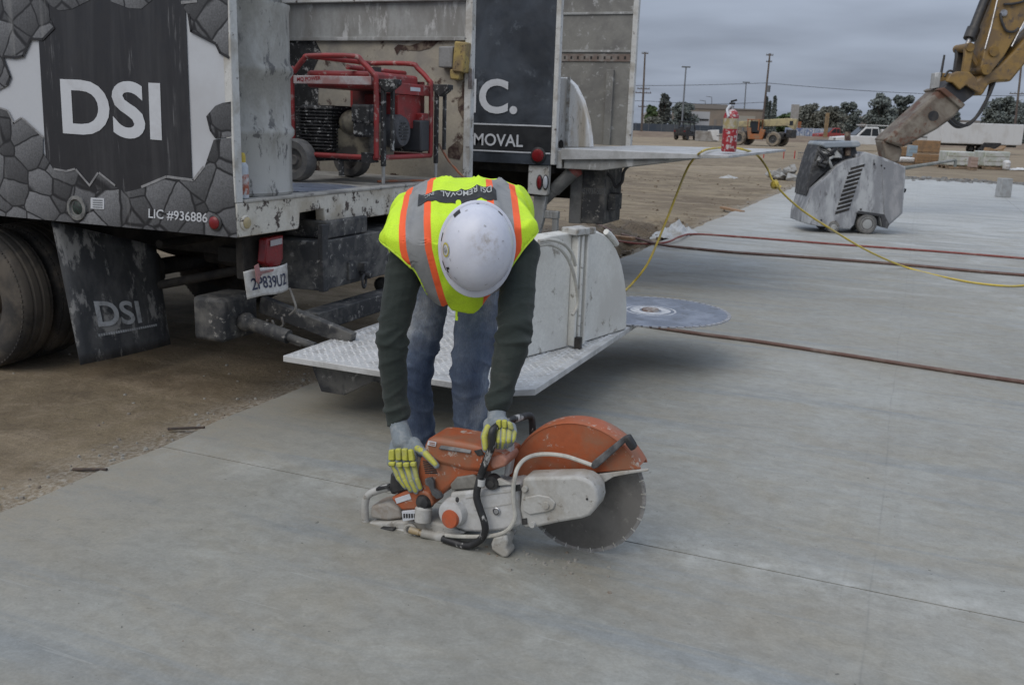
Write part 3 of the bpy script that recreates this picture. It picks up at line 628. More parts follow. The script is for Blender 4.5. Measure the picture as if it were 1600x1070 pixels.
# --- poles and wires
M_pole = mat('pole_wood', (.085, .065, .055), (.12, .1, .08), .4, .5, rough=.9); M_poleg = mat('pole_grey', (.14, .15, .16), rough=.7)
def pole(name, lab, xb, yb, xt, yt, dep, r, m, arms, grp):
    a = at_d(xb, yb, dep); top = at_d(xt, yt, dep); lo = a.copy(); d = (top-a); d = d/max(d.z, .1); lo = a-d*(a.z-.2)
    t = thing(name, lab, 'pole', lo, grp); b = MB(); b.tube([lo, (lo+top)/2, top], [r, r*.85, r*.65], 8); b.build('shaft', m, t)
    h = V((math.cos(YAW), math.sin(YAW), 0))
    for f, w, th in arms:
        c = lo.lerp(top, f); b = MB(); b.box(c, (w, th, th), Matrix.Rotation(YAW, 3, 'Z')); o = b.build('crossarm', m, t)
        for s_ in (-.45, -.2, .2, .45): b = MB(); b.cyl(c+h*w*s_, c+h*w*s_+V((0, 0, .22)), .05, .04, 6); b.build('insulator', M_poleg, o)
    return t
pole('utility_pole', 'tall brown utility pole with crossarms right beside the second truck', 1003, 192, 1008, 82, 130, .17, M_pole, ((.985, .9, .12), (.55, 1.7, .11), (.50, 2.2, .11), (.33, 1.2, .1)), 'utility poles')
tp = pole('utility_pole', 'leaning brown utility pole with transformer above the telehandler', 1192, 190, 1203, 84, 135, .17, M_pole, ((.98, 1.0, .12), (.90, .8, .1)), 'utility poles')
q = at_d(1198, 139, 134.6); b = MB(); b.cyl(q+V((.25, 0, -.45)), q+V((.25, 0, .45)), .26, n=12); b.build('transformer', M_poleg, tp)
pole('utility_pole', 'brown utility pole at the right edge behind the round tree', 1585, 205, 1597, 92, 120, .16, M_pole, ((.6, 2.2, .11), (.97, 1.6, .11)), 'utility poles')
for xb, xt, yt, dep, lab in ((1066, 1072, 105, 150, 'tall grey stadium light pole above the dark round tree'), (1162, 1166, 129, 190, 'shorter grey stadium light pole above the warehouse')):
    t = pole('light_pole', lab, xb, 185, xt, yt, dep, .16, M_poleg, (), 'light poles'); tip = at_d(xt, yt, dep)
    b = MB(); b.box(tip, (1.35 if dep < 160 else 1.4, .4, .2), Matrix.Rotation(YAW, 3, 'Z')); b.build('lamp_bar', M_poleg, t, bevel=.03)
for xb, xt, yt, lab in ((1113, 1112, 152, 'thin grey street lamp standing above the warehouse roof'), (1383, 1388, 158, 'thin grey street lamp before the big dark trees'), (1102, 1102, 158, 'short thin pole left of the street lamp above the warehouse')):
    t = pole('street_lamp', lab, xb, 192, xt, yt, 200, .11, M_poleg, (), 'street lamps'); tip = at_d(xt, yt, 200); q = at_d(xt-9, yt-1, 200)
    b = MB(); b.tube([tip, q], [.07, .05], 6); b.build('lamp_arm', M_poleg, t)
M_lineb = mat('power_line', (.06, .06, .065), rough=.7, bump=0)
for pts, dep, lab in (([(880, 132), (1003, 134), (1100, 133), (1198, 130)], 133, 'power line from the left utility pole to the leaning one'), ([(1198, 130), (1320, 140), (1450, 147), (1590, 150), (1700, 146)], 130, 'power line from the leaning utility pole off to the right'), ([(900, 157), (1003, 158), (1105, 163), (1195, 160)], 133, 'lower power line sagging behind the warehouse roof')):
    b = MB(); b.tube(spline([at_d(x, y, dep) for x, y in pts], 6), .035, 5); tag(b.build('power_line', M_lineb), lab, 'power line', 'power lines')
# --- trees
def leaf_mat(n, a, b_):
    t = NT(n); o = t.n('ShaderNodeObjectInfo'); nn = t.noise(t.coord(), .8, 3); c = t.mix(t.ramp(nn, .35, .65), C(a), C(b_)); t.b.inputs['Roughness'].default_value = .7
    MATS[n] = t.done(c, .75); return MATS[n]
ML = {'dark': leaf_mat('leaf_dark', (.098, .114, .106), (.15, .168, .148)), 'grey': leaf_mat('leaf_grey', (.06, .068, .06), (.11, .115, .10)), 'green': leaf_mat('leaf_green', (.05, .085, .03), (.09, .125, .045)), 'olive': leaf_mat('leaf_olive', (.10, .106, .086), (.16, .158, .128))}  # leaf tones lightened and greyed: distance haze is put into the colour
M_bark = mat('bark', (.09, .07, .055), (.05, .04, .035), .4, 3, rough=.95)
def tree(lab, x0, x1, ytop, dep, kind, shape='round', n=1500, low=.12, seed=1):
    rnd = random.Random(seed); k = dep/FPX; cx = (x0+x1)/2; p = at_d(cx, 195, dep); p.z = .2
    hor = 188+.033*(cx-800); H = CAM.z+(hor-ytop)*k-.2; Wd = (x1-x0)*k/2*(1.22 if shape == 'round' else 1)
    t = thing('cypress_tree' if shape == 'cypress' else 'broadleaf_tree', lab, 'tree', p, 'trees on the skyline')
    b = MB(); b.tube([p, p+V((.1*Wd, 0, H*.35)), p+V((-.05*Wd, 0, H*.8))], [H*.035+.06, H*.025+.04, .03], 7)
    for i in range(5):
        a = rnd.random()*6.28; z = H*rnd.uniform(.2, .5); b.tube([p+V((0, 0, z)), p+V((math.cos(a)*Wd*.6, math.sin(a)*Wd*.6, z+H*.25))], [H*.014+.03, .02], 5)
    b.build('trunk', M_bark, t)
    cl = []
    if shape == 'cypress':
        for i in range(40): f = i/39; cl.append((V((rnd.gauss(0, .12*Wd), rnd.gauss(0, .12*Wd), H*(.06+.9*f))), Wd*(1-f)**.7*.9+.08))
    else:
        for i in range(46):
            f = rnd.uniform(low, .90); env = math.sin(min(1, (f-low)/(1-low)*.78+.20)*math.pi)**.5
            a = rnd.random()*6.28; rr = rnd.random()**.5*Wd*.74*env; cl.append((V((math.cos(a)*rr, math.sin(a)*rr*.8, H*f)), Wd*rnd.uniform(.24, .46)*max(.5, env)))
    b = MB(); per = int(n*2.6)//len(cl)
    for c, r in cl:
        for j in range(per):
            d = V((rnd.gauss(0, 1), rnd.gauss(0, 1), rnd.gauss(0, 1))).normalized()*r*rnd.random()**.45; d.z *= .75
            q = p+c+d; s_ = rnd.uniform(.12, .30)*(dep/150); u = V((rnd.gauss(0, 1), rnd.gauss(0, 1), rnd.gauss(0, 1))).normalized(); w_ = u.orthogonal().normalized()
            b.add([q-u*s_-w_*s_*.3, q+u*s_*.2-w_*s_*.7, q+u*s_+w_*s_*.3, q-u*s_*.2+w_*s_*.7], [(0, 1, 2, 3)])
    b.build('crown', ML[kind], t, recalc=False, sharp=180)
tree('tall feathery grey tree near the left utility pole', 1025, 1046, 142, 170, 'grey', n=1700, low=.05, seed=2)
tree('small bright green tree at the foot of the left utility pole', 1008, 1026, 163, 165, 'green', seed=3)
tree('dark wide round tree under the tall stadium light', 1046, 1086, 160, 175, 'dark', n=2000, low=.02, seed=4)
tree('low olive shrubby tree left of the white shopfront', 1006, 1034, 184, 160, 'olive', low=.0, seed=5)
tree('slim dark cypress hugging the leaning utility pole', 1191, 1198, 152, 180, 'dark', 'cypress', 900, seed=6)
tree('short slim cypress, middle of three', 1197, 1203, 159, 182, 'dark', 'cypress', 700, seed=7)
tree('slim dark cypress, rightmost of three', 1203, 1212, 151, 180, 'dark', 'cypress', 900, seed=8)
tree('low bushy green tree right of the cypresses', 1204, 1245, 178, 185, 'green', n=1800, low=.0, seed=9)
tree('broad olive tree behind the concrete column', 1238, 1290, 163, 180, 'olive', n=2200, low=.0, seed=10)
tree('olive tree filling the gap behind the timber post', 1275, 1318, 166, 175, 'olive', n=2000, low=.0, seed=11)
tree('dark tree with upright top right of the timber post', 1300, 1340, 157, 185, 'dark', n=2000, low=.0, seed=12)
tree('tallest dark tree above the white pickup', 1350, 1398, 145, 180, 'dark', n=2600, low=.05, seed=13)
tree('dark tree just right of the tallest one', 1386, 1428, 148, 184, 'dark', n=2300, low=.05, seed=14)
tree('dark tree half hidden by the brown breaker', 1415, 1450, 155, 182, 'dark', n=1900, low=.05, seed=15)
tree('small round dark tree below the hanging black hoses', 1480, 1500, 172, 200, 'dark', n=1200, low=.0, seed=16)
tree('big round dense tree at the right edge of the skyline', 1537, 1603, 150, 140, 'dark', n=3600, low=.02, seed=17)
tree('lower dark tree beyond the right edge tree', 1575, 1640, 165, 160, 'dark', n=2000, low=.0, seed=18)
# ================================================================ the lettered stake-bed truck
M_galv = mat('galvanised_sheet', (.34, .345, .335), (.22, .215, .20), .45, 3.5, (.46, .46, .45), .22, 9, rough=.55, st=(1, 1, .35))
M_deck = mat('dusty_deck', (.36, .345, .31), (.22, .21, .19), .4, 4, (.15, .14, .13), .15, 11, rough=.85)
M_sill = mat('chipped_white', (.56, .53, .46), (.40, .355, .28), .35, 5, (.055, .04, .032), .27, 16, rough=.6)
M_dsteel = mat('dusty_black_steel', (.032, .033, .035), (.12, .115, .105), .40, 7, (.25, .24, .22), .12, 22, rough=.75)
M_under = mat('greasy_chassis', (.017, .016, .015), (.05, .044, .038), .4, 6, rough=.85)
M_post_w = mat('white_post', (.55, .55, .53), (.38, .36, .32), .3, 7, (.10, .08, .07), .10, 20, rough=.55)
M_panelw = mat('vinyl_white', (.50, .52, .55), (.45, .46, .48), .3, 2, rough=.45, bump=0, g=.02)
M_panelb = mat('vinyl_black', (.020, .020, .023), (.035, .035, .038), .4, 2, (.10, .10, .105), .05, 4, rough=.42, bump=0, g=.04, st=(6, 1, .5))
M_letter = mat('vinyl_letter', (.55, .57, .60), (.48, .49, .51), .3, 6, rough=.45, bump=0, g=.03)
M_amber = mat('amber_lens', (.44, .36, .18), (.34, .28, .17), .4, 20, rough=.4)
def rock_mat(name, lo, hi, scale, edge=.045):
    t = NT(name); P0 = t.coord((1, .02, 1.15)); wn_ = t.n('ShaderNodeTexNoise'); wn_.inputs['Scale'].default_value = 9; t.l(P0, wn_.inputs['Vector']); va = t.n('ShaderNodeVectorMath', operation='MULTIPLY_ADD'); va.inputs[1].default_value = (.03, 0, .03); t.l(wn_.outputs['Color'], va.inputs[0]); t.l(P0, va.inputs[2]); P = va.outputs[0]
    vo = t.n('ShaderNodeTexVoronoi'); vo.inputs['Scale'].default_value = scale; vo.inputs['Randomness'].default_value = 1; t.l(P, vo.inputs['Vector'])
    ve = t.n('ShaderNodeTexVoronoi', feature='DISTANCE_TO_EDGE'); ve.inputs['Scale'].default_value = scale; t.l(P, ve.inputs['Vector'])
    g = t.n('ShaderNodeRGBToBW'); t.l(vo.outputs['Color'], g.inputs[0])
    c = t.mix(t.ramp(g.outputs[0], .2, .8), C(lo), C(hi))
    sb_ = t.n('ShaderNodeVectorMath', operation='SUBTRACT'); t.l(vo.outputs['Position'], sb_.inputs[1]); sc_ = t.n('ShaderNodeVectorMath', operation='SCALE'); sc_.inputs['Scale'].default_value = 1.0; t.l(P, sb_.inputs[0]); dt = t.n('ShaderNodeVectorMath', operation='DOT_PRODUCT'); dt.inputs[1].default_value = (-.5, 0, .85); t.l(sb_.outputs[0], dt.inputs[0]); c = t.mix(t.ramp(t.math('MULTIPLY_ADD', dt.outputs['Value'], 3.2, .5), .2, .8), t.mix(1, c, (.55, .55, .55, 1), 'MULTIPLY'), t.mix(1, c, (1.45, 1.45, 1.45, 1), 'MULTIPLY'))
    gn = t.noise(t.coord(), 110, 4, .8); c = t.mix(t.ramp(gn, .3, .72), t.mix(1, c, (.55, .55, .55, 1), 'MULTIPLY'), t.mix(1, c, (1.35, 1.35, 1.35, 1), 'MULTIPLY'))
    c = t.mix(t.ramp(ve.outputs[0], edge*.35, edge, (1, 1, 1, 1), (0, 0, 0, 1)), c, (.012, .012, .014, 1))
    dr = t.ramp(t.noise(t.coord((9, 1, .5)), 1.3, 5), .60, .70); c = t.mix(t.math('MULTIPLY', dr, .5), c, (.26, .26, .255, 1))
    MATS[name] = t.done(c, .5); return MATS[name]
M_rock = rock_mat('printed_rock', (.065, .066, .07), (.145, .148, .155), 6.5)
Y0, Y1, XR, ZD = 3.61, 6.175, -.05, 1.0
T1 = thing('stake_bed_truck', 'dusty work truck with printed broken-rock side panel, lift gate lowered, open rear bed', 'truck', (-2.0, 4.9, -.06))
# side wall, printed
b = MB(); b.box2((-4.6, Y0+.004, .838), (XR-.012, Y0+.045, 2.75)); side = b.build('side_panel', M_panelw, T1)
def sheet(px, dy): return [on_y(a, c, Y0-dy) for a, c in px]
cr = lambda L: [(a/3.5675, c/3.5675) for a, c in L]
def extend(pts): return pts
b = MB(); b.prism([on_y(56, -60, Y0), on_y(288, -60, Y0), on_y(290, 18, Y0), on_y(301, 300, Y0), on_y(75, 300, Y0), on_y(58, 18, Y0)], (0, -.0015, 0)); b.build('black_field', M_panelb, side)
rocks = [[(-900, -400), (520, -400), (505, 0), (400, 52), (330, 60), (270, 25), (275, 95), (305, 160), (240, 228), (172, 225), (130, 320), (80, 330), (20, 322), (62, 430), (40, 480), (0, 500), (-60, 540), (-160, 420), (-900, 420)],
         [(530, -200), (860, -200), (850, 0), (790, 50), (720, 48), (620, 10)],
         [(1000, -400), (1262, -400), (1275, 330), (1222, 300), (1200, 252), (1060, 180), (1045, 80), (1012, 20)],
         [(1287, 568), (1240, 575), (1200, 592), (1150, 650), (1170, 730), (1200, 772), (1290, 762)],
         [(1289, 768), (1192, 780), (1140, 935), (1120, 960), (1080, 1012), (930, 992), (790, 1050), (700, 1072), (640, 1040), (550, 968), (500, 1042), (420, 948), (370, 960), (300, 948), (240, 852), (240, 770), (120, 660), (75, 692), (40, 620), (0, 606), (-120, 640), (-900, 600), (-900, 1120), (0, 1203), (1322, 1325), (1300, 1000)]]
for i, L in enumerate(rocks):
    b = MB(); b.prism(sheet(cr(L), .0022), (0, -.0012, 0)); b.build('rock_print', M_rock, side)
def ribbon(name, px, w, m, dy, parent):
    pts = sheet(cr(px), dy); b = MB()
    for p, q in zip(pts, pts[1:]):
        d = (q-p); n = V((-d.z, 0, d.x)).normalized()*w; b.prism([p, q, q+n, p+n], (0, -.001, 0))
    return b.build(name, m, parent)
M_rim = mat('printed_edge', (.27, .27, .275), (.18, .18, .185), .4, 20, rough=.5); M_shade = mat('printed_dark', (.018, .018, .02), rough=.5)
ribbon('rock_edge_print', [(1140, 935), (1080, 1012), (930, 992), (790, 1050)], -.012, M_rim, .0048, side)
ribbon('rock_edge_print', [(640, 1040), (550, 968), (500, 1042)], -.010, M_rim, .0048, side); ribbon('rock_edge_print', [(500, 1042), (420, 948), (370, 960), (300, 948)], -.010, M_rim, .005, side)
ribbon('rock_edge_print', [(240, 770), (120, 660), (75, 692), (40, 620), (0, 606)], -.008, M_rim, .0048, side)
ribbon('rock_shade_print', [(1275, 330), (1222, 300), (1200, 252), (1060, 180), (1045, 80)], -.012, M_shade, .0048, side)
ribbon('rock_shade_print', [(305, 160), (240, 228), (172, 225), (130, 320), (80, 330), (20, 322), (62, 430), (40, 480)], -.012, M_shade, .0048, side)
ribbon('rock_edge_print', [(1010, 25), (1100, 15)], .012, M_rim, .005, side); ribbon('rock_shade_print', [(1150, 650), (1170, 730), (1200, 772)], .010, M_shade, .0048, side)
o = on_y(98, 208, Y0-.004); text_on('lettering', 'DSI', on_y(98.5, 209.5, Y0-.004), on_y(258, 220.5, Y0-.004)-on_y(103, 209.5, Y0-.004), on_y(98, 121, Y0-.004)-on_y(103, 208, Y0-.004), M_letter, side, bold=.028, spacing=1.02)
o = on_y(232, 342, Y0-.006); text_on('lettering', 'LIC #936886', o, on_y(324, 349.5, Y0-.006)-o, on_y(232, 326, Y0-.006)-o, M_letter, side, bold=.012)
# small things on the printed wall
def lamp(name, c, ax, r, m, parent, ring=None):
    b = MB(); b.lathe([(r*1.28, 0), (r*1.28, .006), (r*1.02, .012), (r*1.0, .004)], c, ax, 24); o = b.build(name, ring or M_blackp, parent)
    b = MB(); b.lathe([(r, .002), (r*.98, .014), (r*.7, .02), (r*.2, .022)], c, ax, 24); b.build('lens', m, o); return o
lamp('marker_light', on_y(337, 348, Y0-.006), (0, -1, 0), .030, M_redl, side)
b = MB(); c = on_y(121, 325, Y0-.005); b.lathe([(.062, 0), (.062, .010), (.045, .012), (.042, -.01), (.004, -.012)], c, (0, -1, 0), 24); o = b.build('light_socket', mat('dirty_socket', (.2, .2, .19), (.1, .1, .1), .4, 30, rough=.7), side)
b = MB(); b.lathe([(.041, -.006), (.03, .004), (.003, .008)], c, (0, -1, 0), 20); b.build('green_wires', mat('dull_green', (.03, .055, .045), (.015, .015, .015), .5, 60, rough=.6), o)
b = MB(); b.prism([on_y(142, 309, Y0-.004), on_y(163, 310, Y0-.004), on_y(163, 327, Y0-.004), on_y(142, 326, Y0-.004)], (0, -.002, 0)); st = b.build('sticker', M_letter, side)
for j in range(4):
    b = MB(); h = 312+j*3.6; b.prism([on_y(145, h, Y0-.007), on_y(160, h+.6, Y0-.007), on_y(160, h+2, Y0-.007), on_y(145, h+1.4, Y0-.007)], (0, -.0008, 0)); b.build('print_line', M_poleg, st)
# posts, far wall, bulkhead, deck
b = MB(); b.box2((XR-.045, Y0-.002, 1.0), (XR, Y0+.05, 2.75)); b.build('corner_post', M_post_w, T1, bevel=.004)
b = MB(); b.box2((XR-.05, Y1-.05, 1.0), (XR+.002, Y1+.01, 2.75)); b.build('corner_post', M_post_w, T1, bevel=.004)
b = MB(); b.box2((XR-.02, Y1-.054, 1.62), (XR+.014, Y1-.03, 1.76)); b.build('latch', M_chrome, T1, bevel=.004)
M_farw = mat('stained_wall', (.40, .36, .29), (.27, .25, .22), .42, 3, (.075, .045, .035), .17, 5.5, rough=.7, bump=.2)
b = MB(); b.box2((-4.6, Y1-.03, 1.0), (XR-.05, Y1+.01, 1.945)); b.build('far_wall', M_farw, T1)
b = MB(); b.box2((-4.6, Y1-.03, 1.951), (XR-.05, Y1+.005, 2.2)); b.build('far_wall_top', M_galv, T1)
b = MB(); b.box2((-1.6, Y1-.06, 1.94), (XR-.05, Y1-.031, 1.966)); b.build('wall_rail', M_galv, T1, bevel=.003)
b = MB(); b.box2((-1.6, Y1-.07, 2.203), (XR-.05, Y1+.01, 2.33)); b.build('top_rail', M_post_w, T1, bevel=.005)
M_blk = mat('speckled_black', (.018, .018, .018), (.05, .05, .05), .3, 10, (.4, .39, .37), .17, 28, rough=.7)
b = MB(); b.prism([V((-1.58, Y1-.032, z_)) if i == 0 else V((x_, Y1-.032, z_)) for i, (x_, z_) in enumerate(((-1.58, 1.0), (-1.58, 1.94), (-1.33, 1.94), (-1.28, 1.86), (-1.36, 1.72), (-1.31, 1.6), (-1.34, 1.0)))], (0, -.002, 0)); b.build('black_paint', M_blk, T1)
M_ruststain = mat('rust_stain', (.055, .03, .025), (.2, .16, .12), .42, 18, rough=.85)
for L in ([(722, 130), (730, 122), (735, 125), (737, 200), (727, 195), (716, 172), (715, 160), (722, 150)], [(690, 62), (668, 63), (640, 72), (622, 70), (616, 76), (620, 86), (626, 78), (655, 80), (672, 76)], [(700, 232), (715, 220), (725, 230), (718, 250), (700, 246)]):
    b = MB(); b.prism([on_y(x_, y_, Y1-.0325) for x_, y_ in L], (0, -.0015, 0)); b.build('rust_patch', M_ruststain, T1)
b = MB(); b.box2((-1.64, Y0+.05, 1.0), (-1.6, Y1-.035, 2.75)); b.build('bulkhead', M_galv, T1)
b = MB(); b.box2((-4.6, Y0+.05, .955), (XR-.062, Y1-.03, ZD)); b.build('deck', M_deck, T1)
zz = lambda y, z: V((XR, y, z))
b = MB(); b.prism([zz(Y0+.001, .999), zz(Y0+.001, .838), zz(4.10, .836), zz(4.11, .918), zz(4.33, .925), zz(4.335, .842), zz(5.9, .842), zz(6.17, .85), zz(6.17, 1.0)], (-.06, 0, 0)); b.build('rear_sill', M_sill, T1, bevel=.006)
b = MB(); b.box2((XR-.07, Y0+.06, .996), (XR+.006, Y1-.06, 1.012)); b.build('sill_edge', M_deck, T1, bevel=.005)
lamp('marker_light', on_x(383, 348, XR+.001), (1, 0, 0), .028, M_amber, T1, M_sill)
# electric boxes on the far wall
b = MB(); b.box(on_y(700, 90, Y1-.07), (.11, .08, .14)); b.build('outlet_box', mat('grey_box', (.25, .25, .245), (.17, .165, .155), .4, 10, rough=.6), T1, bevel=.008)
M_yb = mat('yellow_box', (.36, .27, .09), (.22, .16, .08), .45, 12, (.06, .04, .03), .2, 25, rough=.6)
b = MB(); b.box(on_y(722, 90, Y1-.08), (.09, .10, .20), Matrix.Rotation(.08, 3, 'Y')); b.box(on_y(714, 117, Y1-.07), (.075, .08, .07)); yb = b.build('switch_box', M_yb, T1, bevel=.010)
# lamps, plate
tl = [on_x(a, c, XR-.03) for a, c in ((417, 373), (443, 367), (443, 404), (438, 416), (422, 419), (414, 411))]
b = MB(); b.prism(tl, (-.05, 0, 0)); t_ = b.build('tail_light', M_redl, T1, bevel=.008)
b = MB(); b.prism([on_x(a, c, XR-.028) for a, c in ((422, 376), (440, 372), (440, 381), (422, 385))], (.004, 0, 0)); b.build('reverse_lens', mat('clear_lens', (.35, .33, .33), rough=.3), t_)
pl = [on_x(a, c, XR+.01) for a, c in ((382, 425), (448, 411), (450, 452), (388, 468))]
b = MB(); n = 10; vs = []
for j in range(n+1):
    for i in range(n+1):
        u, v = i/n, j/n; p = pl[0].lerp(pl[1], u).lerp(pl[3].lerp(pl[2], u), v); p = p+V((.018*math.sin(u*3.1)*(.4+v*.6)-.03*max(0, .25-u), 0, .006*math.sin(u*6.2))); vs.append(p)
b.add(vs, [(j*(n+1)+i, j*(n+1)+i+1, (j+1)*(n+1)+i+1, (j+1)*(n+1)+i) for j in range(n) for i in range(n)])
plate = b.build('licence_plate', mat('plate_white', (.55, .54, .51), (.38, .36, .33), .35, 14, rough=.5, bump=.03), T1, recalc=False)
plate.modifiers.new('s', 'SOLIDIFY').thickness = .002
def plw(a, c):
    u, v = .10+.83*a, .74-.44*c; p = pl[0].lerp(pl[1], u).lerp(pl[3].lerp(pl[2], u), v); return p+V((.018*math.sin(u*3.1)*(.4+v*.6)-.03*max(0, .25-u)+.005, 0, .006*math.sin(u*6.2)))
text_on('lettering', '2P839U2', (0, 0, 0), (1, 0, 0), (0, 0, 1), mat('plate_blue', (.018, .024, .06), rough=.5), plate, bold=.012, warp=plw)
b = MB(); b.prism([on_x(a, c, XR+.03) for a, c in ((397, 416), (403, 412), (406, 424), (418, 422), (427, 420), (426, 424), (409, 428), (405, 434), (404, 444), (400, 440), (399, 428))], (.004, 0, 0)); b.build('red_smear', mat('smeared_red', (.36, .17, .16), (.22, .12, .11), .4, 20, rough=.6), T1)
# lift gate: housing, arms, platform
def ly(px, py, x=0.0): q = on_x(px, py, x); return q
h0, h1 = on_x(503, 455, 0), on_x(503, 378, 0)
b = MB(); b.prism([V((0, h0.y, h0.z)), V((0, h0.y, h1.z)), V((-.36, h0.y-.06, h1.z)), V((-.36, h0.y-.06, h0.z+.10)), V((-.25, h0.y-.03, h0.z))], (0, 1.45, 0)); hs = b.build('gate_housing', M_dsteel, T1, bevel=.006)
b = MB(); b.box2((-.02, h0.y-.004, h0.z-.005), (.012, h0.y+.05, .85)); b.build('housing_post', M_dsteel, T1, bevel=.004)
b = MB(); b.box2((-.30, h0.y+.09, h1.z+.002), (-.02, h0.y+.5, h1.z+.10)); b.build('housing_step', M_dsteel, T1, bevel=.01)
lat = on_x(562, 425, .004); b = MB(); b.box(lat+V((0, -.09, .02)), (.02, .07, .10)); b.box(lat+V((.01, .02, .03)), (.05, .05, .05)); b.cyl(lat+V((.0, .02, .0)), lat+V((.06, .03, -.02)), .02); b.lathe([(.036+.008*math.cos(t*.785), .008*math.sin(t*.785)) for t in range(8)], lat+V((.03, .0, -.05)), (1, .3, 0), 18, True); b.build('gate_latch', M_dsteel, hs, bevel=.003)
bm0, bm1 = on_x(497, 500, .06), on_x(497, 480, .06)
b = MB(); b.box2((-.06, bm0.y, .30), (.06, 5.85, .40)); b.build('cross_beam', M_dsteel, T1, bevel=.006)
for yy in (4.0, 5.35):
    a0, a1 = on_y(405, 476, 4.0), on_y(548, 532, 4.0); dlt = V((0, yy-4.0, 0)); d = (a1-a0); u = V((-d.z, 0, d.x)).normalized()*.045
    b = MB(); b.prism([a0+u+dlt, a1+u*.8+dlt, a1-u*.8+dlt, a0-u+dlt], (0, .05, 0)); b.build('lift_arm', M_dsteel, T1, bevel=.005)
    a0, a1 = on_y(385, 503, 3.86)+dlt, on_y(492, 541, 3.86)+dlt; b = MB(); b.cyl(a0, a0.lerp(a1, .62), .036); b.cyl(a0.lerp(a1, .6), a1, .02); b.ball(a0, .05); b.build('lift_cylinder', M_dsteel, T1)
b = MB(); b.box2(on_y(303, 530, 3.72), on_y(347, 468, 3.72)+V((0, .28, 0))); b.build('pump_box', M_dsteel, T1, bevel=.02)
b = MB()
for pp in ([(425, 500), (432, 512), (442, 508), (440, 495)], [(418, 500), (412, 516), (425, 525), (470, 540)], [(452, 450), (459, 468), (462, 482), (452, 492)]): b.tube(spline([on_y(a, c, 3.9) for a, c in pp], 5), .006, 6)
b.build('cables', mat('pale_cable', (.2, .19, .17), (.1, .09, .08), .4, 20, rough=.7), T1)
PX0, PX1, PY0, PY1, PZ = .20, 1.465, 3.60, 5.62, .30
b = MB(); b.prism([V((PX0, PY0, PZ-.03)), V((PX1-.11, PY0-.02, PZ-.03)), V((PX1, PY0+.06, PZ-.03)), V((PX1, PY1, PZ-.03)), V((PX0, PY1, PZ-.03))], (0, 0, .03))
M_dplate = mat('tread_plate', (.58, .58, .57), (.42, .415, .40), .42, 6, (.58, .58, .57), .25, 14, rough=.5, metal=.25)
plat = b.build('platform', M_dplate, T1, bevel=.003)
b = MB(); s = .042; i = 0; y = PY0+.03
while y < PY1-.02:
    x = PX0+.03+(s/2 if i % 2 else 0); j = 0
    while x < PX1-.03:
        if not (x > PX1-.13 and y < PY0+.08):
            a = R_(45 if (i+j) % 2 else -45)+R_(12); c_, s_ = math.cos(a), math.sin(a); L, w_ = .0165, .0052
            R2 = lambda u, v: V((x+u*c_-v*s_, y+u*s_+v*c_, 0))
            base = [R2(-L, 0), R2(0, -w_), R2(L, 0), R2(0, w_)]; b.add([q+V((0, 0, PZ-.001)) for q in base]+[q.lerp(V((x, y, 0)), .35)+V((0, 0, PZ+.003)) for q in base], [(4, 5, 6, 7), (0, 1, 5, 4), (1, 2, 6, 5), (2, 3, 7, 6), (3, 0, 4, 7)])
        x += s; j += 1
    y += s*.62; i += 1
tr = b.build('raised_treads', mat('worn_tread', (.72, .72, .71), (.52, .52, .50), .35, 9, rough=.42, metal=.25), plat, sharp=20); tag(tr, kind='stuff')
for yy in (3.72, 4.6, 5.4):
    b = MB(); b.prism([V((PX0+.06, yy, PZ-.032)), V((PX1-.1, yy, PZ-.032)), V((PX1-.12, yy, PZ-.06)), V((PX0+.42, yy, PZ-.10)), V((PX0+.26, yy, PZ-.19)), V((PX0+.13, yy, PZ-.19))], (0, .05, 0)); b.build('platform_rib', M_dsteel, T1, bevel=.004)
b = MB(); p = on_y(534, 575, 3.719); b.box(p, (.07, .004, .016)); b.build('maker_tag', M_galv, T1)
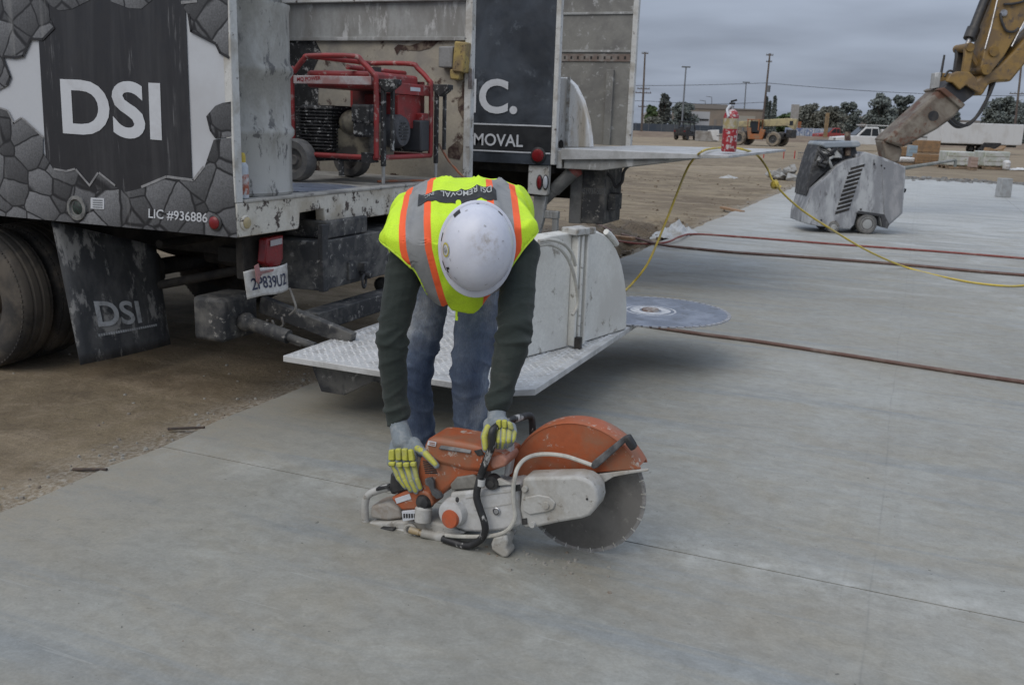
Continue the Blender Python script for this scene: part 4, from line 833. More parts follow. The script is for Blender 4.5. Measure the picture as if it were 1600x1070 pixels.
# running gear
for yy in (4.42, 5.25): b = MB(); b.box2((-4.6, yy, .60), (-.12, yy+.08, .80)); b.build('frame_rail', M_under, T1, bevel=.005)
for i in range(9): b = MB(); b.box2((-4.5+i*.53, Y0+.08, .86), (-4.42+i*.53, Y1-.05, .953)); b.build('deck_joist', M_under, T1)
WX, WZ, WR = -1.93, .345, .40
M_tyre1 = mat('truck_tyre', (.035, .033, .031), (.10, .085, .068), .5, 3.5, rough=.92); M_rim1 = mat('muddy_rim', (.06, .043, .032), (.10, .075, .055), .45, 6, rough=.8)
def truck_wheel(y, out):
    b = MB(); h = .115; prof = [(.22, -h*.8), (.27, -h), (.34, -h*1.05), (.375, -h*.95), (.392, -h*.8)]
    for k in (-.5, 0, .5): prof += [(.4, h*(k-.18)), (.4, h*(k+.12)), (.388, h*(k+.16)), (.388, h*(k+.24))]
    prof += [(.392, h*.85), (.375, h*.95), (.34, h*1.05), (.27, h), (.22, h*.8)]
    b.lathe(prof, (WX, y, WZ), (0, 1, 0), 56, True); w = b.build('wheel', M_tyre1, T1)
    b = MB()
    for i in range(84):
        a = 6.2832*i/84; c_, s_ = math.cos(a), math.sin(a); rot = Matrix.Rotation(-a, 3, 'Y')
        for sy in (-1, 1): b.box((WX+c_*.3785, y+sy*h*.78, WZ+s_*.3815), (.022, h*.22, .0155), rot)
    tag(b.build('tread_lugs', M_tyre1, w), kind='stuff')
    b = MB(); s = 1 if out else -1; b.lathe([(.03, -.03*s), (.09, -.03*s), (.11, .02*s), (.17, .03*s), (.20, -.07*s), (.225, -.095*s), (.228, .09*s), (.03, .09*s)], (WX, y, WZ), (0, 1, 0), 32); r_ = b.build('rim', M_rim1, w)
    for i in range(8): a = i*.785; b = MB(); p = V((WX+.14*math.cos(a), y+.03*s, WZ+.14*math.sin(a))); b.cyl(p, p+V((0, -.035*s, 0)), .013, n=6); b.build('lug_nut', M_under, r_)
for y, o_ in ((Y0+.13, True), (Y0+.40, False), (Y1-.40, True), (Y1-.13, False)): truck_wheel(y, o_)
b = MB(); b.cyl((WX, Y0+.15, WZ), (WX, Y1-.15, WZ), .06, n=14); b.ball((WX, 4.88, WZ), (.2, .17, .18)); b.build('rear_axle', M_under, T1)
for yy in (4.3, 5.36):
    b = MB(); b.tube(spline([(WX-.65, yy, .6), (WX-.3, yy, .47), (WX, yy, .42), (WX+.3, yy, .47), (WX+.65, yy, .6)], 4), .045, 6); b.build('leaf_spring', M_under, T1)
b = MB(); b.box2((-3.6, 4.0, .35), (-2.6, 5.7, .75)); b.build('fuel_tank', M_under, T1, bevel=.08)
b = MB(); b.cyl((-1.1, 4.62, .55), (-.4, 4.62, .5), .04); b.cyl((-.9, 4.0, .70), (-.9, 5.7, .70), .025); b.box2((-.5, 4.0, .64), (-.25, 5.8, .72)); b.box2((-.22, 3.80, .60), (-.17, 3.92, .84)); b.cyl((-1.0, 4.1, .45), (-.3, 4.15, .62), .025); b.build('under_frame', M_under, T1, bevel=.006)
# mud flap
fq = [on_y(80, 346, 3.66), on_y(243, 384, 4.16), on_y(262, 537, 4.20), on_y(125, 570, 3.66)]
M_flap = mat('mud_flap', (.034, .037, .042), (.075, .077, .08), .42, 5, (.24, .24, .235), .27, 5, rough=.6, st=(1, 1.9, .75))
def fw_(u, v, off=0.0):
    p = fq[0].lerp(fq[1], u).lerp(fq[3].lerp(fq[2], u), v); return p+V((.03*math.sin(u*2.6)*v+off, -off*.5, 0))
b = MB(); n = 12; b.add([fw_(i/n, j/n) for j in range(n+1) for i in range(n+1)], [(j*(n+1)+i, j*(n+1)+i+1, (j+1)*(n+1)+i+1, (j+1)*(n+1)+i) for j in range(n) for i in range(n)])
fl = b.build('mud_flap', M_flap, T1, recalc=False, sharp=180); fl.modifiers.new('s', 'SOLIDIFY').thickness = .008
M_fltx = mat('flap_print', (.38, .40, .42), (.24, .25, .26), .35, 20, rough=.6)
text_on('lettering', 'DSI', (0, 0, 0), (1, 0, 0), (0, 0, 1), M_fltx, fl, bold=.02, warp=lambda a, c: fw_(.24+.46*a, .745-.20*c, .012))
b = MB()
for i in range(26): b.add([fw_(.22+.025*i, .815-.001*i, .012), fw_(.22+.025*i+.019, .815-.001*i, .012), fw_(.22+.025*i+.019, .795-.001*i, .012), fw_(.22+.025*i, .795-.001*i, .012)], [(0, 1, 2, 3)])
b.build('lettering', M_fltx, fl, recalc=False)

# ================================================================ the second truck, backed up the same way
M_blu = mat('slate_print', (.022, .027, .035), (.055, .066, .083), .5, 1.6, (.075, .088, .105), .12, 7, rough=.45, bump=.08)
M_blu2 = mat('black_print', (.013, .014, .017), (.025, .027, .03), .4, 3, rough=.45, bump=.05)
M_int2 = mat('grey_lining', (.225, .22, .20), (.16, .155, .145), .45, 3, (.36, .36, .35), .14, 12, rough=.6)
B0, B1, BX, BZ = 7.72, 10.08, -.01, 1.185
T2 = thing('box_truck', 'second work truck with slate printed side, open rear and raised lift gate', 'truck', (-2.0, 8.9, -.06))
b = MB(); b.box2((-4.6, B0, 1.055), (BX-.03, B0+.04, 3.1)); s2 = b.build('side_panel', M_blu, T2)
zl = [on_y(800, y_, B0).z for y_ in (192, 227, 232)]
b = MB(); b.box2((-4.5, B0-.003, 1.16), (BX-.032, B0-.001, on_y(800, 196, B0).z)); b.build('black_band', M_blu2, s2)
for y_ in (195.5, 237.5): z_ = on_y(800, y_, B0).z; b = MB(); b.box2((-4.5, B0-.006, z_-.006), (BX-.033, B0-.0032, z_+.006)); b.build('white_line', M_letter, s2)
def t2(s, x0, x1, yb, yt, bold, sl=.055):
    o = on_y(x0, yb-(x1-x0)*sl*0, B0-.007); e = on_y(x1, yb, B0-.007); o.z = e.z = (o.z+e.z)/2; h = on_y((x0+x1)/2, yt, B0-.007).z-on_y((x0+x1)/2, yb, B0-.007).z
    text_on('lettering', s, o, V((e.x-o.x, 0, 0)), (0, 0, h), M_letter, s2, bold=bold)
t2('INC.', 682, 808, 177, 123, .028); t2('REMOVAL', 715, 817, 228, 209, .014)
lamp('marker_light', on_y(841, 243, B0-.002), (0, -1, 0), .055, M_redl, s2)
b = MB(); b.box2((BX-.03, B0-.004, 1.06), (BX+.012, B0+.055, 3.1)); b.build('corner_post', M_post_w, T2, bevel=.004)
b = MB(); b.box2((BX-.05, B1-.055, 1.19), (BX+.006, B1+.01, 3.1)); b.build('corner_post', M_post_w, T2, bevel=.004)
b = MB(); b.box2((-4.6, B1-.04, 1.19), (BX-.05, B1, 3.1)); b.build('far_wall', M_int2, T2)
for zc_ in (on_y(940, 22, B1).z, on_y(940, 81, B1).z): b = MB(); b.box2((-3.5, B1-.055, zc_-.012), (BX-.052, B1-.041, zc_+.012)); b.build('wall_seam', M_galv, T2, bevel=.003)
zt = on_y(940, 90, B1).z; b = MB(); b.box2((-3.5, B1-.052, zt-.045), (BX-.055, B1-.041, zt+.03)); et = b.build('cargo_track', mat('rusty_track', (.16, .12, .1), (.24, .22, .2), .4, 9, rough=.7), T2)
for i in range(26): b = MB(); b.box((BX-.11-.075*i, B1-.0525, zt-.008), (.02, .002, .03)); b.build('slot', M_under, et)
b = MB(); b.box2((BX-.30, B1-.075, 1.19), (BX-.22, B1-.041, on_y(960, 110, B1).z)); b.build('wall_strut', M_int2, T2, bevel=.004)
b = MB(); b.box2((-3.2, B0+.045, 1.19), (-3.16, B1-.045, 3.1)); b.build('bulkhead', M_int2, T2)
b = MB(); b.box2((-4.6, B0+.045, 1.10), (BX-.002, B1-.045, BZ)); b.build('deck', M_deck, T2)
b = MB(); b.box2((BX, B0+.06, 1.03), (BX+.05, B1-.06, 1.18)); b.build('rear_sill', M_post_w, T2, bevel=.006)
pa, pb_ = V((BX+.055, B0+.02, 1.20)), V((BX+.055, B1, 1.20)); pc = on_y(1228, 233.5, B1+.1); pd = on_y(1139, 243, B0+.02)
dz = [V((0, 0, -.095)), V((0, 0, -.022)), V((0, 0, -.022)), V((0, 0, -.095))]; b = MB(); P4 = [pa, pd, pc, pb_]; b.add(P4+[p+d for p, d in zip(P4, dz)], [(0, 1, 2, 3), (7, 6, 5, 4)]+[(i, 4+i, 4+(i+1) % 4, (i+1) % 4) for i in range(4)]); b.build('platform', mat('dusty_platform', (.45, .455, .455), (.33, .33, .32), .42, 5, rough=.55), T2, bevel=.004)
b = MB(); b.prism([pa+V((.02, .03, -.088)), pa+V((1.0, .03, -.034)), pa+V((.85, .03, -.085)), pa+V((.35, .03, -.17)), pa+V((.02, .03, -.17))], (0, 2.2, 0)); b.build('platform_frame', M_galv, T2, bevel=.005)
g0, g1 = on_y(887, 347, B0+.2), on_y(947, 262, B0+.2)
b = MB(); b.box2((g0.x+.12, B0+.2, g0.z), (g1.x, B0+.7, g1.z+.06)); gh = b.build('gate_housing', M_dsteel, T2, bevel=.008)
text_on('lettering', '951/737-5077', on_y(908, 303, B0+.197), on_y(946, 304, B0+.197)-on_y(908, 303, B0+.197), V((0, 0, .05)), mat('scratched_mark', (.13, .135, .14), rough=.7), gh, bold=.0)
b = MB(); b.box2((g0.x, B0+.22, g0.z-.01), (g0.x+.115, B0+.5, g1.z+.06)); b.build('housing_post', mat('post_grey', (.16, .16, .155), (.1, .1, .095), .4, 8, rough=.7), T2, bevel=.006)
b = MB(); b.box2((g1.x, B0+.3, g0.z+.12), (g1.x+.07, B0+.5, g0.z+.26)); b.build('side_bracket', M_dsteel, T2, bevel=.005)
c0, c1 = on_y(866, 297, B0+.15), on_y(897, 267, B0+.15); b = MB(); b.cyl(c0, c1, .06); b.cyl(c0.lerp(c1, -.8), c0, .05); cy_ = b.build('lift_cylinder', mat('cyl_grey', (.13, .13, .125), (.2, .2, .19), .4, 9, rough=.6), T2)
b = MB(); d = (c1-c0).normalized(); b.lathe([(.02, .0), (.066, .01), (.07, .05), (.03, .075)], c1-d*.02, d, 20); b.build('red_cap', mat('cap_red', (.30, .09, .075), (.2, .1, .09), .4, 20, rough=.6), cy_)
b = MB(); b.tube(spline([on_y(a, c, B0+.25) for a, c in ((945, 268), (957, 280), (962, 292), (972, 284), (975, 268), (985, 258), (1003, 253))], 6), .014, 8); b.build('hydraulic_hose', M_blackp, T2)
b = MB(); b.prism([on_y(a, c, B0+.02) for a, c in ((826, 258), (858, 259), (855, 304), (852, 306), (824, 303))], (0, .06, 0)); lp = b.build('lamp_panel', M_post_w, T2, bevel=.006)
for x_, m_ in ((843, M_redl), (852.5, M_panelw)):
    c = on_y(x_, 285, B0+.016); b = MB(); b.ball(c, (.030, .014, .066), 18); o = b.build('tail_lamp', M_blackp, lp); b = MB(); b.ball(c+V((0, -.006, 0)), (.022, .014, .056), 18); b.build('lens', m_, o)
b = MB(); b.prism([on_y(a, c, B0+.06) for a, c in ((834, 306), (853, 307), (848, 345), (838, 380), (830, 380))], (0, .06, 0)); b.build('lamp_bracket', M_galv, T2, bevel=.005)
b = MB(); q = on_y(855, 335, B0+.1); b.box(q, (.22, .06, .07)); b.box(q+V((-.08, 0, -.12)), (.04, .05, .2)); b.box(q+V((.08, 0, -.14)), (.05, .05, .24)); b.box(q+V((.0, .05, -.28)), (.3, .2, .08)); b.build('bumper_bracket', M_galv, T2, bevel=.008)
for yy in (8.5, 9.25): b = MB(); b.box2((-4.6, yy, .72), (-.1, yy+.08, .98)); b.build('frame_rail', M_under, T2)
b = MB(); b.box2((-4.6, B0+.1, .98), (-.05, B1-.1, 1.05)); b.build('under_frame', M_under, T2)
WX, WZ = -1.9, .36
_T1 = T1; T1 = T2
for y, o_ in ((B0+.14, True), (B0+.42, False), (B1-.42, True), (B1-.14, False)): truck_wheel(y, o_)
b = MB(); b.cyl((WX, B0+.15, WZ), (WX, B1-.15, WZ), .07); b.build('rear_axle', M_under, T2); T1 = _T1
for yy in (B0+.1, B1-.6): b = MB(); b.box2((-1.35, yy, .12), (-1.33, yy+.5, .95)); b.build('mud_flap', M_blackp, T2)
# ================================================================ things on the trucks
M_drum = mat('slurry_drum', (.29, .282, .255), (.42, .415, .39), .42, 6, (.12, .118, .115), .25, 13, rough=.65, st=(1, 1, .45), bump=.3)
dc = on_y(369, 300, 4.0); dc.z = ZD+.013
b = MB(); R0, HH = .285, .925
prof = [(R0*.93, .0), (R0*1.0, .0), (R0*1.02, .015), (R0, .03)]
for f in (.335, .66): prof += [(R0, HH*f-.035), (R0*1.055, HH*f-.012), (R0*1.055, HH*f+.012), (R0, HH*f+.035)]
prof += [(R0, HH-.03), (R0*1.02, HH-.015), (R0*1.02, HH), (R0*.97, HH), (R0*.965, HH-.02), (.01, HH-.022)]
b.lathe(prof, dc, (0, 0, 1), 48); dr = thing('steel_drum', 'slurry-splashed grey steel drum standing at the corner of the truck bed', 'drum', dc); b.build('shell', M_drum, dr)
b = MB(); b.cyl(dc+V((.15, -.1, HH-.022)), dc+V((.15, -.1, HH-.005)), .03); b.build('bung', M_galv, dr)
sc = on_y(379, 316, 3.72); sc.z = ZD+.013
sc_ = thing('spray_can', 'white and red spray can with yellow cap in front of the drum', 'spray can', sc)
b = MB(); b.lathe([(.028, 0), (.032, .004), (.032, .15), (.029, .158), (.02, .172)], sc, (0, 0, 1), 24); b.build('can_body', mat('can_white', (.5, .52, .55), (.34, .4, .46), .4, 15, rough=.35), sc_)
b = MB(); b.lathe([(.0325, .02), (.0325, .115), (.0322, .116), (.0322, .019)], sc, (0, 0, 1), 24, True); lb = b.build('label', mat('can_red', (.34, .09, .05), (.5, .5, .5), .42, 30, rough=.4), sc_)
b = MB(); b.lathe([(.021, .165), (.021, .20), (.016, .215), (.004, .217)], sc, (0, 0, 1), 20); b.build('cap', mat('cap_yellow', (.5, .37, .05), rough=.4), sc_)
M_blade = mat('blade_steel', (.20, .225, .275), (.30, .33, .39), .45, 5, (.17, .185, .21), .2, 14, rough=.42, metal=.35)
M_seg = mat('blade_segment', (.33, .34, .36), (.22, .22, .23), .4, 30, rough=.55)
def saw_blade(name, lab, c, r, n, th=.005, hub=True, grp='round saw blades'):
    t = thing(name, lab, 'saw blade', c, grp); b = MB(); b.lathe([(.016, 0), (r*.957, 0), (r*.957, th), (.016, th)], c, (0, 0, 1), 96, True); b.build('core', M_blade, t)
    for i in range(n):
        a = 6.2832*i/n; b = MB(); d = 6.2832/n*.36; m_ = 3
        P = [c+V((math.cos(a+d*k/m_)*rr, math.sin(a+d*k/m_)*rr, -.001)) for rr, ks in ((r*.955, range(-m_, m_+1)), (r, range(m_, -m_-1, -1))) for k in ks]
        b.prism(P, (0, 0, th+.002)); b.build('segment', M_seg, t)
    if hub:
        b = MB(); b.lathe([(.018, th), (.05, th+.012), (.055, th)], c, (0, 0, 1), 32); b.build('hub', mat('hub_rust', (.16, .11, .09), (.3, .28, .26), .4, 30, rough=.6), t)
        b = MB(); b.lathe([(r*.14, th), (r*.14, th+.0015), (r*.255, th+.0015), (r*.255, th)], c, (0, 0, 1), 48, True); b.build('flange_mark', mat('flange_white', (.52, .53, .54), (.34, .36, .39), .4, 22, rough=.6), t)
        b = MB(); b.lathe([(r*.30, th), (r*.30, th+.001), (r*.325, th+.001), (r*.325, th)], c, (0, 0, 1), 48, True); b.build('wear_ring', mat('flange_white', (.5, .5, .5)), t)
    return t
saw_blade('saw_blade', 'big grey-blue diamond blade lying flat over the platform edge', V((1.455, 5.60, PZ+.006)), .485, 60)
saw_blade('saw_blade', 'dark flat saw blade lying on the truck deck behind the drum', V((-.40, 4.62, ZD+.002)), .33, 40, hub=False)
# --- generator
Yg = 5.06; gL = on_y(457, 180, Yg).x; gR = on_y(588, 180, Yg).x; yF = on_x(673, 190, gR).y
z1_ = on_y(520, 119, Yg).z; zT = on_y(520, 88, Yg).z; zS = on_y(457, 117, Yg).z; zB = on_y(588, 247, Yg).z
GEN = thing('generator', 'red frame portable generator with black engine on the truck bed', 'generator', ((gL+gR)/2, (Yg+yF)/2, ZD))
M_gred = mat('generator_red', (.29, .03, .03), (.19, .035, .033), .42, 8, (.34, .22, .2), .18, 16, rough=.5)
M_gblk = mat('splattered_black', (.018, .018, .019), (.05, .05, .05), .35, 8, (.34, .34, .33), .20, 32, rough=.7)
for y in (Yg, yF):
    b = MB(); b.tube(spline([(gL, y, zB), (gL, y, zS), (gL+.02, y, zS+.02), (gL+.09, y, zT-.02), (gL+.14, y, zT), (gR-.16, y, zT), (gR-.10, y, zT-.03), (gR-.02, y, zS+.01), (gR, y, zS-.05), (gR, y, zB)], 5), .0165, 10); b.build('frame_loop', M_gred, GEN)
for x, z in ((gL, zB), (gR, zB), (gL+.14, zT-.0), (gR-.2, zS+.05)): b = MB(); b.cyl((x, Yg, z), (x, yF, z), .0155, n=10); b.build('frame_rail', M_gred, GEN)
for y in (Yg, yF): b = MB(); b.cyl((gL, y, zB), (gR, y, zB), .0155, n=10); b.build('frame_rail', M_gred, GEN)
b = MB(); b.box2((gL+.03, yF-.05, z1_-.24), (gR-.03, yF-.035, z1_)) ; b.build('rear_panel', mat('dark_red_panel', (.10, .014, .014), (.03, .02, .02), .5, 6, rough=.6), GEN)
b = MB(); b.box2((gL+.02, yF-.06, zB+.02), (gR-.03, yF-.052, z1_-.245)); b.build('rear_mesh', M_gblk, GEN)
z1, z0 = on_y(520, 119, Yg).z, on_y(520, 132, Yg).z
b = MB(); b.box2((gL+.02, Yg-.012, z0), (gR-.03, Yg+.006, z1)); strip = b.build('name_strip', mat('strip_grey', (.44, .40, .40), (.36, .2, .19), .4, 7, rough=.5), GEN, bevel=.003)
text_on('lettering', 'MQ POWER', on_y(464, 128.5, Yg-.0135), on_y(501, 126.5, Yg-.0135)-on_y(464, 128.5, Yg-.0135), V((0, 0, .028)), mat('text_red', (.30, .025, .03), rough=.5), strip, bold=.02)
zk = on_y(540, 110, Yg).z; b = MB(); b.box2((gL+.07, Yg+.05, z0-.02), (gR-.06, yF-.06, zk)); b.build('fuel_tank', M_gred, GEN, bevel=.02)
b = MB(); b.cyl((gL+.42, Yg+.3, zk), (gL+.42, Yg+.3, zk+.035), .035); b.build('fuel_cap', M_blackp, GEN)
zp1, zp0 = on_x(640, 131, gR).z, on_x(640, 146, gR).z
b = MB(); b.box2((gR-.02, Yg+.02, zp0-.01), (gR-.003, yF-.02, zp1)); b.build('end_panel', M_gred, GEN, bevel=.004)
b = MB(); b.box2((gR-.0025, Yg+.42, zp0+.015), (gR-.0005, Yg+.55, zp1-.02)); b.build('sticker', M_letter, GEN)
b = MB(); b.box2((gR-.12, yF-.11, zB+.05), (gR-.004, yF-.02, zp0-.12)); b.box2((gR-.3, Yg+.35, zp0-.22), (gR-.05, yF-.04, zp0-.012)); b.build('control_box', M_gred, GEN, bevel=.006)
m0, m1 = on_y(463, 236, Yg+.06), on_y(518, 165, Yg+.06)
b = MB()
b.box2((m0.x+.012, Yg+.075, m0.z), (m1.x-.012, Yg+.34, m1.z)); mf = b.build('muffler', M_gblk, GEN, bevel=.02)
for i in range(13): b = MB(); z = m0.z+.02+(m1.z-m0.z-.04)*i/12; b.box2((m0.x, Yg+.06, z-.005), (m1.x, Yg+.3, z+.006)); b.build('fin', M_gblk, mf, bevel=.003)
b = MB(); e0 = on_y(560, 200, Yg+.2); b.ball(e0+V((-.02, 0, .03)), (.10, .12, .085), 20); b.box(e0+V((.0, .08, -.09)), (.26, .3, .17)); b.cyl(e0+V((.08, -.1, .0)), e0+V((.08, .1, .0)), .06); b.build('engine_block', mat('grimy_aluminium', (.22, .20, .15), (.06, .055, .05), .5, 8, rough=.6), GEN, bevel=.012)
b = MB(); p = on_y(573, 178, Yg+.08); b.box(p, (.13, .16, .11)); b.box(p+V((-.02, 0, -.09)), (.08, .14, .1)); b.build('carburettor', M_gblk, GEN, bevel=.015)
b = MB(); a0 = on_x(615, 205, gR-.08); b.lathe([(.02, .0), (.09, .0), (.105, .03), (.105, .22), (.07, .27)], a0+V((.06, .02, .0)), (-1, 0, 0), 28); alt = b.build('alternator', mat('dark_grey_cover', (.045, .048, .055), (.09, .09, .095), .4, 10, rough=.6), GEN)
for i in range(6): b = MB(); b.box(a0+V((.062, .02, -.05+.02*i)), (.006, .12*math.cos((i-2.5)*.4), .008)); b.build('grille_slat', M_gblk, alt)
b = MB(); q = on_x(650, 212, gR-.06); b.box(q, (.14, .12, .2)); b.build('battery', mat('battery_grey', (.04, .042, .047), rough=.5), GEN, bevel=.01)
for (bx, ya) in ((gR+.03, Yg+.03), (gR+.03, yF+.02)):
    b = MB(); zt_ = zp1+.01; b.prism([(bx-.03, ya-.02, zt_-.03), (bx+.03, ya-.02, zt_-.08), (bx+.10, ya-.02, zt_-.03), (bx+.10, ya-.02, zt_), (bx-.03, ya-.02, zt_)], (0, .07, 0)); b.build('bracket', M_gblk, GEN, bevel=.005)
    b = MB(); b.box2((bx-.012, ya-.012, zB-.05), (bx+.012, ya+.018, zt_-.04)); b.box2((bx+.03, ya+.03, zB+.04), (bx+.05, ya+.055, zt_-.05)); b.build('leg_sleeve', M_gblk, GEN, bevel=.003)
    b = MB(); b.cyl((bx, ya+.002, ZD+.012), (bx, ya+.002, zB-.03), .011, n=10); b.build('leg', M_galv, GEN)
wc = on_y(464, 250, Yg-.02); wr = wc.z-ZD-.002
M_gt = mat('grey_tyre', (.12, .118, .115), (.2, .19, .175), .45, 6, rough=.85)
for y in (Yg-.03, yF-.08): wheel(GEN, V((wc.x, y, wc.z))-GEN.location, wr, .10, M_gt, mat('rim_dusty', (.16, .15, .14), (.09, .085, .08), .4, 10, rough=.7))
b = MB(); b.cyl((wc.x, Yg-.03, wc.z), (wc.x, yF, wc.z), .014); b.box2((wc.x, Yg+.02, zB-.03), (gR-.02, Yg+.06, zB-.012)); b.box((wc.x+.3, Yg+.02, zB-.07), (.02, .03, .1)); b.box((gR-.05, Yg-.015, zB), (.07, .04, .06)); b.build('undercarriage', M_gblk, GEN)
M_ocord = mat('orange_cord', (.30, .10, .045), (.2, .14, .1), .4, 12, rough=.6)
rope('extension_cord', [on_y(686, 225, 5.95), on_y(700, 250, 5.9), on_y(715, 268, 5.8), V((on_y(722, 275, 5.7).x, 5.7, ZD+.02)), V((-.15, 5.5, ZD+.016)), V((-.3, 5.3, ZD+.012))], .008, M_ocord, 'thin orange cord drooping beside the generator onto the deck', 'cord')
# --- white blade guards on the lowered platform
M_gw = mat('guard_white', (.66, .655, .61), (.56, .545, .50), .45, 3.2, (.30, .28, .24), .14, 9, rough=.5, bump=.1)
M_gedge = mat('guard_edge', (.45, .45, .43), (.2, .17, .13), .42, 14, rough=.6)
gA = on_z(903, 539, PZ); gB = on_z(979, 515, PZ); gD = on_z(812, 562, PZ)
dirR = (gB-gA); dirR.z = 0; LR = dirR.length; dirR.normalize()
gh_ = on_y(905, 362, (gA.y)).z-PZ
nR = V((-dirR.y, dirR.x, 0))
BG = thing('blade_guard', 'large white round-topped saw blade guard standing on the lowered platform', 'blade guard', gA)
def guard_half(nm, o, d, L, H, th, e=1.0):
    n_ = V((-d.y, d.x, 0)); pts = [o+V((0, 0, .004))]
    for i in range(15): a = i/14*math.pi/2; pts.append(o+d*L*math.cos(a)**e+V((0, 0, .004+H*math.sin(a))))
    b = MB(); b.prism(pts, n_*th); return b.build(nm, M_gw, BG, bevel=.008)
r1 = guard_half('right_half', gA, dirR, LR, gh_, .09, .8)
pts = [gA+dirR*LR*math.cos(a)**.8*1.004+V((0, 0, .004+gh_*1.004*math.sin(a)))+nR*.045 for a in [i/20*math.pi/2 for i in range(21)]]
b = MB(); b.tube(pts, .010, 6); b.build('rim_edge', M_gedge, r1)
hp = [gA+dirR*LR*math.cos(a)**.8*1.03+V((0, 0, .004+gh_*1.03*math.sin(a))) for a in (.95, 1.05, 1.15, 1.22)]
b = MB(); b.tube(hp, .016, 8); b.build('handle_strip', M_gw, r1)
dL = (gD-gA); dL.z = 0; dL.normalize()
l1 = guard_half('left_half', gA+dL*.09, dL, .56, gh_*1.0, -.09, .55)
# hinge channel between the halves
for k, w_ in ((.0, .018), (.045, .02), (.08, .018)):
    b = MB(); p = gA+dL*k-nR*.012; b.box(p+V((0, 0, gh_*.5)), (w_, .05, gh_*.96), Matrix.Rotation(math.atan2(dL.y, dL.x), 3, 'Z')); b.build('hinge_rib', M_gw, BG, bevel=.004)
for k in (.42, .9, 3.1):
    b = MB(); p = gA+dL*.05-nR*.035+V((0, 0, gh_*(.12+.19*k))); b.ball(p, .008, 10); b.build('bolt', M_gedge, BG)
b = MB(); p = gA+dL*.04+V((0, 0, gh_+.01)); b.box(p, (.16, .10, .035), Matrix.Rotation(math.atan2(dL.y, dL.x), 3, 'Z')); b.build('top_cap', M_gedge, BG, bevel=.006)
b = MB(); p = gA+dL*.07-nR*.05+V((0, 0, .03)); b.box(p, (.03, .03, .06)); b.build('foot', M_under, BG)
M_wh = mat('white_hose', (.48, .47, .42), (.36, .34, .3), .4, 12, rough=.5)
for i, L in enumerate((((842, 384), (858, 382), (876, 390), (890, 410), (899, 440), (903, 470), (899, 485), (894, 492)), ((842, 377), (862, 375), (880, 381), (893, 395), (899, 415)))):
    nL = V((-dL.y, dL.x, 0)); nL = nL if nL.dot(CAM-gA) > 0 else -nL; b = MB(); b.tube(spline([on_plane(a, c, gA+nL*.125, nL) for a, c in L], 6), .0085, 8); b.build('water_tube', M_wh, BG)
# second guard inside the other truck
gq = [on_y(a, c, 8.35) for a, c in ((868, 112), (885, 112), (898, 124), (910, 148), (918, 178), (922, 205), (923, 222), (866, 222), (866, 112))]
G2 = thing('blade_guard', 'rust-streaked white half-round blade guard standing in the second truck', 'blade guard', V((gq[6].x-.3, 8.4, BZ+.003)))
zlo = min(p.z for p in gq)-BZ-.003
M_gw2 = mat('guard_streaked', (.78, .77, .74), (.55, .48, .38), .30, 3.5, (.12, .10, .07), .10, 12, rough=.55, st=(2, 1, .4))
b = MB(); b.prism([p-V((0, 0, zlo)) for p in gq], (0, .10, 0)); b.build('shell', M_gw2, G2, bevel=.01)
b = MB(); b.box2((gq[1].x+.02, 8.33, BZ+.01), (gq[1].x+.045, 8.349, gq[1].z-.05)); b.build('rib', M_gedge, G2)
b = MB(); q = on_y(877, 217, 8.34); b.ball(V((q.x, 8.338, BZ+.035)), (.025, .01, .04), 12); b.build('slot', M_under, G2)
# --- fire extinguisher on the raised platform
ex = on_y(1138, 241, 8.12); ex.z = 1.218+.004
E1 = thing('fire_extinguisher', 'paint-splashed red fire extinguisher standing on the raised platform', 'fire extinguisher', ex)
ke = 8.35/FPX; r_ = 11.0*ke
M_exr = mat('extinguisher_red', (.34, .022, .03), (.26, .03, .035), .3, 12, (.52, .48, .47), .36, 24, rough=.45)
b = MB(); b.lathe([(r_*.9, 0), (r_, .012), (r_, 50*ke), (r_*.92, 54*ke), (r_*.65, 59*ke), (r_*.3, 61*ke)], ex, (0, 0, 1), 32); b.build('cylinder', M_exr, E1)
b = MB(); b.lathe([(r_*1.015, 33*ke), (r_*1.015, 48*ke), (r_*1.01, 48*ke), (r_*1.01, 33*ke)], ex, (0, 0, 1), 32, True); b.build('label', mat('label_tan', (.36, .29, .14), (.46, .44, .4), .4, 20, rough=.5), E1)
b = MB(); b.cyl(ex+V((0, 0, 60*ke)), ex+V((0, 0, 66*ke)), r_*.28); b.build('valve', M_chrome, E1)
b = MB(); b.box(ex+V((.0, -.01, 69*ke)), (.045, .03, 3*ke)); b.box(ex+V((.01, 0, 73*ke)), (.05, .03, 2.5*ke), Matrix.Rotation(-.3, 3, 'Y')); b.build('handle', M_blackp, E1, bevel=.003)
b = MB(); b.tube(spline([ex+V((-.01, -.02, 66*ke)), ex+V((-.03, -r_*.8, 60*ke)), ex+V((-.01, -r_*1.12, 50*ke))], 5), .011, 8); b.build('discharge_hose', M_letter, E1)

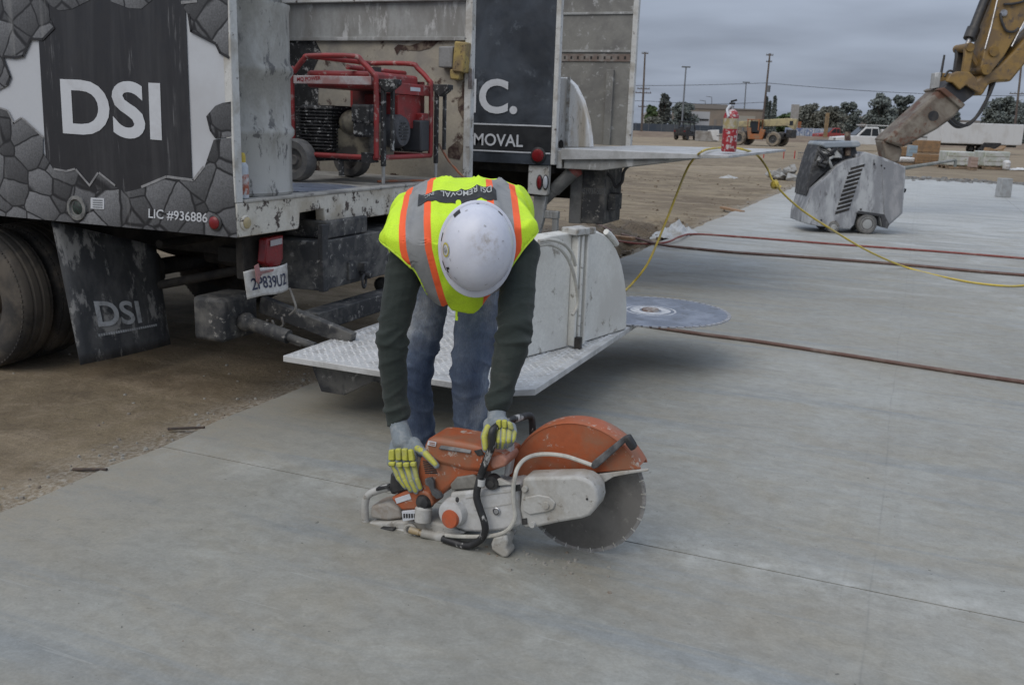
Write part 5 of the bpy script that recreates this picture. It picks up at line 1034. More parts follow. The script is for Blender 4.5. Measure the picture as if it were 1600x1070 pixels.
# ================================================================ walk-behind floor saw
D0 = 13.5; fwd = V((-math.sin(YAW), math.cos(YAW), 0)); rgt = V((math.cos(YAW), math.sin(YAW), 0))
fs = on_z(1338, 366, 0); FS = thing('floor_saw', 'slurry-caked grey walk-behind floor saw standing on the slab', 'floor saw', fs)
M_fs = mat('slurry_grey', (.20, .205, .215), (.36, .37, .375), .42, 3.0, (.13, .13, .135), .17, 6, rough=.6, st=(2.2, 2.2, .5), bump=.25)
M_fsd = mat('dark_engine', (.03, .03, .032), (.10, .10, .10), .36, 9, rough=.65)
f0 = lambda a, c, d=0.0: at_d(a, c, D0)+fwd*d
def crop3(L): return [(1180+a/4.46, 160+c/4.46) for a, c in L]
side_o = crop3([(345, 780), (372, 690), (400, 605), (450, 560), (500, 515), (560, 450), (610, 415), (680, 392), (720, 385), (765, 345), (880, 380), (1050, 450), (1045, 560), (1028, 775), (908, 880), (882, 862), (862, 792), (712, 772), (690, 855), (662, 884), (560, 878), (430, 862), (340, 842)])
b = MB(); b.prism([f0(a, c) for a, c in side_o], fwd*.72); fb = b.build('body', M_fs, FS, bevel=.012)
for i in range(11):                                            # louvre slots, each a slit with a raised lip
    f = i/10; x0 = 660-100*f; y0 = 440+305*f
    if i == 0: x0 += 6
    L = crop3([(x0, y0+14), (x0+98, y0-14), (x0+94, y0+8), (x0-4, y0+36)])
    b = MB(); b.prism([f0(a, c, -.002) for a, c in L], fwd*-.003); b.build('louvre_slot', M_under, fb)
    L = crop3([(x0+1, y0+8), (x0+99, y0-20), (x0+98, y0-12), (x0, y0+16)]); b = MB(); b.prism([f0(a, c, -.001) for a, c in L], fwd*-.014); b.build('louvre_lip', M_fs, fb)
b = MB(); b.prism([f0(a, c, -.003) for a, c in crop3([(880, 400), (1035, 455), (1022, 765), (905, 868), (890, 620)])], fwd*-.004); b.build('end_panel', mat('panel_grey', (.19, .195, .205), (.28, .28, .285), .35, 4, rough=.6, st=(2, 2, .6)), fb)
for a, c in ((735, 745), (860, 790), (830, 430), (880, 440), (900, 460), (560, 830), (460, 820)):
    x, y = crop3([(a, c)])[0]; p = f0(x, y, -.002); b = MB(); b.ball(p, .014, 8); b.build('bolt', M_fsd, fb)
b = MB(); b.prism([f0(a, c, -.004) for a, c in crop3([(700, 772), (870, 792), (885, 868), (915, 880), (930, 850), (895, 780), (720, 755)])], fwd*-.03); b.build('wheel_arch', M_fsd, fb)
b = MB(); b.prism([f0(a, c, .14) for a, c in crop3([(375, 660), (385, 560), (430, 400), (455, 330), (480, 275), (560, 268), (720, 272), (740, 380), (610, 415), (480, 520), (400, 600)])], fwd*.6); b.build('engine_bay', M_fsd, FS, bevel=.015)
rr = random.Random(4)
for i in range(26):
    a, c = rr.uniform(440, 640), rr.uniform(335, 400); c += max(0, (560-a))*.55; x, y = crop3([(a, c)])[0]; p = f0(x, y, rr.uniform(-.01, .12)); x2, y2 = crop3([(a+rr.uniform(-60, 60), c+rr.uniform(-70, 70))])[0]; q = f0(x2, max(y2, 160+325/4.46), rr.uniform(.02, .13))
    b = MB(); b.tube(spline([p, (p+q)/2+V((0, -.03, .01)), q], 4), rr.choice((.012, .02, .03)), 8); b.build('engine_pipe', rr.choice((M_fsd, M_galv, M_blackp, M_fs)), FS)
for (a, c), (a2, c2), r_2, m_ in (((660, 210), (662, 375), .042, M_ruststain), ((470, 420), (505, 340), .06, M_galv), ((575, 330), (575, 395), .09, M_galv), ((725, 365), (728, 395), .05, M_chrome)):
    x, y = crop3([(a, c)])[0]; x2, y2 = crop3([(a2, c2)])[0]; b = MB(); b.cyl(f0(x, y, .1), f0(x2, y2, .1), r_2); b.build('exhaust_pipe' if m_ is M_ruststain else 'filter_can', m_, FS)
b = MB(); b.prism([f0(a, c, -.01) for a, c in crop3([(460, 300), (475, 275), (720, 268), (740, 300), (720, 312), (490, 320)])], fwd*.7); b.build('hood', mat('hood_blue_grey', (.22, .25, .28), (.34, .36, .37), .4, 4, rough=.6), FS, bevel=.02)
b = MB(); p0, p1 = f0(1416, 266, .3), f0(1513, 252, .4); b.tube([p0, p1], [.028, .02], 10); b.cyl(p1, p1+V((0, 0, -.1)), .02, n=8); b.build('handle_bar', mat('bar_green_grey', (.17, .18, .165), (.26, .26, .25), .4, 9, rough=.6), FS)
b = MB(); b.cyl(f0(1412, 297, .1), f0(1419, 299, .1), .03); b.build('knob', M_blackp, FS)
for (x, y, rp_x, nm) in ((1355, 355, 15.5, 1), (1303, 357, 9.5, 0)):
    c = f0(x, y, .06); r0 = rp_x*D0/FPX; c.z = r0+.001
    for dd in (.0, .5):
        b = MB(); b.lathe([(r0*.35, -.055), (r0*.9, -.055), (r0, -.04), (r0, .04), (r0*.9, .055), (r0*.35, .055)], c+fwd*dd, fwd, 28); w = b.build('wheel', M_gt, FS)
        b = MB(); b.lathe([(r0*.08, -.06), (r0*.28, -.062), (r0*.62, -.050), (r0*.66, -.058), (r0*.7, -.052)], c+fwd*dd, fwd, 24); b.build('rim', M_galv, w)

# ================================================================ excavator arm with hydraulic breaker
D1 = 17.0
M_exy = mat('excavator_yellow', (.235, .142, .036), (.15, .095, .04), .45, 3.2, (.09, .062, .04), .18, 6, rough=.55, bump=.15)
M_brk = mat('breaker_brown', (.115, .09, .068), (.19, .165, .13), .42, 3.5, (.10, .045, .025), .30, 3.0, rough=.7, bump=.3)
M_exd = mat('cylinder_black', (.022, .021, .022), (.05, .045, .04), .4, 4, rough=.5)
base = at_d(1390, 260, D1); base.z = 0
EX = thing('excavator_arm', 'yellow excavator arm reaching in from the right with a brown breaker', 'excavator', base)
e1 = lambda a, c, d=0.0: at_d(a, c, D1)+fwd*d
def ep(name, L, d0, d1, m, bev=.02, parent=None): b = MB(); b.prism([e1(a, c, d0) for a, c in L], fwd*(d1-d0)); return b.build(name, m, parent or EX, bevel=bev)
c8 = lambda L: [(1440+a/5.35, c/5.35) for a, c in L]; c2_ = lambda L: [(1240+a/3.964, c/3.964) for a, c in L]
ep('boom', c8([(760, -1150), (860, -1260), (1250, -1250), (2700, -500), (3300, 300), (3050, 420), (2450, -250), (1250, -900), (900, -960)]), -.3, .3, M_exy)
st_ = ep('stick', c8([(900, -1080), (640, -160), (585, 0), (525, 200), (470, 430), (440, 560), (445, 610), (490, 630), (545, 590), (640, 470), (740, 300), (856, 90), (960, -110), (1180, -1000)]), -.25, .25, M_exy)
b = MB(); b.tube([e1(a, c, -.27) for a, c in c8([(575, 0), (520, 240), (470, 420)])], .012, 6); b.build('steel_line', M_chrome, st_)
b = MB(); b.tube([e1(a, c, -.27) for a, c in c8([(845, 100), (760, 260), (690, 400)])], .012, 6); b.build('steel_line', M_chrome, st_)
for (a, c, r0) in ((620, 125, .06), (540, 440, .085), (480, 590, .09)):
    x, y = c8([(a, c)])[0]; b = MB(); b.cyl(e1(x, y, -.30), e1(x, y, .30), r0); b.build('pin', M_chrome if r0 < .07 else M_exy, st_)
for L in ([(590, 130), (605, 200), (640, 270), (700, 280), (740, 250)], [(620, 55), (700, 50), (780, 30), (850, -20)]):
    b = MB(); b.tube(spline([e1(a, c, -.29) for a, c in c8(L)], 6), .022, 8); b.build('hydraulic_hose', M_exd, st_)
def cylb(name, a, c_, r0, r1_, m, split=None, dd=0.0):
    A, B = [e1(*c8([q])[0], dd) for q in (a, c_)]; b = MB()
    if split: mid = A.lerp(B, split); b.cyl(A, mid, r0); b.cyl(mid.lerp(A, .12), mid, r0*1.35); o = b.build(name, m, EX); b = MB(); b.cyl(mid, B, r1_); b.build('rod', M_chrome, o)
    else: b.cyl(A, B, r0, r1_); o = b.build(name, m, EX)
    return o
cylb('bucket_cylinder', (690, -404), (370, 410), .085, .045, M_exd, .90)
cylb('hose_guard', (1110, -359), (700, 420), .10, .09, M_exd, None, .1)
ep('idler_link', c8([(315, 400), (345, 372), (385, 385), (390, 430), (360, 600), (340, 640), (295, 620), (318, 470)]), -.22, -.12, M_exy)
ep('idler_link', c8([(315, 400), (345, 372), (385, 385), (390, 430), (360, 600), (340, 640), (295, 620), (318, 470)]), .12, .22, M_exd)
ep('power_link', c8([(345, 380), (385, 395), (470, 540), (450, 580), (420, 540), (355, 430)]), -.1, .1, M_exy)
x, y = c8([(350, 405)])[0]; b = MB(); b.cyl(e1(x, y, -.27), e1(x, y, .27), .075); b.build('pin', M_exy, EX)
ep('breaker_bracket', c8([(395, 690), (500, 610), (600, 560), (720, 440), (856, 290), (1010, 120), (1060, 130), (1050, 240), (856, 500), (700, 690), (600, 685), (530, 700), (470, 800), (430, 805), (390, 770)]), -.2, .3, M_exy, .05)
ep('bracket_plate', c8([(140, 690), (170, 630), (230, 605), (330, 610), (385, 660), (415, 760), (395, 780), (300, 720), (250, 760), (190, 700)]), -.34, -.26, M_exy)
ep('bracket_plate', c8([(140, 690), (170, 630), (230, 605), (330, 610), (385, 660), (415, 760), (395, 780), (300, 720), (250, 760), (190, 700)]), .26, .34, M_exy)
ep('lock_plate', c8([(305, 715), (400, 740), (425, 760), (405, 782), (370, 765), (310, 735)]), -.38, -.345, M_exy, .008)
ep('breaker_head', c8([(120, 745), (190, 680), (300, 660), (400, 790), (270, 885), (200, 860)]), -.25, .25, M_exd)
ep('breaker_body', c2_([(862, 565), (880, 555), (1010, 655), (960, 720), (850, 800), (700, 880), (640, 912), (600, 900), (525, 870), (600, 800)]), -.3, .3, M_brk, .05)
ep('collar', c2_([(850, 560), (880, 545), (1010, 650), (985, 680)]), -.36, .36, M_brk, .02)
ep('breaker_nose', c2_([(525, 868), (640, 908), (650, 930), (630, 1000), (600, 1010), (560, 1000), (545, 960)]), -.2, .2, M_brk, .04)
A, B = e1(*c2_([(590, 960)])[0]), e1(*c2_([(470, 1180)])[0]); b = MB(); b.cyl(A, B, .075, .06); b.build('chisel', M_galv, EX)
for (a, c) in ((1000, 610), (820, 720), (640, 880)):
    x, y = c2_([(a, c)])[0]; 
    if a == 820: b = MB(); b.cyl(e1(x, y, -.32), e1(x, y, -.29), .09); b.build('port_cover', M_exd, EX)
for L, dd in (([(1230, 500), (1190, 600), (1120, 720), (1060, 775), (1000, 765), (945, 715), (900, 680)], -.1), ([(1238, 500), (1210, 620), (1150, 720), (1080, 775), (1020, 785), (960, 735), (915, 690)], .08)):
    b = MB(); b.tube(spline([e1(a, c, dd) for a, c in c2_(L)], 6), .03, 8); b.build('hydraulic_hose', M_exd, EX)
ep('sensor_box', c2_([(855, 455), (892, 450), (880, 545), (843, 552)]), -.16, .02, M_galv, .01)
A, B = e1(*c2_([(934, 343)])[0]), e1(*c2_([(910, 478)])[0]); b = MB(); b.cyl(A, B, .018, .024, 8); b.build('antenna', M_exd, EX)
b = MB(); b.tube(spline([e1(a, c, -.2) for a, c in c2_([(905, 480), (930, 445), (960, 450), (975, 470)])], 5), .02, 8); b.build('hydraulic_hose', M_exd, EX)
# ================================================================ hand-held cut-off saw
YS = 2.70
M_so = mat('saw_orange', (.35, .088, .030), (.28, .115, .06), .40, 9, (.42, .36, .31), .13, 22, rough=.5, bump=.1)
M_sw = mat('saw_dusty_white', (.42, .415, .39), (.33, .31, .27), .42, 9, (.22, .2, .17), .13, 25, rough=.65, bump=.15)
M_sg = mat('saw_bright_white', (.50, .50, .49), (.40, .39, .36), .38, 12, rough=.55)
M_sk = mat('saw_black', (.017, .017, .018), (.05, .048, .045), .35, 15, rough=.6)
M_sb = mat('worn_black_tube', (.016, .016, .017), (.04, .04, .04), .3, 20, (.42, .41, .39), .22, 26, rough=.5, st=(1, 1, .5))
SAW = thing('cut_off_saw', 'dusty orange and white hand-held cut-off saw standing on the slab', 'cut-off saw', (1.7, 2.77, 0))
sy = lambda a, c, y=YS: on_y(a, c, y)
q1 = lambda L: [(540+a/3.2, 620+c/3.2) for a, c in L]          # detail view 1
q2 = lambda L: [(560+a/4.28, 620+c/4.28) for a, c in L]        # detail view 2
def sp_(name, L, y0, y1, m, bev=.005, parent=None, seg=3): b = MB(); b.prism([on_y(a, c, y0) for a, c in L], (0, y1-y0, 0)); return b.build(name, m, parent or SAW, bevel=bev, seg=seg)
# blade
BC = V((1.952, 2.862, .2195)); BR = .2235
b = MB(); b.lathe([(.012, -.0018), (BR*.96, -.0018), (BR*.96, .0018), (.012, .0018)], BC, (0, 1, 0), 96, True); bl = b.build('blade', mat('saw_blade_dark', (.125, .12, .112), (.18, .172, .16), .45, 4, (.24, .23, .21), .08, 14, rough=.5, metal=.3), SAW)
NS = 30
for i in range(NS):
    a = 6.2832*i/NS; d = 6.2832/NS*.40
    P = [BC+V((math.cos(a+d*k)*rr, -.0028, math.sin(a+d*k)*rr)) for rr, ks in ((BR*.945, (-1, -.33, .33, 1)), (BR, (1, .33, -.33, -1))) for k in ks]
    b = MB(); b.prism(P, (0, .0056, 0)); b.build('segment', mat('saw_segment', (.18, .178, .172), (.26, .25, .24), .4, 40, rough=.7), bl)
    a2 = a+6.2832/NS*.5; b = MB(); c_, s_ = math.cos(a2), math.sin(a2); b.box(BC+V((c_*BR*.965, -.0022, s_*BR*.965)), (BR*.075, .003, .004), Matrix.Rotation(-a2, 3, 'Y')); b.build('slot_dust', M_sw, bl)
# guard: hollow shell round the upper blade
GR = .247
def arc(r, a0, a1, n=26, c=BC): return [V((c.x+r*math.cos(R_(a0+(a1-a0)*i/n)), 0, c.z+r*math.sin(R_(a0+(a1-a0)*i/n)))) for i in range(n+1)]
out_ = arc(GR, 33, 176)
lowr = [on_y(a, c, 2.80) for a, c in q1([(845, 420), (960, 408), (1090, 395), (1230, 388), (1380, 376), (1470, 370)])]
face = [V((p.x, 2.815, p.z)) for p in out_]+[V((p.x, 2.815, p.z)) for p in lowr]
b = MB(); b.prism(face, (0, .006, 0)); gd = b.build('guard', M_so, SAW, bevel=.004)
b = MB(); b.prism([p+V((0, .075, 0)) for p in face], (0, .006, 0)); b.build('guard_back', M_so, gd)
b = MB(); vs = []; fs_ = []
for p in out_:
    d = V((p.x-BC.x, 0, p.z-BC.z)).normalized()
    for w, y in ((-.004, 2.812), (.0, 2.822), (.003, 2.84), (.003, 2.875), (.0, 2.895), (-.004, 2.902)): vs.append(V((p.x, y, p.z))+d*w)
k = 6; b.add(vs, [(i*k+j, i*k+j+1, (i+1)*k+j+1, (i+1)*k+j) for i in range(len(out_)-1) for j in range(k-1)]); b.build('guard_rim', M_so, gd, recalc=False)
sp_('guard_lip', q1([(1090, 398), (1230, 390), (1380, 372), (1515, 360), (1512, 372), (1420, 385), (1340, 400), (1290, 430), (1262, 462), (1235, 440), (1190, 420), (1110, 410)]), 2.803, 2.813, M_sw, .003)
sp_('water_nozzle_arm', q1([(1222, 335), (1240, 318), (1375, 210), (1398, 195), (1412, 205), (1395, 232), (1262, 352), (1240, 362), (1225, 352)]), 2.785, 2.806, mat('dark_grey_plastic', (.06, .06, .062), (.14, .14, .14), .4, 18, rough=.6), .004)
sp_('guard_handle', q1([(1385, 205), (1412, 196), (1440, 240), (1448, 262), (1425, 272), (1400, 240)]), 2.775, 2.808, M_sk, .005)
# belt arm
arm_o = q1([(885, 405), (960, 402), (1150, 398), (1195, 408), (1232, 432), (1255, 470), (1262, 520), (1250, 560), (1220, 595), (1180, 610), (1060, 630), (960, 652), (890, 655), (870, 560), (878, 470)])
am = sp_('belt_arm', arm_o, YS+.005, YS+.095, M_sw, .010)
sp_('arm_plate', q1([(885, 505), (960, 490), (1020, 500), (1048, 530), (1040, 560), (1010, 575), (920, 590), (885, 570)]), YS-.002, YS+.006, M_sw, .004, am)
for a, c, r0 in ((1003, 540, .013), (897, 458, .011), (935, 637, .011), (1205, 512, .004)):
    x, y = q1([(a, c)])[0]; p = sy(x, y); b = MB(); b.cyl(p+V((0, .004, 0)), p+V((0, -.008 if r0 > .005 else .002, 0)), r0, r0*.85, 14); b.build('bolt', M_sw if r0 > .005 else M_sk, am)
for L in ([(848, 440), (872, 438), (874, 470), (850, 472)], [(880, 610), (905, 606), (908, 636), (882, 640)]): sp_('sticker', q1(L), YS+.001, YS+.004, M_sk, .0, am)
# crankcase cover
cv = sp_('engine_cover', q1([(520, 478), (600, 470), (740, 455), (830, 440), (862, 445), (868, 560), (882, 640), (800, 668), (690, 680), (600, 676), (545, 655), (520, 600)]), YS+.012, YS+.17, M_sg, .012)
x, y = q1([(757, 568)])[0]; p = sy(x, y, YS+.012); b = MB(); b.lathe([(.013, .002), (.014, .006), (.011, .008), (.010, .002)], p, (0, -1, 0), 20); b.cyl(p, p+V((0, -.007, 0)), .0085); b.build('cover_bolt', M_chrome, cv)
for zz_ in (0, 1): L = [(600+40*zz_, 505+60*zz_), (830, 470+60*zz_), (831, 474+60*zz_), (600+40*zz_, 509+60*zz_)]; sp_('cover_seam', q1(L), YS+.0105, YS+.0118, M_sw, 0, cv)
x, y = q1([(520, 585)])[0]; p = sy(x, y, YS-.005); b = MB(); b.lathe([(.020, -.012), (.046, -.006), (.052, .02), (.053, .06), (.050, .12)], p+V((.006, 0, .002)), (.10, 1, .0), 32); sc2 = b.build('starter_cover', M_sg, SAW)
x, y = q1([(516, 612)])[0]; p2 = sy(x, y, YS-.028); b = MB(); b.lathe([(.002, .0), (.030, .001), (.032, .006), (.032, .014)], p2, (.14, 1, -.12), 28); b.build('orange_disc', mat('disc_orange', (.42, .09, .03), (.3, .1, .06), .3, 25, rough=.5), sc2)
x, y = q1([(558, 513)])[0]; b = MB(); b.ball(sy(x, y, YS-.012), (.007, .005, .010), 10); b.build('vent_hole', M_sk, sc2)
# orange cowl
sp_('lower_cowl', q1([(375, 290), (520, 300), (690, 385), (640, 400), (560, 420), (500, 470), (470, 500), (430, 515), (360, 470), (350, 400)]), YS+.02, YS+.17, M_so, .012)
top = sp_('top_cowl', q1([(385, 250), (410, 205), (470, 208), (650, 240), (790, 295), (808, 322), (790, 352), (720, 378), (600, 372), (470, 340), (400, 300)]), YS+.01, YS+.16, M_so, .016)
x, y = q1([(790, 330)])[0]; sp_('faded_nose', q1([(725, 300), (780, 290), (806, 318), (795, 350), (735, 365), (718, 340)]), YS+.006, YS+.12, mat('faded_orange', (.42, .20, .14), (.36, .15, .09), .4, 12, rough=.6), .008, top)
def tp(a, c, y): x, yy = q1([(a, c)])[0]; return on_y(x, yy, y)
b = MB(); b.prism([tp(492, 222, YS+.025), tp(640, 250, YS+.025), tp(625, 285, YS+.004), tp(465, 262, YS+.004)], (0, -.003, .004)); b.build('filter_window', mat('smoky_cover', (.055, .058, .06), (.15, .15, .15), .4, 16, rough=.4), top, bevel=.003)
b = MB(); b.prism([tp(415, 218, YS+.009), tp(455, 226, YS+.009), tp(450, 248, YS+.007), tp(408, 240, YS+.007)], (0, -.002, .001)); b.build('badge', M_letter, top)
for i in range(2): b = MB(); b.prism([tp(420, 224+9*i, YS+.005), tp(447, 229+9*i, YS+.005), tp(446, 233+9*i, YS+.005), tp(419, 228+9*i, YS+.005)], (0, -.001, 0)); b.build('badge_print', M_so, top)
sp_('vent', q1([(640, 270), (675, 262), (690, 290), (660, 296)]), YS+.004, YS+.012, M_sk, .002, top)
for i in range(7):
    L = [(385+i*2, 318+i*10), (440+i*3, 330+i*8), (441+i*3, 335+i*8), (386+i*2, 323+i*10)]; sp_('vent_slot', q1(L), YS+.0185, YS+.022, M_sk, 0)
sp_('cylinder_shroud', q1([(555, 400), (640, 388), (670, 430), (640, 460), (530, 468), (520, 440)]), YS+.015, YS+.12, mat('dusty_metal', (.25, .24, .215), (.17, .16, .14), .4, 14, rough=.7), .006)
# rear handle, switches
sp_('rear_grip', q1([(222, 380), (300, 400), (345, 440), (300, 470), (230, 492), (215, 470)]), YS+.015, YS+.06, M_sk, .010)
sp_('rear_bracket', q1([(222, 505), (300, 470), (360, 455), (420, 480), (440, 540), (400, 565), (280, 570), (250, 540)]), YS+.01, YS+.10, M_so, .010)
sp_('white_label', q1([(245, 508), (318, 484), (328, 510), (255, 534)]), YS+.0068, YS+.0105, M_letter, .001)
sp_('part_label', q1([(280, 572), (350, 566), (356, 610), (286, 622)]), YS-.002, YS+.008, M_letter, .001)
for i in range(5): sp_('label_mark', q1([(288+i*13, 584), (296+i*13, 583), (297+i*13, 604), (289+i*13, 606)]), YS-.0035, YS-.0022, M_sk, 0)
x, y = q1([(382, 528)])[0]; p = sy(x, y, YS+.0); b = MB(); b.lathe([(.020, .06), (.029, .04), (.030, .012), (.022, -.004), (.005, -.008)], p, (0, 1, -.15), 24); b.build('fuel_cap', M_sk, SAW)
x, y = q1([(388, 585)])[0]; p = sy(x, y, YS+.01); b = MB(); b.lathe([(.018, -.03), (.028, -.026), (.030, .02), (.02, .03)], p, (0, .15, 1), 24); b.build('primer_cup', M_sw, SAW)
sp_('choke_lever', q1([(395, 410), (425, 405), (440, 425), (440, 460), (470, 480), (482, 505), (455, 512), (430, 490), (415, 450), (398, 440)]), YS-.004, YS+.012, mat('lever_grey', (.06, .062, .065), (.12, .12, .12), .4, 16, rough=.5), .003)
loop = [(215, 452), (150, 470), (112, 492), (98, 530), (97, 580), (102, 630), (125, 655), (200, 664), (300, 668), (400, 672), (520, 690)]
b = MB(); b.tube(spline([sy(*q1([p])[0], YS+.03) for p in loop], 5), .0135, 10); b.build('rear_handle_loop', M_sw, SAW)
sp_('rear_cap', q1([(150, 455), (195, 448), (210, 458), (150, 472)]), YS+.01, YS+.05, M_sk, .003)
sp_('base_plate', q1([(110, 630), (300, 622), (440, 625), (520, 650), (600, 680), (560, 700), (300, 668), (130, 656)]), YS+.02, YS+.16, M_sw, .008)
sp_('air_box', q1([(125, 545), (210, 530), (270, 560), (280, 610), (200, 620), (122, 605)]), YS+.03, YS+.13, mat('brown_dusty', (.24, .195, .155), (.32, .3, .27), .45, 14, rough=.8), .010)
x, y = q1([(345, 668)])[0]; p = sy(x, y, YS-.002); b = MB(); b.cyl(p+V((-.018, 0, 0)), p+V((.02, 0, -.003)), .013, .011); b.cyl(p+V((.02, 0, -.003)), p+V((.034, 0, -.006)), .009); b.build('brass_coupling', mat('dusty_brass', (.34, .25, .13), (.3, .28, .24), .4, 20, rough=.55), SAW)
x, y = q1([(325, 668)])[0]; b = MB(); b.lathe([(.022+.006*math.cos(t*.785), .006*math.sin(t*.785)) for t in range(8)], sy(x, y, YS+.01), (0, 1, 0), 20, True); b.build('hose_clamp', M_sw, SAW)
b = MB(); b.tube(spline([sy(*q1([p])[0], YS+.0+.01*i) for i, p in enumerate([(380, 678), (430, 690), (480, 700), (530, 712)])], 5), [.016]*8+[.020]*8, 10); b.build('muffler_boot', M_sw, SAW)
# front handlebar, water hose, foot
hb = [(735, 168, -.02), (735, 235, -.018), (710, 300, -.012), (680, 380, -.010), (663, 440, -.012), (655, 500, -.016), (672, 560, -.018), (692, 620, -.018), (697, 670, -.016), (672, 715, -.014), (610, 742, -.012), (540, 752, -.008), (485, 748, .0)]
pts = [sy(*q1([(a, c)])[0], YS+d) for a, c, d in hb]
for p in pts: p.z = max(p.z, .014)
pre = [V((pts[0].x+.055, YS+.20, pts[0].z-.07)), V((pts[0].x+.05, YS+.19, pts[0].z-.005)), V((pts[0].x+.035, YS+.13, pts[0].z+.008)), V((pts[0].x+.012, YS+.04, pts[0].z+.010))]
b = MB(); b.tube(spline(pre+pts, 6), .0125, 12); hbar = b.build('front_handlebar', M_sb, SAW)
x, y = q1([(678, 425)])[0]; p = sy(x, y, YS-.012); b = MB(); b.lathe([(.0132, -.012), (.0138, -.012), (.0138, .012), (.0132, .012)], p, (.08, 0, 1), 16, True); b.build('worn_band', M_sg, hbar)
x, y = q1([(728, 432)])[0]; p = sy(x, y, YS-.002); b = MB(); b.cyl(p, p+V((0, .03, 0)), .024, .026); b.cyl(p+V((0, -.006, 0)), p, .012); b.build('handlebar_mount', M_sk, SAW)
sp_('mount_strut', q1([(730, 415), (770, 410), (830, 440), (760, 445)]), YS+.004, YS+.02, M_sw, .003)
wh = [(1230, 340), (1180, 322), (1100, 296), (1020, 286), (950, 290), (895, 312), (860, 355), (845, 410), (838, 470), (842, 540), (848, 590), (835, 635), (800, 672), (740, 692), (650, 698), (560, 696), (500, 690)]
b = MB(); b.tube(spline([sy(*q1([p])[0], YS-.006+(.085 if i < 5 else .05 if i == 5 else .015 if i == 6 else 0)) for i, p in enumerate(wh)], 5), .0072, 8); b.build('water_hose', M_wh, SAW)
sp_('foot', q1([(738, 700), (800, 690), (810, 720), (800, 760), (815, 780), (810, 802), (785, 806), (755, 785), (728, 765), (725, 735)]), YS-.012, YS+.05, M_sw, .012)
sp_('foot', q1([(760, 690), (830, 685), (820, 715), (780, 720)]), YS+.09, YS+.15, M_sw, .008)
sp_('foot', q1([(170, 655), (240, 660), (235, 676), (175, 672)]), YS+.0, YS+.10, M_sk, .004)
sp_('front_strut', q1([(800, 230), (822, 240), (826, 330), (812, 400), (790, 400), (798, 320)]), YS+.06, YS+.10, M_sg, .006)

# ================================================================ the worker
M_skin = mat('skin', (.36, .19, .13), (.30, .15, .10), .4, 20, rough=.55)
t = NT('green_knit'); fold = t.noise(t.coord((1, 1, 2.2)), 22, 5, .6, .3); wv = t.noise(t.coord(), 420, 2, .5); stn = t.noise(t.coord(), 7, 7, .65)
c = t.mix(t.ramp(stn, .4, .7), (.020, .028, .024, 1), (.032, .040, .035, 1)); c = t.mix(t.math('MULTIPLY', t.ramp(stn, .58, .74), .4), c, (.08, .08, .07, 1))
t.bump(t.math('ADD', fold, t.math('MULTIPLY', wv, .25)), .35, .012); M_shirt = t.done(c, .92); t.b.inputs['Sheen Weight'].default_value = .08
t = NT('blue_denim'); fade = t.noise(t.coord((1, 1, .6)), 5, 6, .6, .3); twill = t.noise(t.coord((1, 1, .25)), 260, 3, .6); fold = t.noise(t.coord((1, 1, 1.7)), 14, 5, .6)
c = t.mix(t.ramp(fade, .38, .62), (.050, .072, .122, 1), (.15, .185, .245, 1)); c = t.mix(t.math('MULTIPLY', t.ramp(fade, .52, .66), .8), c, (.31, .335, .365, 1)); c = t.mix(t.math('MULTIPLY', t.ramp(t.noise(t.coord(), 3.3, 6, .6), .52, .68), .35), c, (.27, .25, .22, 1))
c = t.mix(t.ramp(twill, .35, .65), t.mix(1, c, (.82, .82, .82, 1), 'MULTIPLY'), t.mix(1, c, (1.15, 1.15, 1.15, 1), 'MULTIPLY')); t.bump(t.math('ADD', fold, t.math('MULTIPLY', twill, .2)), .4, .012); M_denim = t.done(c, .9)
M_knit = mat('grey_glove_knit', (.20, .23, .25), (.27, .29, .30), .4, 40, rough=.9, bump=.4, sb=350)
M_pad = mat('yellow_glove_pad', (.48, .47, .075), (.36, .36, .14), .4, 30, rough=.6)
M_boot = mat('dusty_boot', (.12, .09, .065), (.22, .19, .16), .45, 10, rough=.85)

Sc = V((1.462, 2.905, 1.030)); Hc = V((1.245, 3.37, 1.052))
ax_a = (Sc-Hc).normalized(); ax_l = V((.895, .425, .085)); ax_l = (ax_l-ax_a*ax_l.dot(ax_a)).normalized(); ax_d = ax_a.cross(ax_l).normalized()
TR = Matrix((ax_l, ax_a, ax_d)).transposed()                  # torso frame: x to his left, y towards the head, z out of the back
tw = lambda x, y, z: Sc+TR @ V((x, y, z))
PER = thing('person', 'worker in lime safety vest, white hard hat and jeans bending over the saw', 'person', (1.25, 3.28, 0))
shR, elR, wrR = tw(-.192, -.03, -.075), on_y(611, 528, 2.80), on_y(620, 652, 2.80)
shL, elL, wrL = tw(.198, -.03, -.07), on_y(802, 528, 2.86), on_y(777, 632, 2.79)
hipR, hipL = V((1.135, 3.34, .90)), V((1.335, 3.40, .90)); knR, knL = on_y(646, 590, 3.20), on_y(734, 590, 3.23); anR, anL = V((1.118, 3.27, .085)), V((1.345, 3.29, .085))
ht = V((.43, -.895, .02)).normalized()
HH0 = on_y(746, 391, 2.72)-ht*.075; hd = HH0-ht*.055
def organic(name, fn, voxel, it, m, folds=None, parent=PER):
    b = MB(); fn(b); me = bpy.data.meshes.new(name); o = PER.location
    me.from_pydata([tuple(p-o) for p in b.v], [], b.f); bm = bmesh.new(); bm.from_mesh(me); bmesh.ops.recalc_face_normals(bm, faces=bm.faces); bm.to_mesh(me); bm.free()
    me = bake(me, [('REMESH', dict(mode='VOXEL', voxel_size=voxel)), ('SMOOTH', dict(factor=.6, iterations=it))])
    if folds:
        nor = [v.normal.copy() for v in me.vertices]
        for v, n in zip(me.vertices, nor): v.co += n*folds(v.co+o)
    me.materials.clear(); me.materials.append(m); return link(name, me, parent, recalc=False, sharp=180)
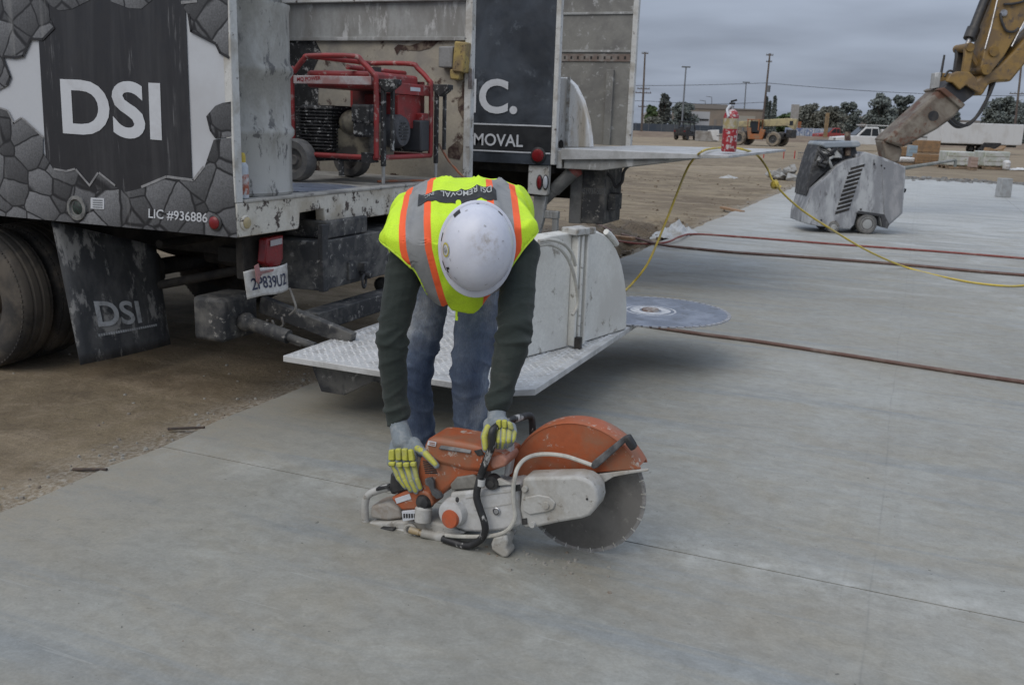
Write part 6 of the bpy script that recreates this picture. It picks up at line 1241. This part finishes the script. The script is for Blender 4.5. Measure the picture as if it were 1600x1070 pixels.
def f_body(b):
    b.ball(hd, (.075, .095, .105), 18, Matrix((ax_l, ax_d, ax_a)).transposed()); b.cone(hd-ax_d*.05-ax_a*.03, hd-ax_d*.075-ax_a*.045, .045, .03)
    b.cone(hd-ax_d*.095+ax_a*.01, hd-ax_d*.105-ax_a*.005, .012, .014)                 # nose
    for s in (-1, 1): b.ball(hd+ax_l*.077*s-ax_a*.01, (.012, .022, .03), 10, Matrix((ax_l, ax_d, ax_a)).transposed())
    b.cone(Sc-ax_a*.02, hd, .058, .055); b.cone(Hc-ax_d*.02, Sc-ax_a*.08, .10, .09)
    for s in (-1, 1): b.cone(tw(.05*s, -.25, -.01), tw(.09*s, -.06, -.02), .085, .07)
    for a, e, w, h in ((shR, elR, wrR, on_y(628, 690, 2.765)), (shL, elL, wrL, on_y(776, 655, 2.765))): b.cone(a, e, .055, .042); b.cone(e, w, .042, .028); b.cone(w, h, .028, .028)
    for a, e, w in ((hipR, knR, anR), (hipL, knL, anL)): b.cone(Hc, a, .11, .09); b.cone(a, e, .08, .055); b.cone(e, w, .055, .04)
body = organic('body', f_body, .011, 4, M_skin)
def ridge(v): return (1-min(1, abs(noise.noise(v))*2.2))**2
def sleeve_fold(p):
    f = .006*noise.noise(p*8)
    for a, e, w in ((shR, elR, wrR), (shL, elL, wrL)):
        for s0, s1, seg in ((a, e, 0), (e, w, 1)):
            d = (s1-s0); L = d.length; d /= L; tt = (p-s0).dot(d)/L
            if -.15 < tt < 1.1 and (p-(s0+d*tt*L)).length < .13:
                g = p-d*(p.dot(d)); wgt = .35+.9*math.exp(-((tt-(1 if seg == 0 else 0))/.22)**2)+(.9*math.exp(-((tt-.95)/.22)**2) if seg else .5*math.exp(-(tt/.2)**2))
                q = V((g.x*5.5, g.y*5.5, g.z*5.5)); sk = g.x*7+g.y*5
                f += .0095*wgt*ridge(q+d*((p.dot(d))*17+sk))-.003
                f += .0030*wgt*noise.noise(q*2+d*(p.dot(d)*55))
    return f
def f_shirt(b):
    b.cone(Hc+ax_a*.05-ax_d*.02, Sc-ax_a*.10-ax_d*.01, .115, .10)
    for s in (-1, 1): b.cone(tw(.055*s, -.42, -.02), tw(.09*s, -.09, -.02), .10, .085)
    for a, e, w, r in ((shR, elR, wrR, (.068, .056, .040)), (shL, elL, wrL, (.070, .060, .038))):
        b.cone(tw(.09 if a is shL else -.09, -.07, -.025), a, .078, r[0]); b.cone(a, e, r[0], r[1]); b.cone(e, w, r[1]*1.02, r[2])
        d = (w-e).normalized(); b.tube([w-d*.035, w+d*.012], [r[2]+.003, r[2]+.0005], 18)
    b.cone(tw(0, -.04, -.01), tw(.02, .02, -.0), .075, .062)
organic('shirt', f_shirt, .0062, 5, M_shirt, sleeve_fold)
def leg_fold(p):
    wgt = .5+.8*math.exp(-((p.z-.50)/.09)**2)+.9*math.exp(-((p.z-.12)/.10)**2)+.6*math.exp(-((p.z-.86)/.10)**2)
    return .010*wgt*ridge(V((p.x*7, p.y*7, p.z*13+p.x*6)))-.004+.006*noise.noise(p*9)
def f_jeans(b):
    b.cone(hipR.lerp(hipL, .3)+V((0, .02, .03)), hipR.lerp(hipL, .7)+V((0, .02, .03)), .125, .125); b.cone(hipR.lerp(hipL, .5)+V((0, -.02, .1)), Hc+ax_a*.06, .12, .125)
    for a, e, w in ((hipR, knR, anR), (hipL, knL, anL)):
        m = a.lerp(e, .5); b.cone(a, m, .108, .089); b.cone(m, e, .089, .075); b.cone(e, e.lerp(w, .5), .075, .070); b.cone(e.lerp(w, .5), w+V((0, 0, -.02)), .070, .074)
organic('jeans', f_jeans, .0075, 4, M_denim, leg_fold)
for a in (anR, anL):
    def f_boot(b, a=a):
        o = V((a.x, a.y, 0)); d = V((.38, -.92, 0)) if a is anL else V((.1, -.99, 0))
        b.cone(o+V((0, 0, .16)), o+V((0, 0, .075)), .052, .055); b.cone(o-d*.05+V((0, 0, .05)), o+d*.13+V((0, 0, .045)), .047, .046); b.cone(o+d*.05+V((0, 0, .05)), o+d*.16+V((0, 0, .040)), .05, .038)
    organic('boot', f_boot, .007, 4, M_boot)
    o = V((a.x, a.y, 0)); d = (V((.38, -.92, 0)) if a is anL else V((.1, -.99, 0))).normalized(); n_ = V((-d.y, d.x, 0)); b = MB()
    b.prism([o+d*(.05+.15*math.cos(R_(k*20)))+n_*(.054*math.sin(R_(k*20)))+V((0, 0, .001)) for k in range(18)], (0, 0, .022)); b.build('boot_sole', M_sk, PER, bevel=.003)

# --- safety vest: loose shell round the torso with real arm and neck openings
def vest_pt(u, v):
    """u 0..1 round the body (0 = left side, .25 = back), v 0..1 hem to neck"""
    a = 2*math.pi*u; ca, sa = math.cos(a), math.sin(a)
    if v < .8: y = -.50+.50*(v/.8); k = 1.0
    else: f = (v-.8)/.2; y = .0+.095*math.sin(f*math.pi/2); k = math.cos(f*math.pi/2)**.75*.999+.001
    w = .262-.02*math.sin(min(1, v/.8)*math.pi)+(.012 if v < .25 else 0); th = .150
    ex = .72; x = w*k*math.copysign(abs(ca)**ex, ca); z = th*k*math.copysign(abs(sa)**.85, sa)
    if x < 0: x *= 1.05+.10*math.exp(-((v-.45)/.16)**2)*max(0, .6-sa)
    if v >= .8: z = z*.97+.0
    z += .012*math.sin(v*3.0)
    back = max(0, sa)
    z -= back*.055*max(0, (min(v, .8)-.42)/.38)**1.8
    z -= back*.030*(abs(x)/.22)**2*(1 if v > .3 else .6)       # rounded shoulders
    z -= back*.020*math.exp(-(x/.05)**2)*(.4+v)                # furrow along the spine
    p = tw(x, y, z)
    sag = max(0, -sa)**1.3
    s_ = sag*math.exp(-(x/.15)**2)*(.125 if v < .78 else .125*(1-(v-.78)/.22)**1.0)
    p.z -= s_
    q = noise.noise(p*6)*.6+ridge(V((x*13+4, y*4.5, z*5+y*3)))*.9+noise.noise(p*21)*.2-.4
    return p+TR @ V((0, 0, 1))*q*.017*(1 if sa > -.2 else 1.5)
NU, NV = 150, 100
bm = bmesh.new(); gv_ = [[bm.verts.new(vest_pt(i/NU, j/NV*.985)) for i in range(NU)] for j in range(NV+1)]
for j in range(NV):
    for i in range(NU): bm.faces.new((gv_[j][i], gv_[j][(i+1) % NU], gv_[j+1][(i+1) % NU], gv_[j+1][i]))
holes = [(tw(-.285, -.03, -.155), .165), (tw(.285, -.03, -.15), .160), (tw(.03, .12, -.02), .088)]
def in_hole(p): return any((p-c).length < r for c, r in holes)
kill = [f for f in bm.faces if in_hole(f.calc_center_median())]; bmesh.ops.delete(bm, geom=kill, context='FACES')
bm.edges.ensure_lookup_table()
for v in bm.verts:
    if v.is_boundary:
        for c, r in holes:
            d = v.co-c
            if d.length < r*1.09: v.co = c+d.normalized()*r
edges_b = [e for e in bm.edges if e.is_boundary]
loops = []; left = set(edges_b)
while left:
    e = left.pop(); chain = [e.verts[0], e.verts[1]]; go = True
    while go:
        go = False
        for e2 in chain[-1].link_edges:
            if e2 in left: left.discard(e2); chain.append(e2.other_vert(chain[-1])); go = True; break
    loops.append([v.co.copy() for v in chain])
me = bpy.data.meshes.new('safety_vest'); bmesh.ops.recalc_face_normals(bm, faces=bm.faces)
inv = Matrix.Translation(Sc) @ TR.to_4x4(); inv_i = inv.inverted()
bm.transform(inv_i); bm.to_mesh(me); bm.free()
t = NT('lime_vest'); sp2 = t.n('ShaderNodeSeparateXYZ'); t.l(t.tc.outputs['Object'], sp2.inputs[0])
xx = t.math('ADD', t.math('ABSOLUTE', sp2.outputs[0]), t.math('MULTIPLY', t.math('MAXIMUM', t.math('MULTIPLY', t.math('ADD', sp2.outputs[2], .02), -1), 0), .16))
dist = t.math('ABSOLUTE', t.math('SUBTRACT', xx, .150))
orange = t.math('LESS_THAN', dist, .0545); silver = t.math('LESS_THAN', dist, .031)
mesh_n = t.noise(t.coord(), 330, 2, .5); soil = t.noise(t.coord(), 9, 7, .65)
c = t.mix(t.ramp(mesh_n, .4, .6), (.54, .80, .022, 1), (.64, .90, .035, 1)); c = t.mix(t.math('MULTIPLY', t.ramp(soil, .56, .72), .35), c, (.30, .38, .05, 1))
c = t.mix(orange, c, (.92, .13, .035, 1)); c = t.mix(silver, c, t.mix(t.ramp(soil, .35, .7), (.21, .215, .215, 1), (.29, .29, .285, 1)))
t.bump(t.math('ADD', t.math('MULTIPLY', mesh_n, .3), t.noise(t.coord(), 18, 5, .6)), .3, .008); M_vest = t.done(c, .75)
me.materials.append(M_vest); vest = link('safety_vest', me, PER, recalc=False, sharp=180)
vest.matrix_parent_inverse = Matrix.Identity(4); vest.matrix_basis = Matrix.Translation(-PER.location) @ inv
vest.modifiers.new('s', 'SOLIDIFY').thickness = .003
M_bind = mat('vest_binding', (.62, .85, .05), (.5, .7, .06), .3, 30, rough=.7)
for L in loops:
    if len(L) < 12: continue
    cl = (L[0]-L[-1]).length < .02; P = L[:-1] if cl else L
    for _ in range(4): P = [(P[i-1]+P[i]*2+P[(i+1) % len(P)])/4 if (cl or 0 < i < len(P)-1) else P[i] for i in range(len(P))]
    b = MB(); b.tube(P, .0048, 6, closed=cl, caps=not cl); b.build('vest_binding', M_bind, PER)
# printed back patch, follows the cloth (read from behind, so upside down from here)
def vest_top(x, y):
    v = (y+.50)/.50*.8; w = .262-.02*math.sin(min(1, v/.8)*math.pi)+(.012 if v < .25 else 0); ca = math.copysign(min(1, abs(x)/w)**(1/.72), x); return vest_pt(math.acos(max(-1, min(1, ca)))/(2*math.pi), v)
pw = lambda a, c, off: vest_top(.13-.265*a, -.045-.085*(1-c))+ax_d*off
def grid(fn, n, m):
    b = MB(); b.add([fn(i/n, j/m) for j in range(m+1) for i in range(n+1)], [(j*(n+1)+i, j*(n+1)+i+1, (j+1)*(n+1)+i+1, (j+1)*(n+1)+i) for j in range(m) for i in range(n)]); return b
pt = grid(lambda a, c: pw(a, c, .006), 24, 6).build('back_patch', mat('patch_black', (.018, .019, .02), (.05, .05, .05), .3, 20, rough=.7), PER, recalc=False, sharp=180)
M_ptx = mat('patch_print', (.40, .41, .40), rough=.7)
text_on('lettering', 'DSI REMOVAL', (0, 0, 0), (1, 0, 0), (0, 0, 1), M_ptx, pt, bold=.01, warp=lambda a, c: pw(.06+.66*a, .14+.44*c, .0085))
text_on('lettering', 'INC.', (0, 0, 0), (1, 0, 0), (0, 0, 1), M_ptx, pt, bold=.01, warp=lambda a, c: pw(.80+.13*a, .16+.36*c, .0085))
b = MB(); zp = min((vest_pt(.745, k/40) for k in range(14, 32)), key=lambda p: on_y(712, 487, p.y).z*0+p.z)+V((0, 0, .004)); b.box(zp+V((0, 0, -.012)), (.008, .006, .03)); b.box(zp+V((.001, 0, -.030)), (.011, .004, .016)); b.build('zip_pull', M_bind, PER, bevel=.002)

# --- hard hat
ht = V((.43, -.895, .02)).normalized(); hf = V((-.04, .0, -1.0)); hf = (hf-ht*hf.dot(ht)).normalized(); hs_ = ht.cross(hf).normalized()
def hat(phi, th, lift=0.0):
    """phi 0 = brim, th 0 crown .. 1 edge"""
    c_, s_ = math.cos(phi), math.sin(phi); rf = .146 if c_ > 0 else .142; r = 1/math.sqrt((c_/rf)**2+(s_/.119)**2)
    a = th*math.pi/2; h = .150*math.cos(a)**.92 if th < 1 else 0; rad = r*math.sin(a)**.86
    h += .006*math.exp(-((s_*rad)/.022)**2)*math.sin(a)*(1 if th < .85 else 0)+lift
    return HH0+hf*(c_*rad)+hs_*(s_*rad)+ht*(h-.03)
b = MB(); nP, nT = 64, 20; vs = [hat(6.2832*i/nP, max(.02, j/nT)) for j in range(nT+1) for i in range(nP)]
for k, (e, dz) in enumerate(((.006, -.001), (.009, -.004), (.008, -.009), (-.004, -.010))):
    for i in range(nP):
        ph = 6.2832*i/nP; p = hat(ph, 1); d = (p-HH0); d = (d-ht*d.dot(ht)).normalized(); br = .016*max(0, math.cos(ph))**3 if k < 3 else 0
        vs.append(p+d*(e+br)+ht*dz)
rows = nT+5; fs_ = [(j*nP+i, j*nP+(i+1) % nP, (j+1)*nP+(i+1) % nP, (j+1)*nP+i) for j in range(rows-1) for i in range(nP)]+[tuple(range(nP))]
b.add(vs, fs_)
t = NT('helmet_white'); so = t.noise(t.coord(loc=(.3, .1, .2)), 10, 8, .7, .2); sp3 = t.n('ShaderNodeVectorMath', operation='DISTANCE'); t.l(t.tc.outputs['Object'], sp3.inputs[0]); sp3.inputs[1].default_value = tuple(hat(2.2, .16)-PER.location)
c = t.mix(t.ramp(so, .35, .7), (.56, .575, .65, 1), (.66, .67, .73, 1))
blot = t.math('MULTIPLY', t.ramp(sp3.outputs['Value'], .015, .075, (1, 1, 1, 1), (0, 0, 0, 1)), t.ramp(t.noise(t.coord(), 34, 7, .7), .44, .66)); c = t.mix(t.math('MULTIPLY', blot, .8), c, (.30, .25, .19, 1))
spk = t.ramp(t.noise(t.coord(), 75, 4, .6), .68, .73); c = t.mix(t.math('MULTIPLY', spk, .55), c, (.16, .14, .12, 1))
t.bump(t.noise(t.coord(), 60, 5, .6), .06, .004); M_hat = t.done(c, t.ramp(so, .3, .7, (.28,)*3+(1,), (.5,)*3+(1,)))
hat_o = b.build('hard_hat', M_hat, PER, sharp=60)
def decal(name, ph0, ph1, t0, t1, m, lift=.0012, n=6):
    b = grid(lambda a, c: hat(ph0+(ph1-ph0)*a, t0+(t1-t0)*c, 0)+(hat(ph0+(ph1-ph0)*a, t0+(t1-t0)*c)-HH0).normalized()*lift, n, n); return b.build(name, m, hat_o, recalc=False)
# on screen: phi = pi is up, +-pi/2 are the sides
LEFT = 1 if (hs_.dot(CR) < 0) else -1
for ph, dph, t0, t1 in ((2.55, .10, .74, .92), (1.80, .12, .86, .955), (1.02, .13, .82, .965), (-2.6, .07, .88, .96), (-.9, .10, .90, .965), (0.03, .16, .93, .955), (.72, .10, .88, .985), (3.1, .035, .90, .93)):
    decal('vent_slot', LEFT*(ph-dph), LEFT*(ph+dph), t0, t1, M_sk)
def disc(name, ph, th, r0, r1, m, lift):
    c0 = hat(ph, th); n = (hat(ph+.02, th)-c0).cross(hat(ph, th+.02)-c0).normalized(); n = n if n.dot(c0-HH0) > 0 else -n; u = n.orthogonal().normalized(); w = n.cross(u); b = MB(); K = 28
    vs = []
    for r in (r0, r1):
        for i in range(K):
            a = 6.2832*i/K; p = c0+(u*math.cos(a)+w*math.sin(a))*r; d = p-c0; p = p-n*(d.length**2)/.24; vs.append(p+n*lift)
    b.add(vs, [(i, (i+1) % K, K+(i+1) % K, K+i) for i in range(K)]); return b.build(name, m, hat_o, recalc=False)
disc('sticker', LEFT*1.50, .62, .0005, .026, mat('sticker_white', (.55, .56, .58), (.4, .4, .42), .3, 50, rough=.5), .0015)
disc('sticker_ring', LEFT*1.50, .62, .018, .0235, mat('sticker_yellow', (.50, .42, .06), (.3, .28, .12), .3, 60, rough=.5), .0022)
disc('sticker_print', LEFT*1.50, .62, .0005, .010, mat('sticker_grey', (.16, .17, .18), (.4, .4, .42), .42, 160, rough=.5), .0022)
for ph_, th_ in ((2.9, .35), (-2.3, .42), (-1.2, .5), (2.0, .45), (-.6, .62), (.3, .55), (-2.8, .7), (1.3, .35)):
    decal('scuff', ph_-.035, ph_+.035+.03*math.sin(ph_*9), th_, th_+.022+.012*math.cos(ph_*7), mat('grey_scuff', (.30, .29, .28), (.5, .5, .52), .45, 90, rough=.7))
decal('rim_line', 0, 6.2832, .935, .948, mat('rim_shadow', (.33, .34, .38), rough=.5), n=64)
decal('scuff', LEFT*.90, LEFT*.97, .62, .74, M_sk); decal('scuff', LEFT*.82, LEFT*.90, .71, .77, M_sk)
b = MB(); b.tube(spline([hat(LEFT*.9, .99)+ht*-.02, hd-ax_d*.06+ax_l*-.07, hd-ax_d*.11-ax_a*.02], 6), .006, 6); b.build('chin_strap', M_sk, hat_o)
b = MB(); b.ball(HH0+ht*-.035, (.108, .130, .035), 24, Matrix((hs_, hf, ht)).transposed()); b.build('hat_liner', M_sk, hat_o)

# --- gloves
def glove(cuff, palm, fingers, thumb, wrist_r):
    J = lambda q: on_y(*q)
    def fn(b):
        P = [J(q) for q in cuff]
        for i in range(len(P)-1): b.cone(P[i], P[i+1], wrist_r[i], wrist_r[i+1])
        for a, c, r in palm: b.cone(J(a), J(c), r, r)
        for ch, rs in fingers+[thumb]:
            Q = [J(q) for q in ch]
            for i in range(len(Q)-1): b.cone(Q[i], Q[i+1], rs[i], rs[i+1], 12)
    g = organic('glove', fn, .0034, 3, M_knit, lambda p: .0012*noise.noise(p*90))
    up = (CAM-J(fingers[0][0][0])).normalized()
    for fi, (ch, rs) in enumerate(fingers+[thumb]):
        Q = [J(q) for q in ch]
        for i in range(len(Q)-1):
            if fi < 4 and i == 0: continue
            a, c = Q[i].lerp(Q[i+1], .06), Q[i].lerp(Q[i+1], .90); b = MB(); b.cone(a+up*rs[i]*.42, c+up*rs[i+1]*.42, rs[i]*.80, rs[i+1]*.80, 10); b.build('finger_pad', M_pad, g)
    return g
r4 = (.0150, .0120, .0108, .0092)
gR_ = glove([(619, 648, 2.80), (624, 668, 2.785), (630, 690, 2.762)], [((617, 692, 2.762), (612, 722, 2.722), .017), ((626, 690, 2.758), (624, 726, 2.716), .019), ((636, 692, 2.756), (636, 726, 2.716), .019), ((645, 694, 2.758), (646, 722, 2.722), .017), ((648, 690, 2.76), (655, 700, 2.745), .018)],
    [([(616, 700, 2.75), (613, 722, 2.716), (622, 745, 2.706), (634, 761, 2.712)], r4), ([(625, 700, 2.75), (624, 726, 2.710), (632, 749, 2.700), (642, 766, 2.706)], r4), ([(634, 700, 2.75), (635, 726, 2.709), (642, 750, 2.698), (650, 768, 2.704)], r4), ([(643, 702, 2.75), (646, 722, 2.712), (651, 747, 2.702), (657, 763, 2.708)], r4)],
    ([(652, 700, 2.744), (664, 707, 2.712), (682, 727, 2.704)], (.0165, .0145, .0115)), (.031, .034, .038))
gL_ = glove([(777, 628, 2.79), (776, 645, 2.775), (777, 660, 2.755)], [((764, 662, 2.752), (766, 674, 2.742), .020), ((776, 660, 2.748), (782, 672, 2.730), .022), ((786, 660, 2.748), (793, 672, 2.730), .021), ((795, 666, 2.752), (800, 676, 2.736), .017)],
    [([(779, 664, 2.735), (780, 672, 2.709), (779, 688, 2.690), (778, 698, 2.716)], r4), ([(787, 662, 2.735), (788, 671, 2.708), (787, 688, 2.688), (785, 699, 2.716)], r4), ([(794, 664, 2.738), (796, 673, 2.711), (795, 687, 2.692), (792, 697, 2.720)], r4), ([(800, 667, 2.742), (803, 675, 2.720), (801, 687, 2.704), (797, 694, 2.728)], r4)],
    ([(763, 667, 2.735), (757, 681, 2.708), (759, 702, 2.696)], (.0155, .0140, .0120)), (.029, .031, .033))
def back_pads(g, rows):
    for (a, c, d, e, y) in rows:
        P = [on_y(*q, y) for q in (a, c, d, e)]; n = (P[1]-P[0]).cross(P[3]-P[0]).normalized(); n = n if n.dot(CAM-P[0]) > 0 else -n
        b = MB(); b.prism([p-n*.006 for p in P], n*.016); b.build('knuckle_pad', M_pad, g, bevel=.004)
back_pads(gR_, [((609, 702), (617, 701), (618, 718), (608, 718), 2.708), ((619, 700), (627, 700), (628, 718), (620, 718), 2.702), ((629, 700), (637, 700), (638, 719), (630, 718), 2.702), ((639, 701), (645, 702), (649, 719), (640, 719), 2.706), ((608, 721), (618, 721), (618, 727), (609, 727), 2.700), ((620, 722), (628, 722), (629, 729), (621, 729), 2.692), ((631, 722), (639, 722), (640, 729), (632, 729), 2.692), ((642, 721), (650, 721), (651, 728), (643, 728), 2.696)])
back_pads(gL_, [((776, 656), (783, 655), (784, 668), (777, 669), 2.705), ((785, 655), (792, 656), (793, 668), (786, 668), 2.703), ((794, 657), (800, 661), (803, 671), (795, 669), 2.707)])
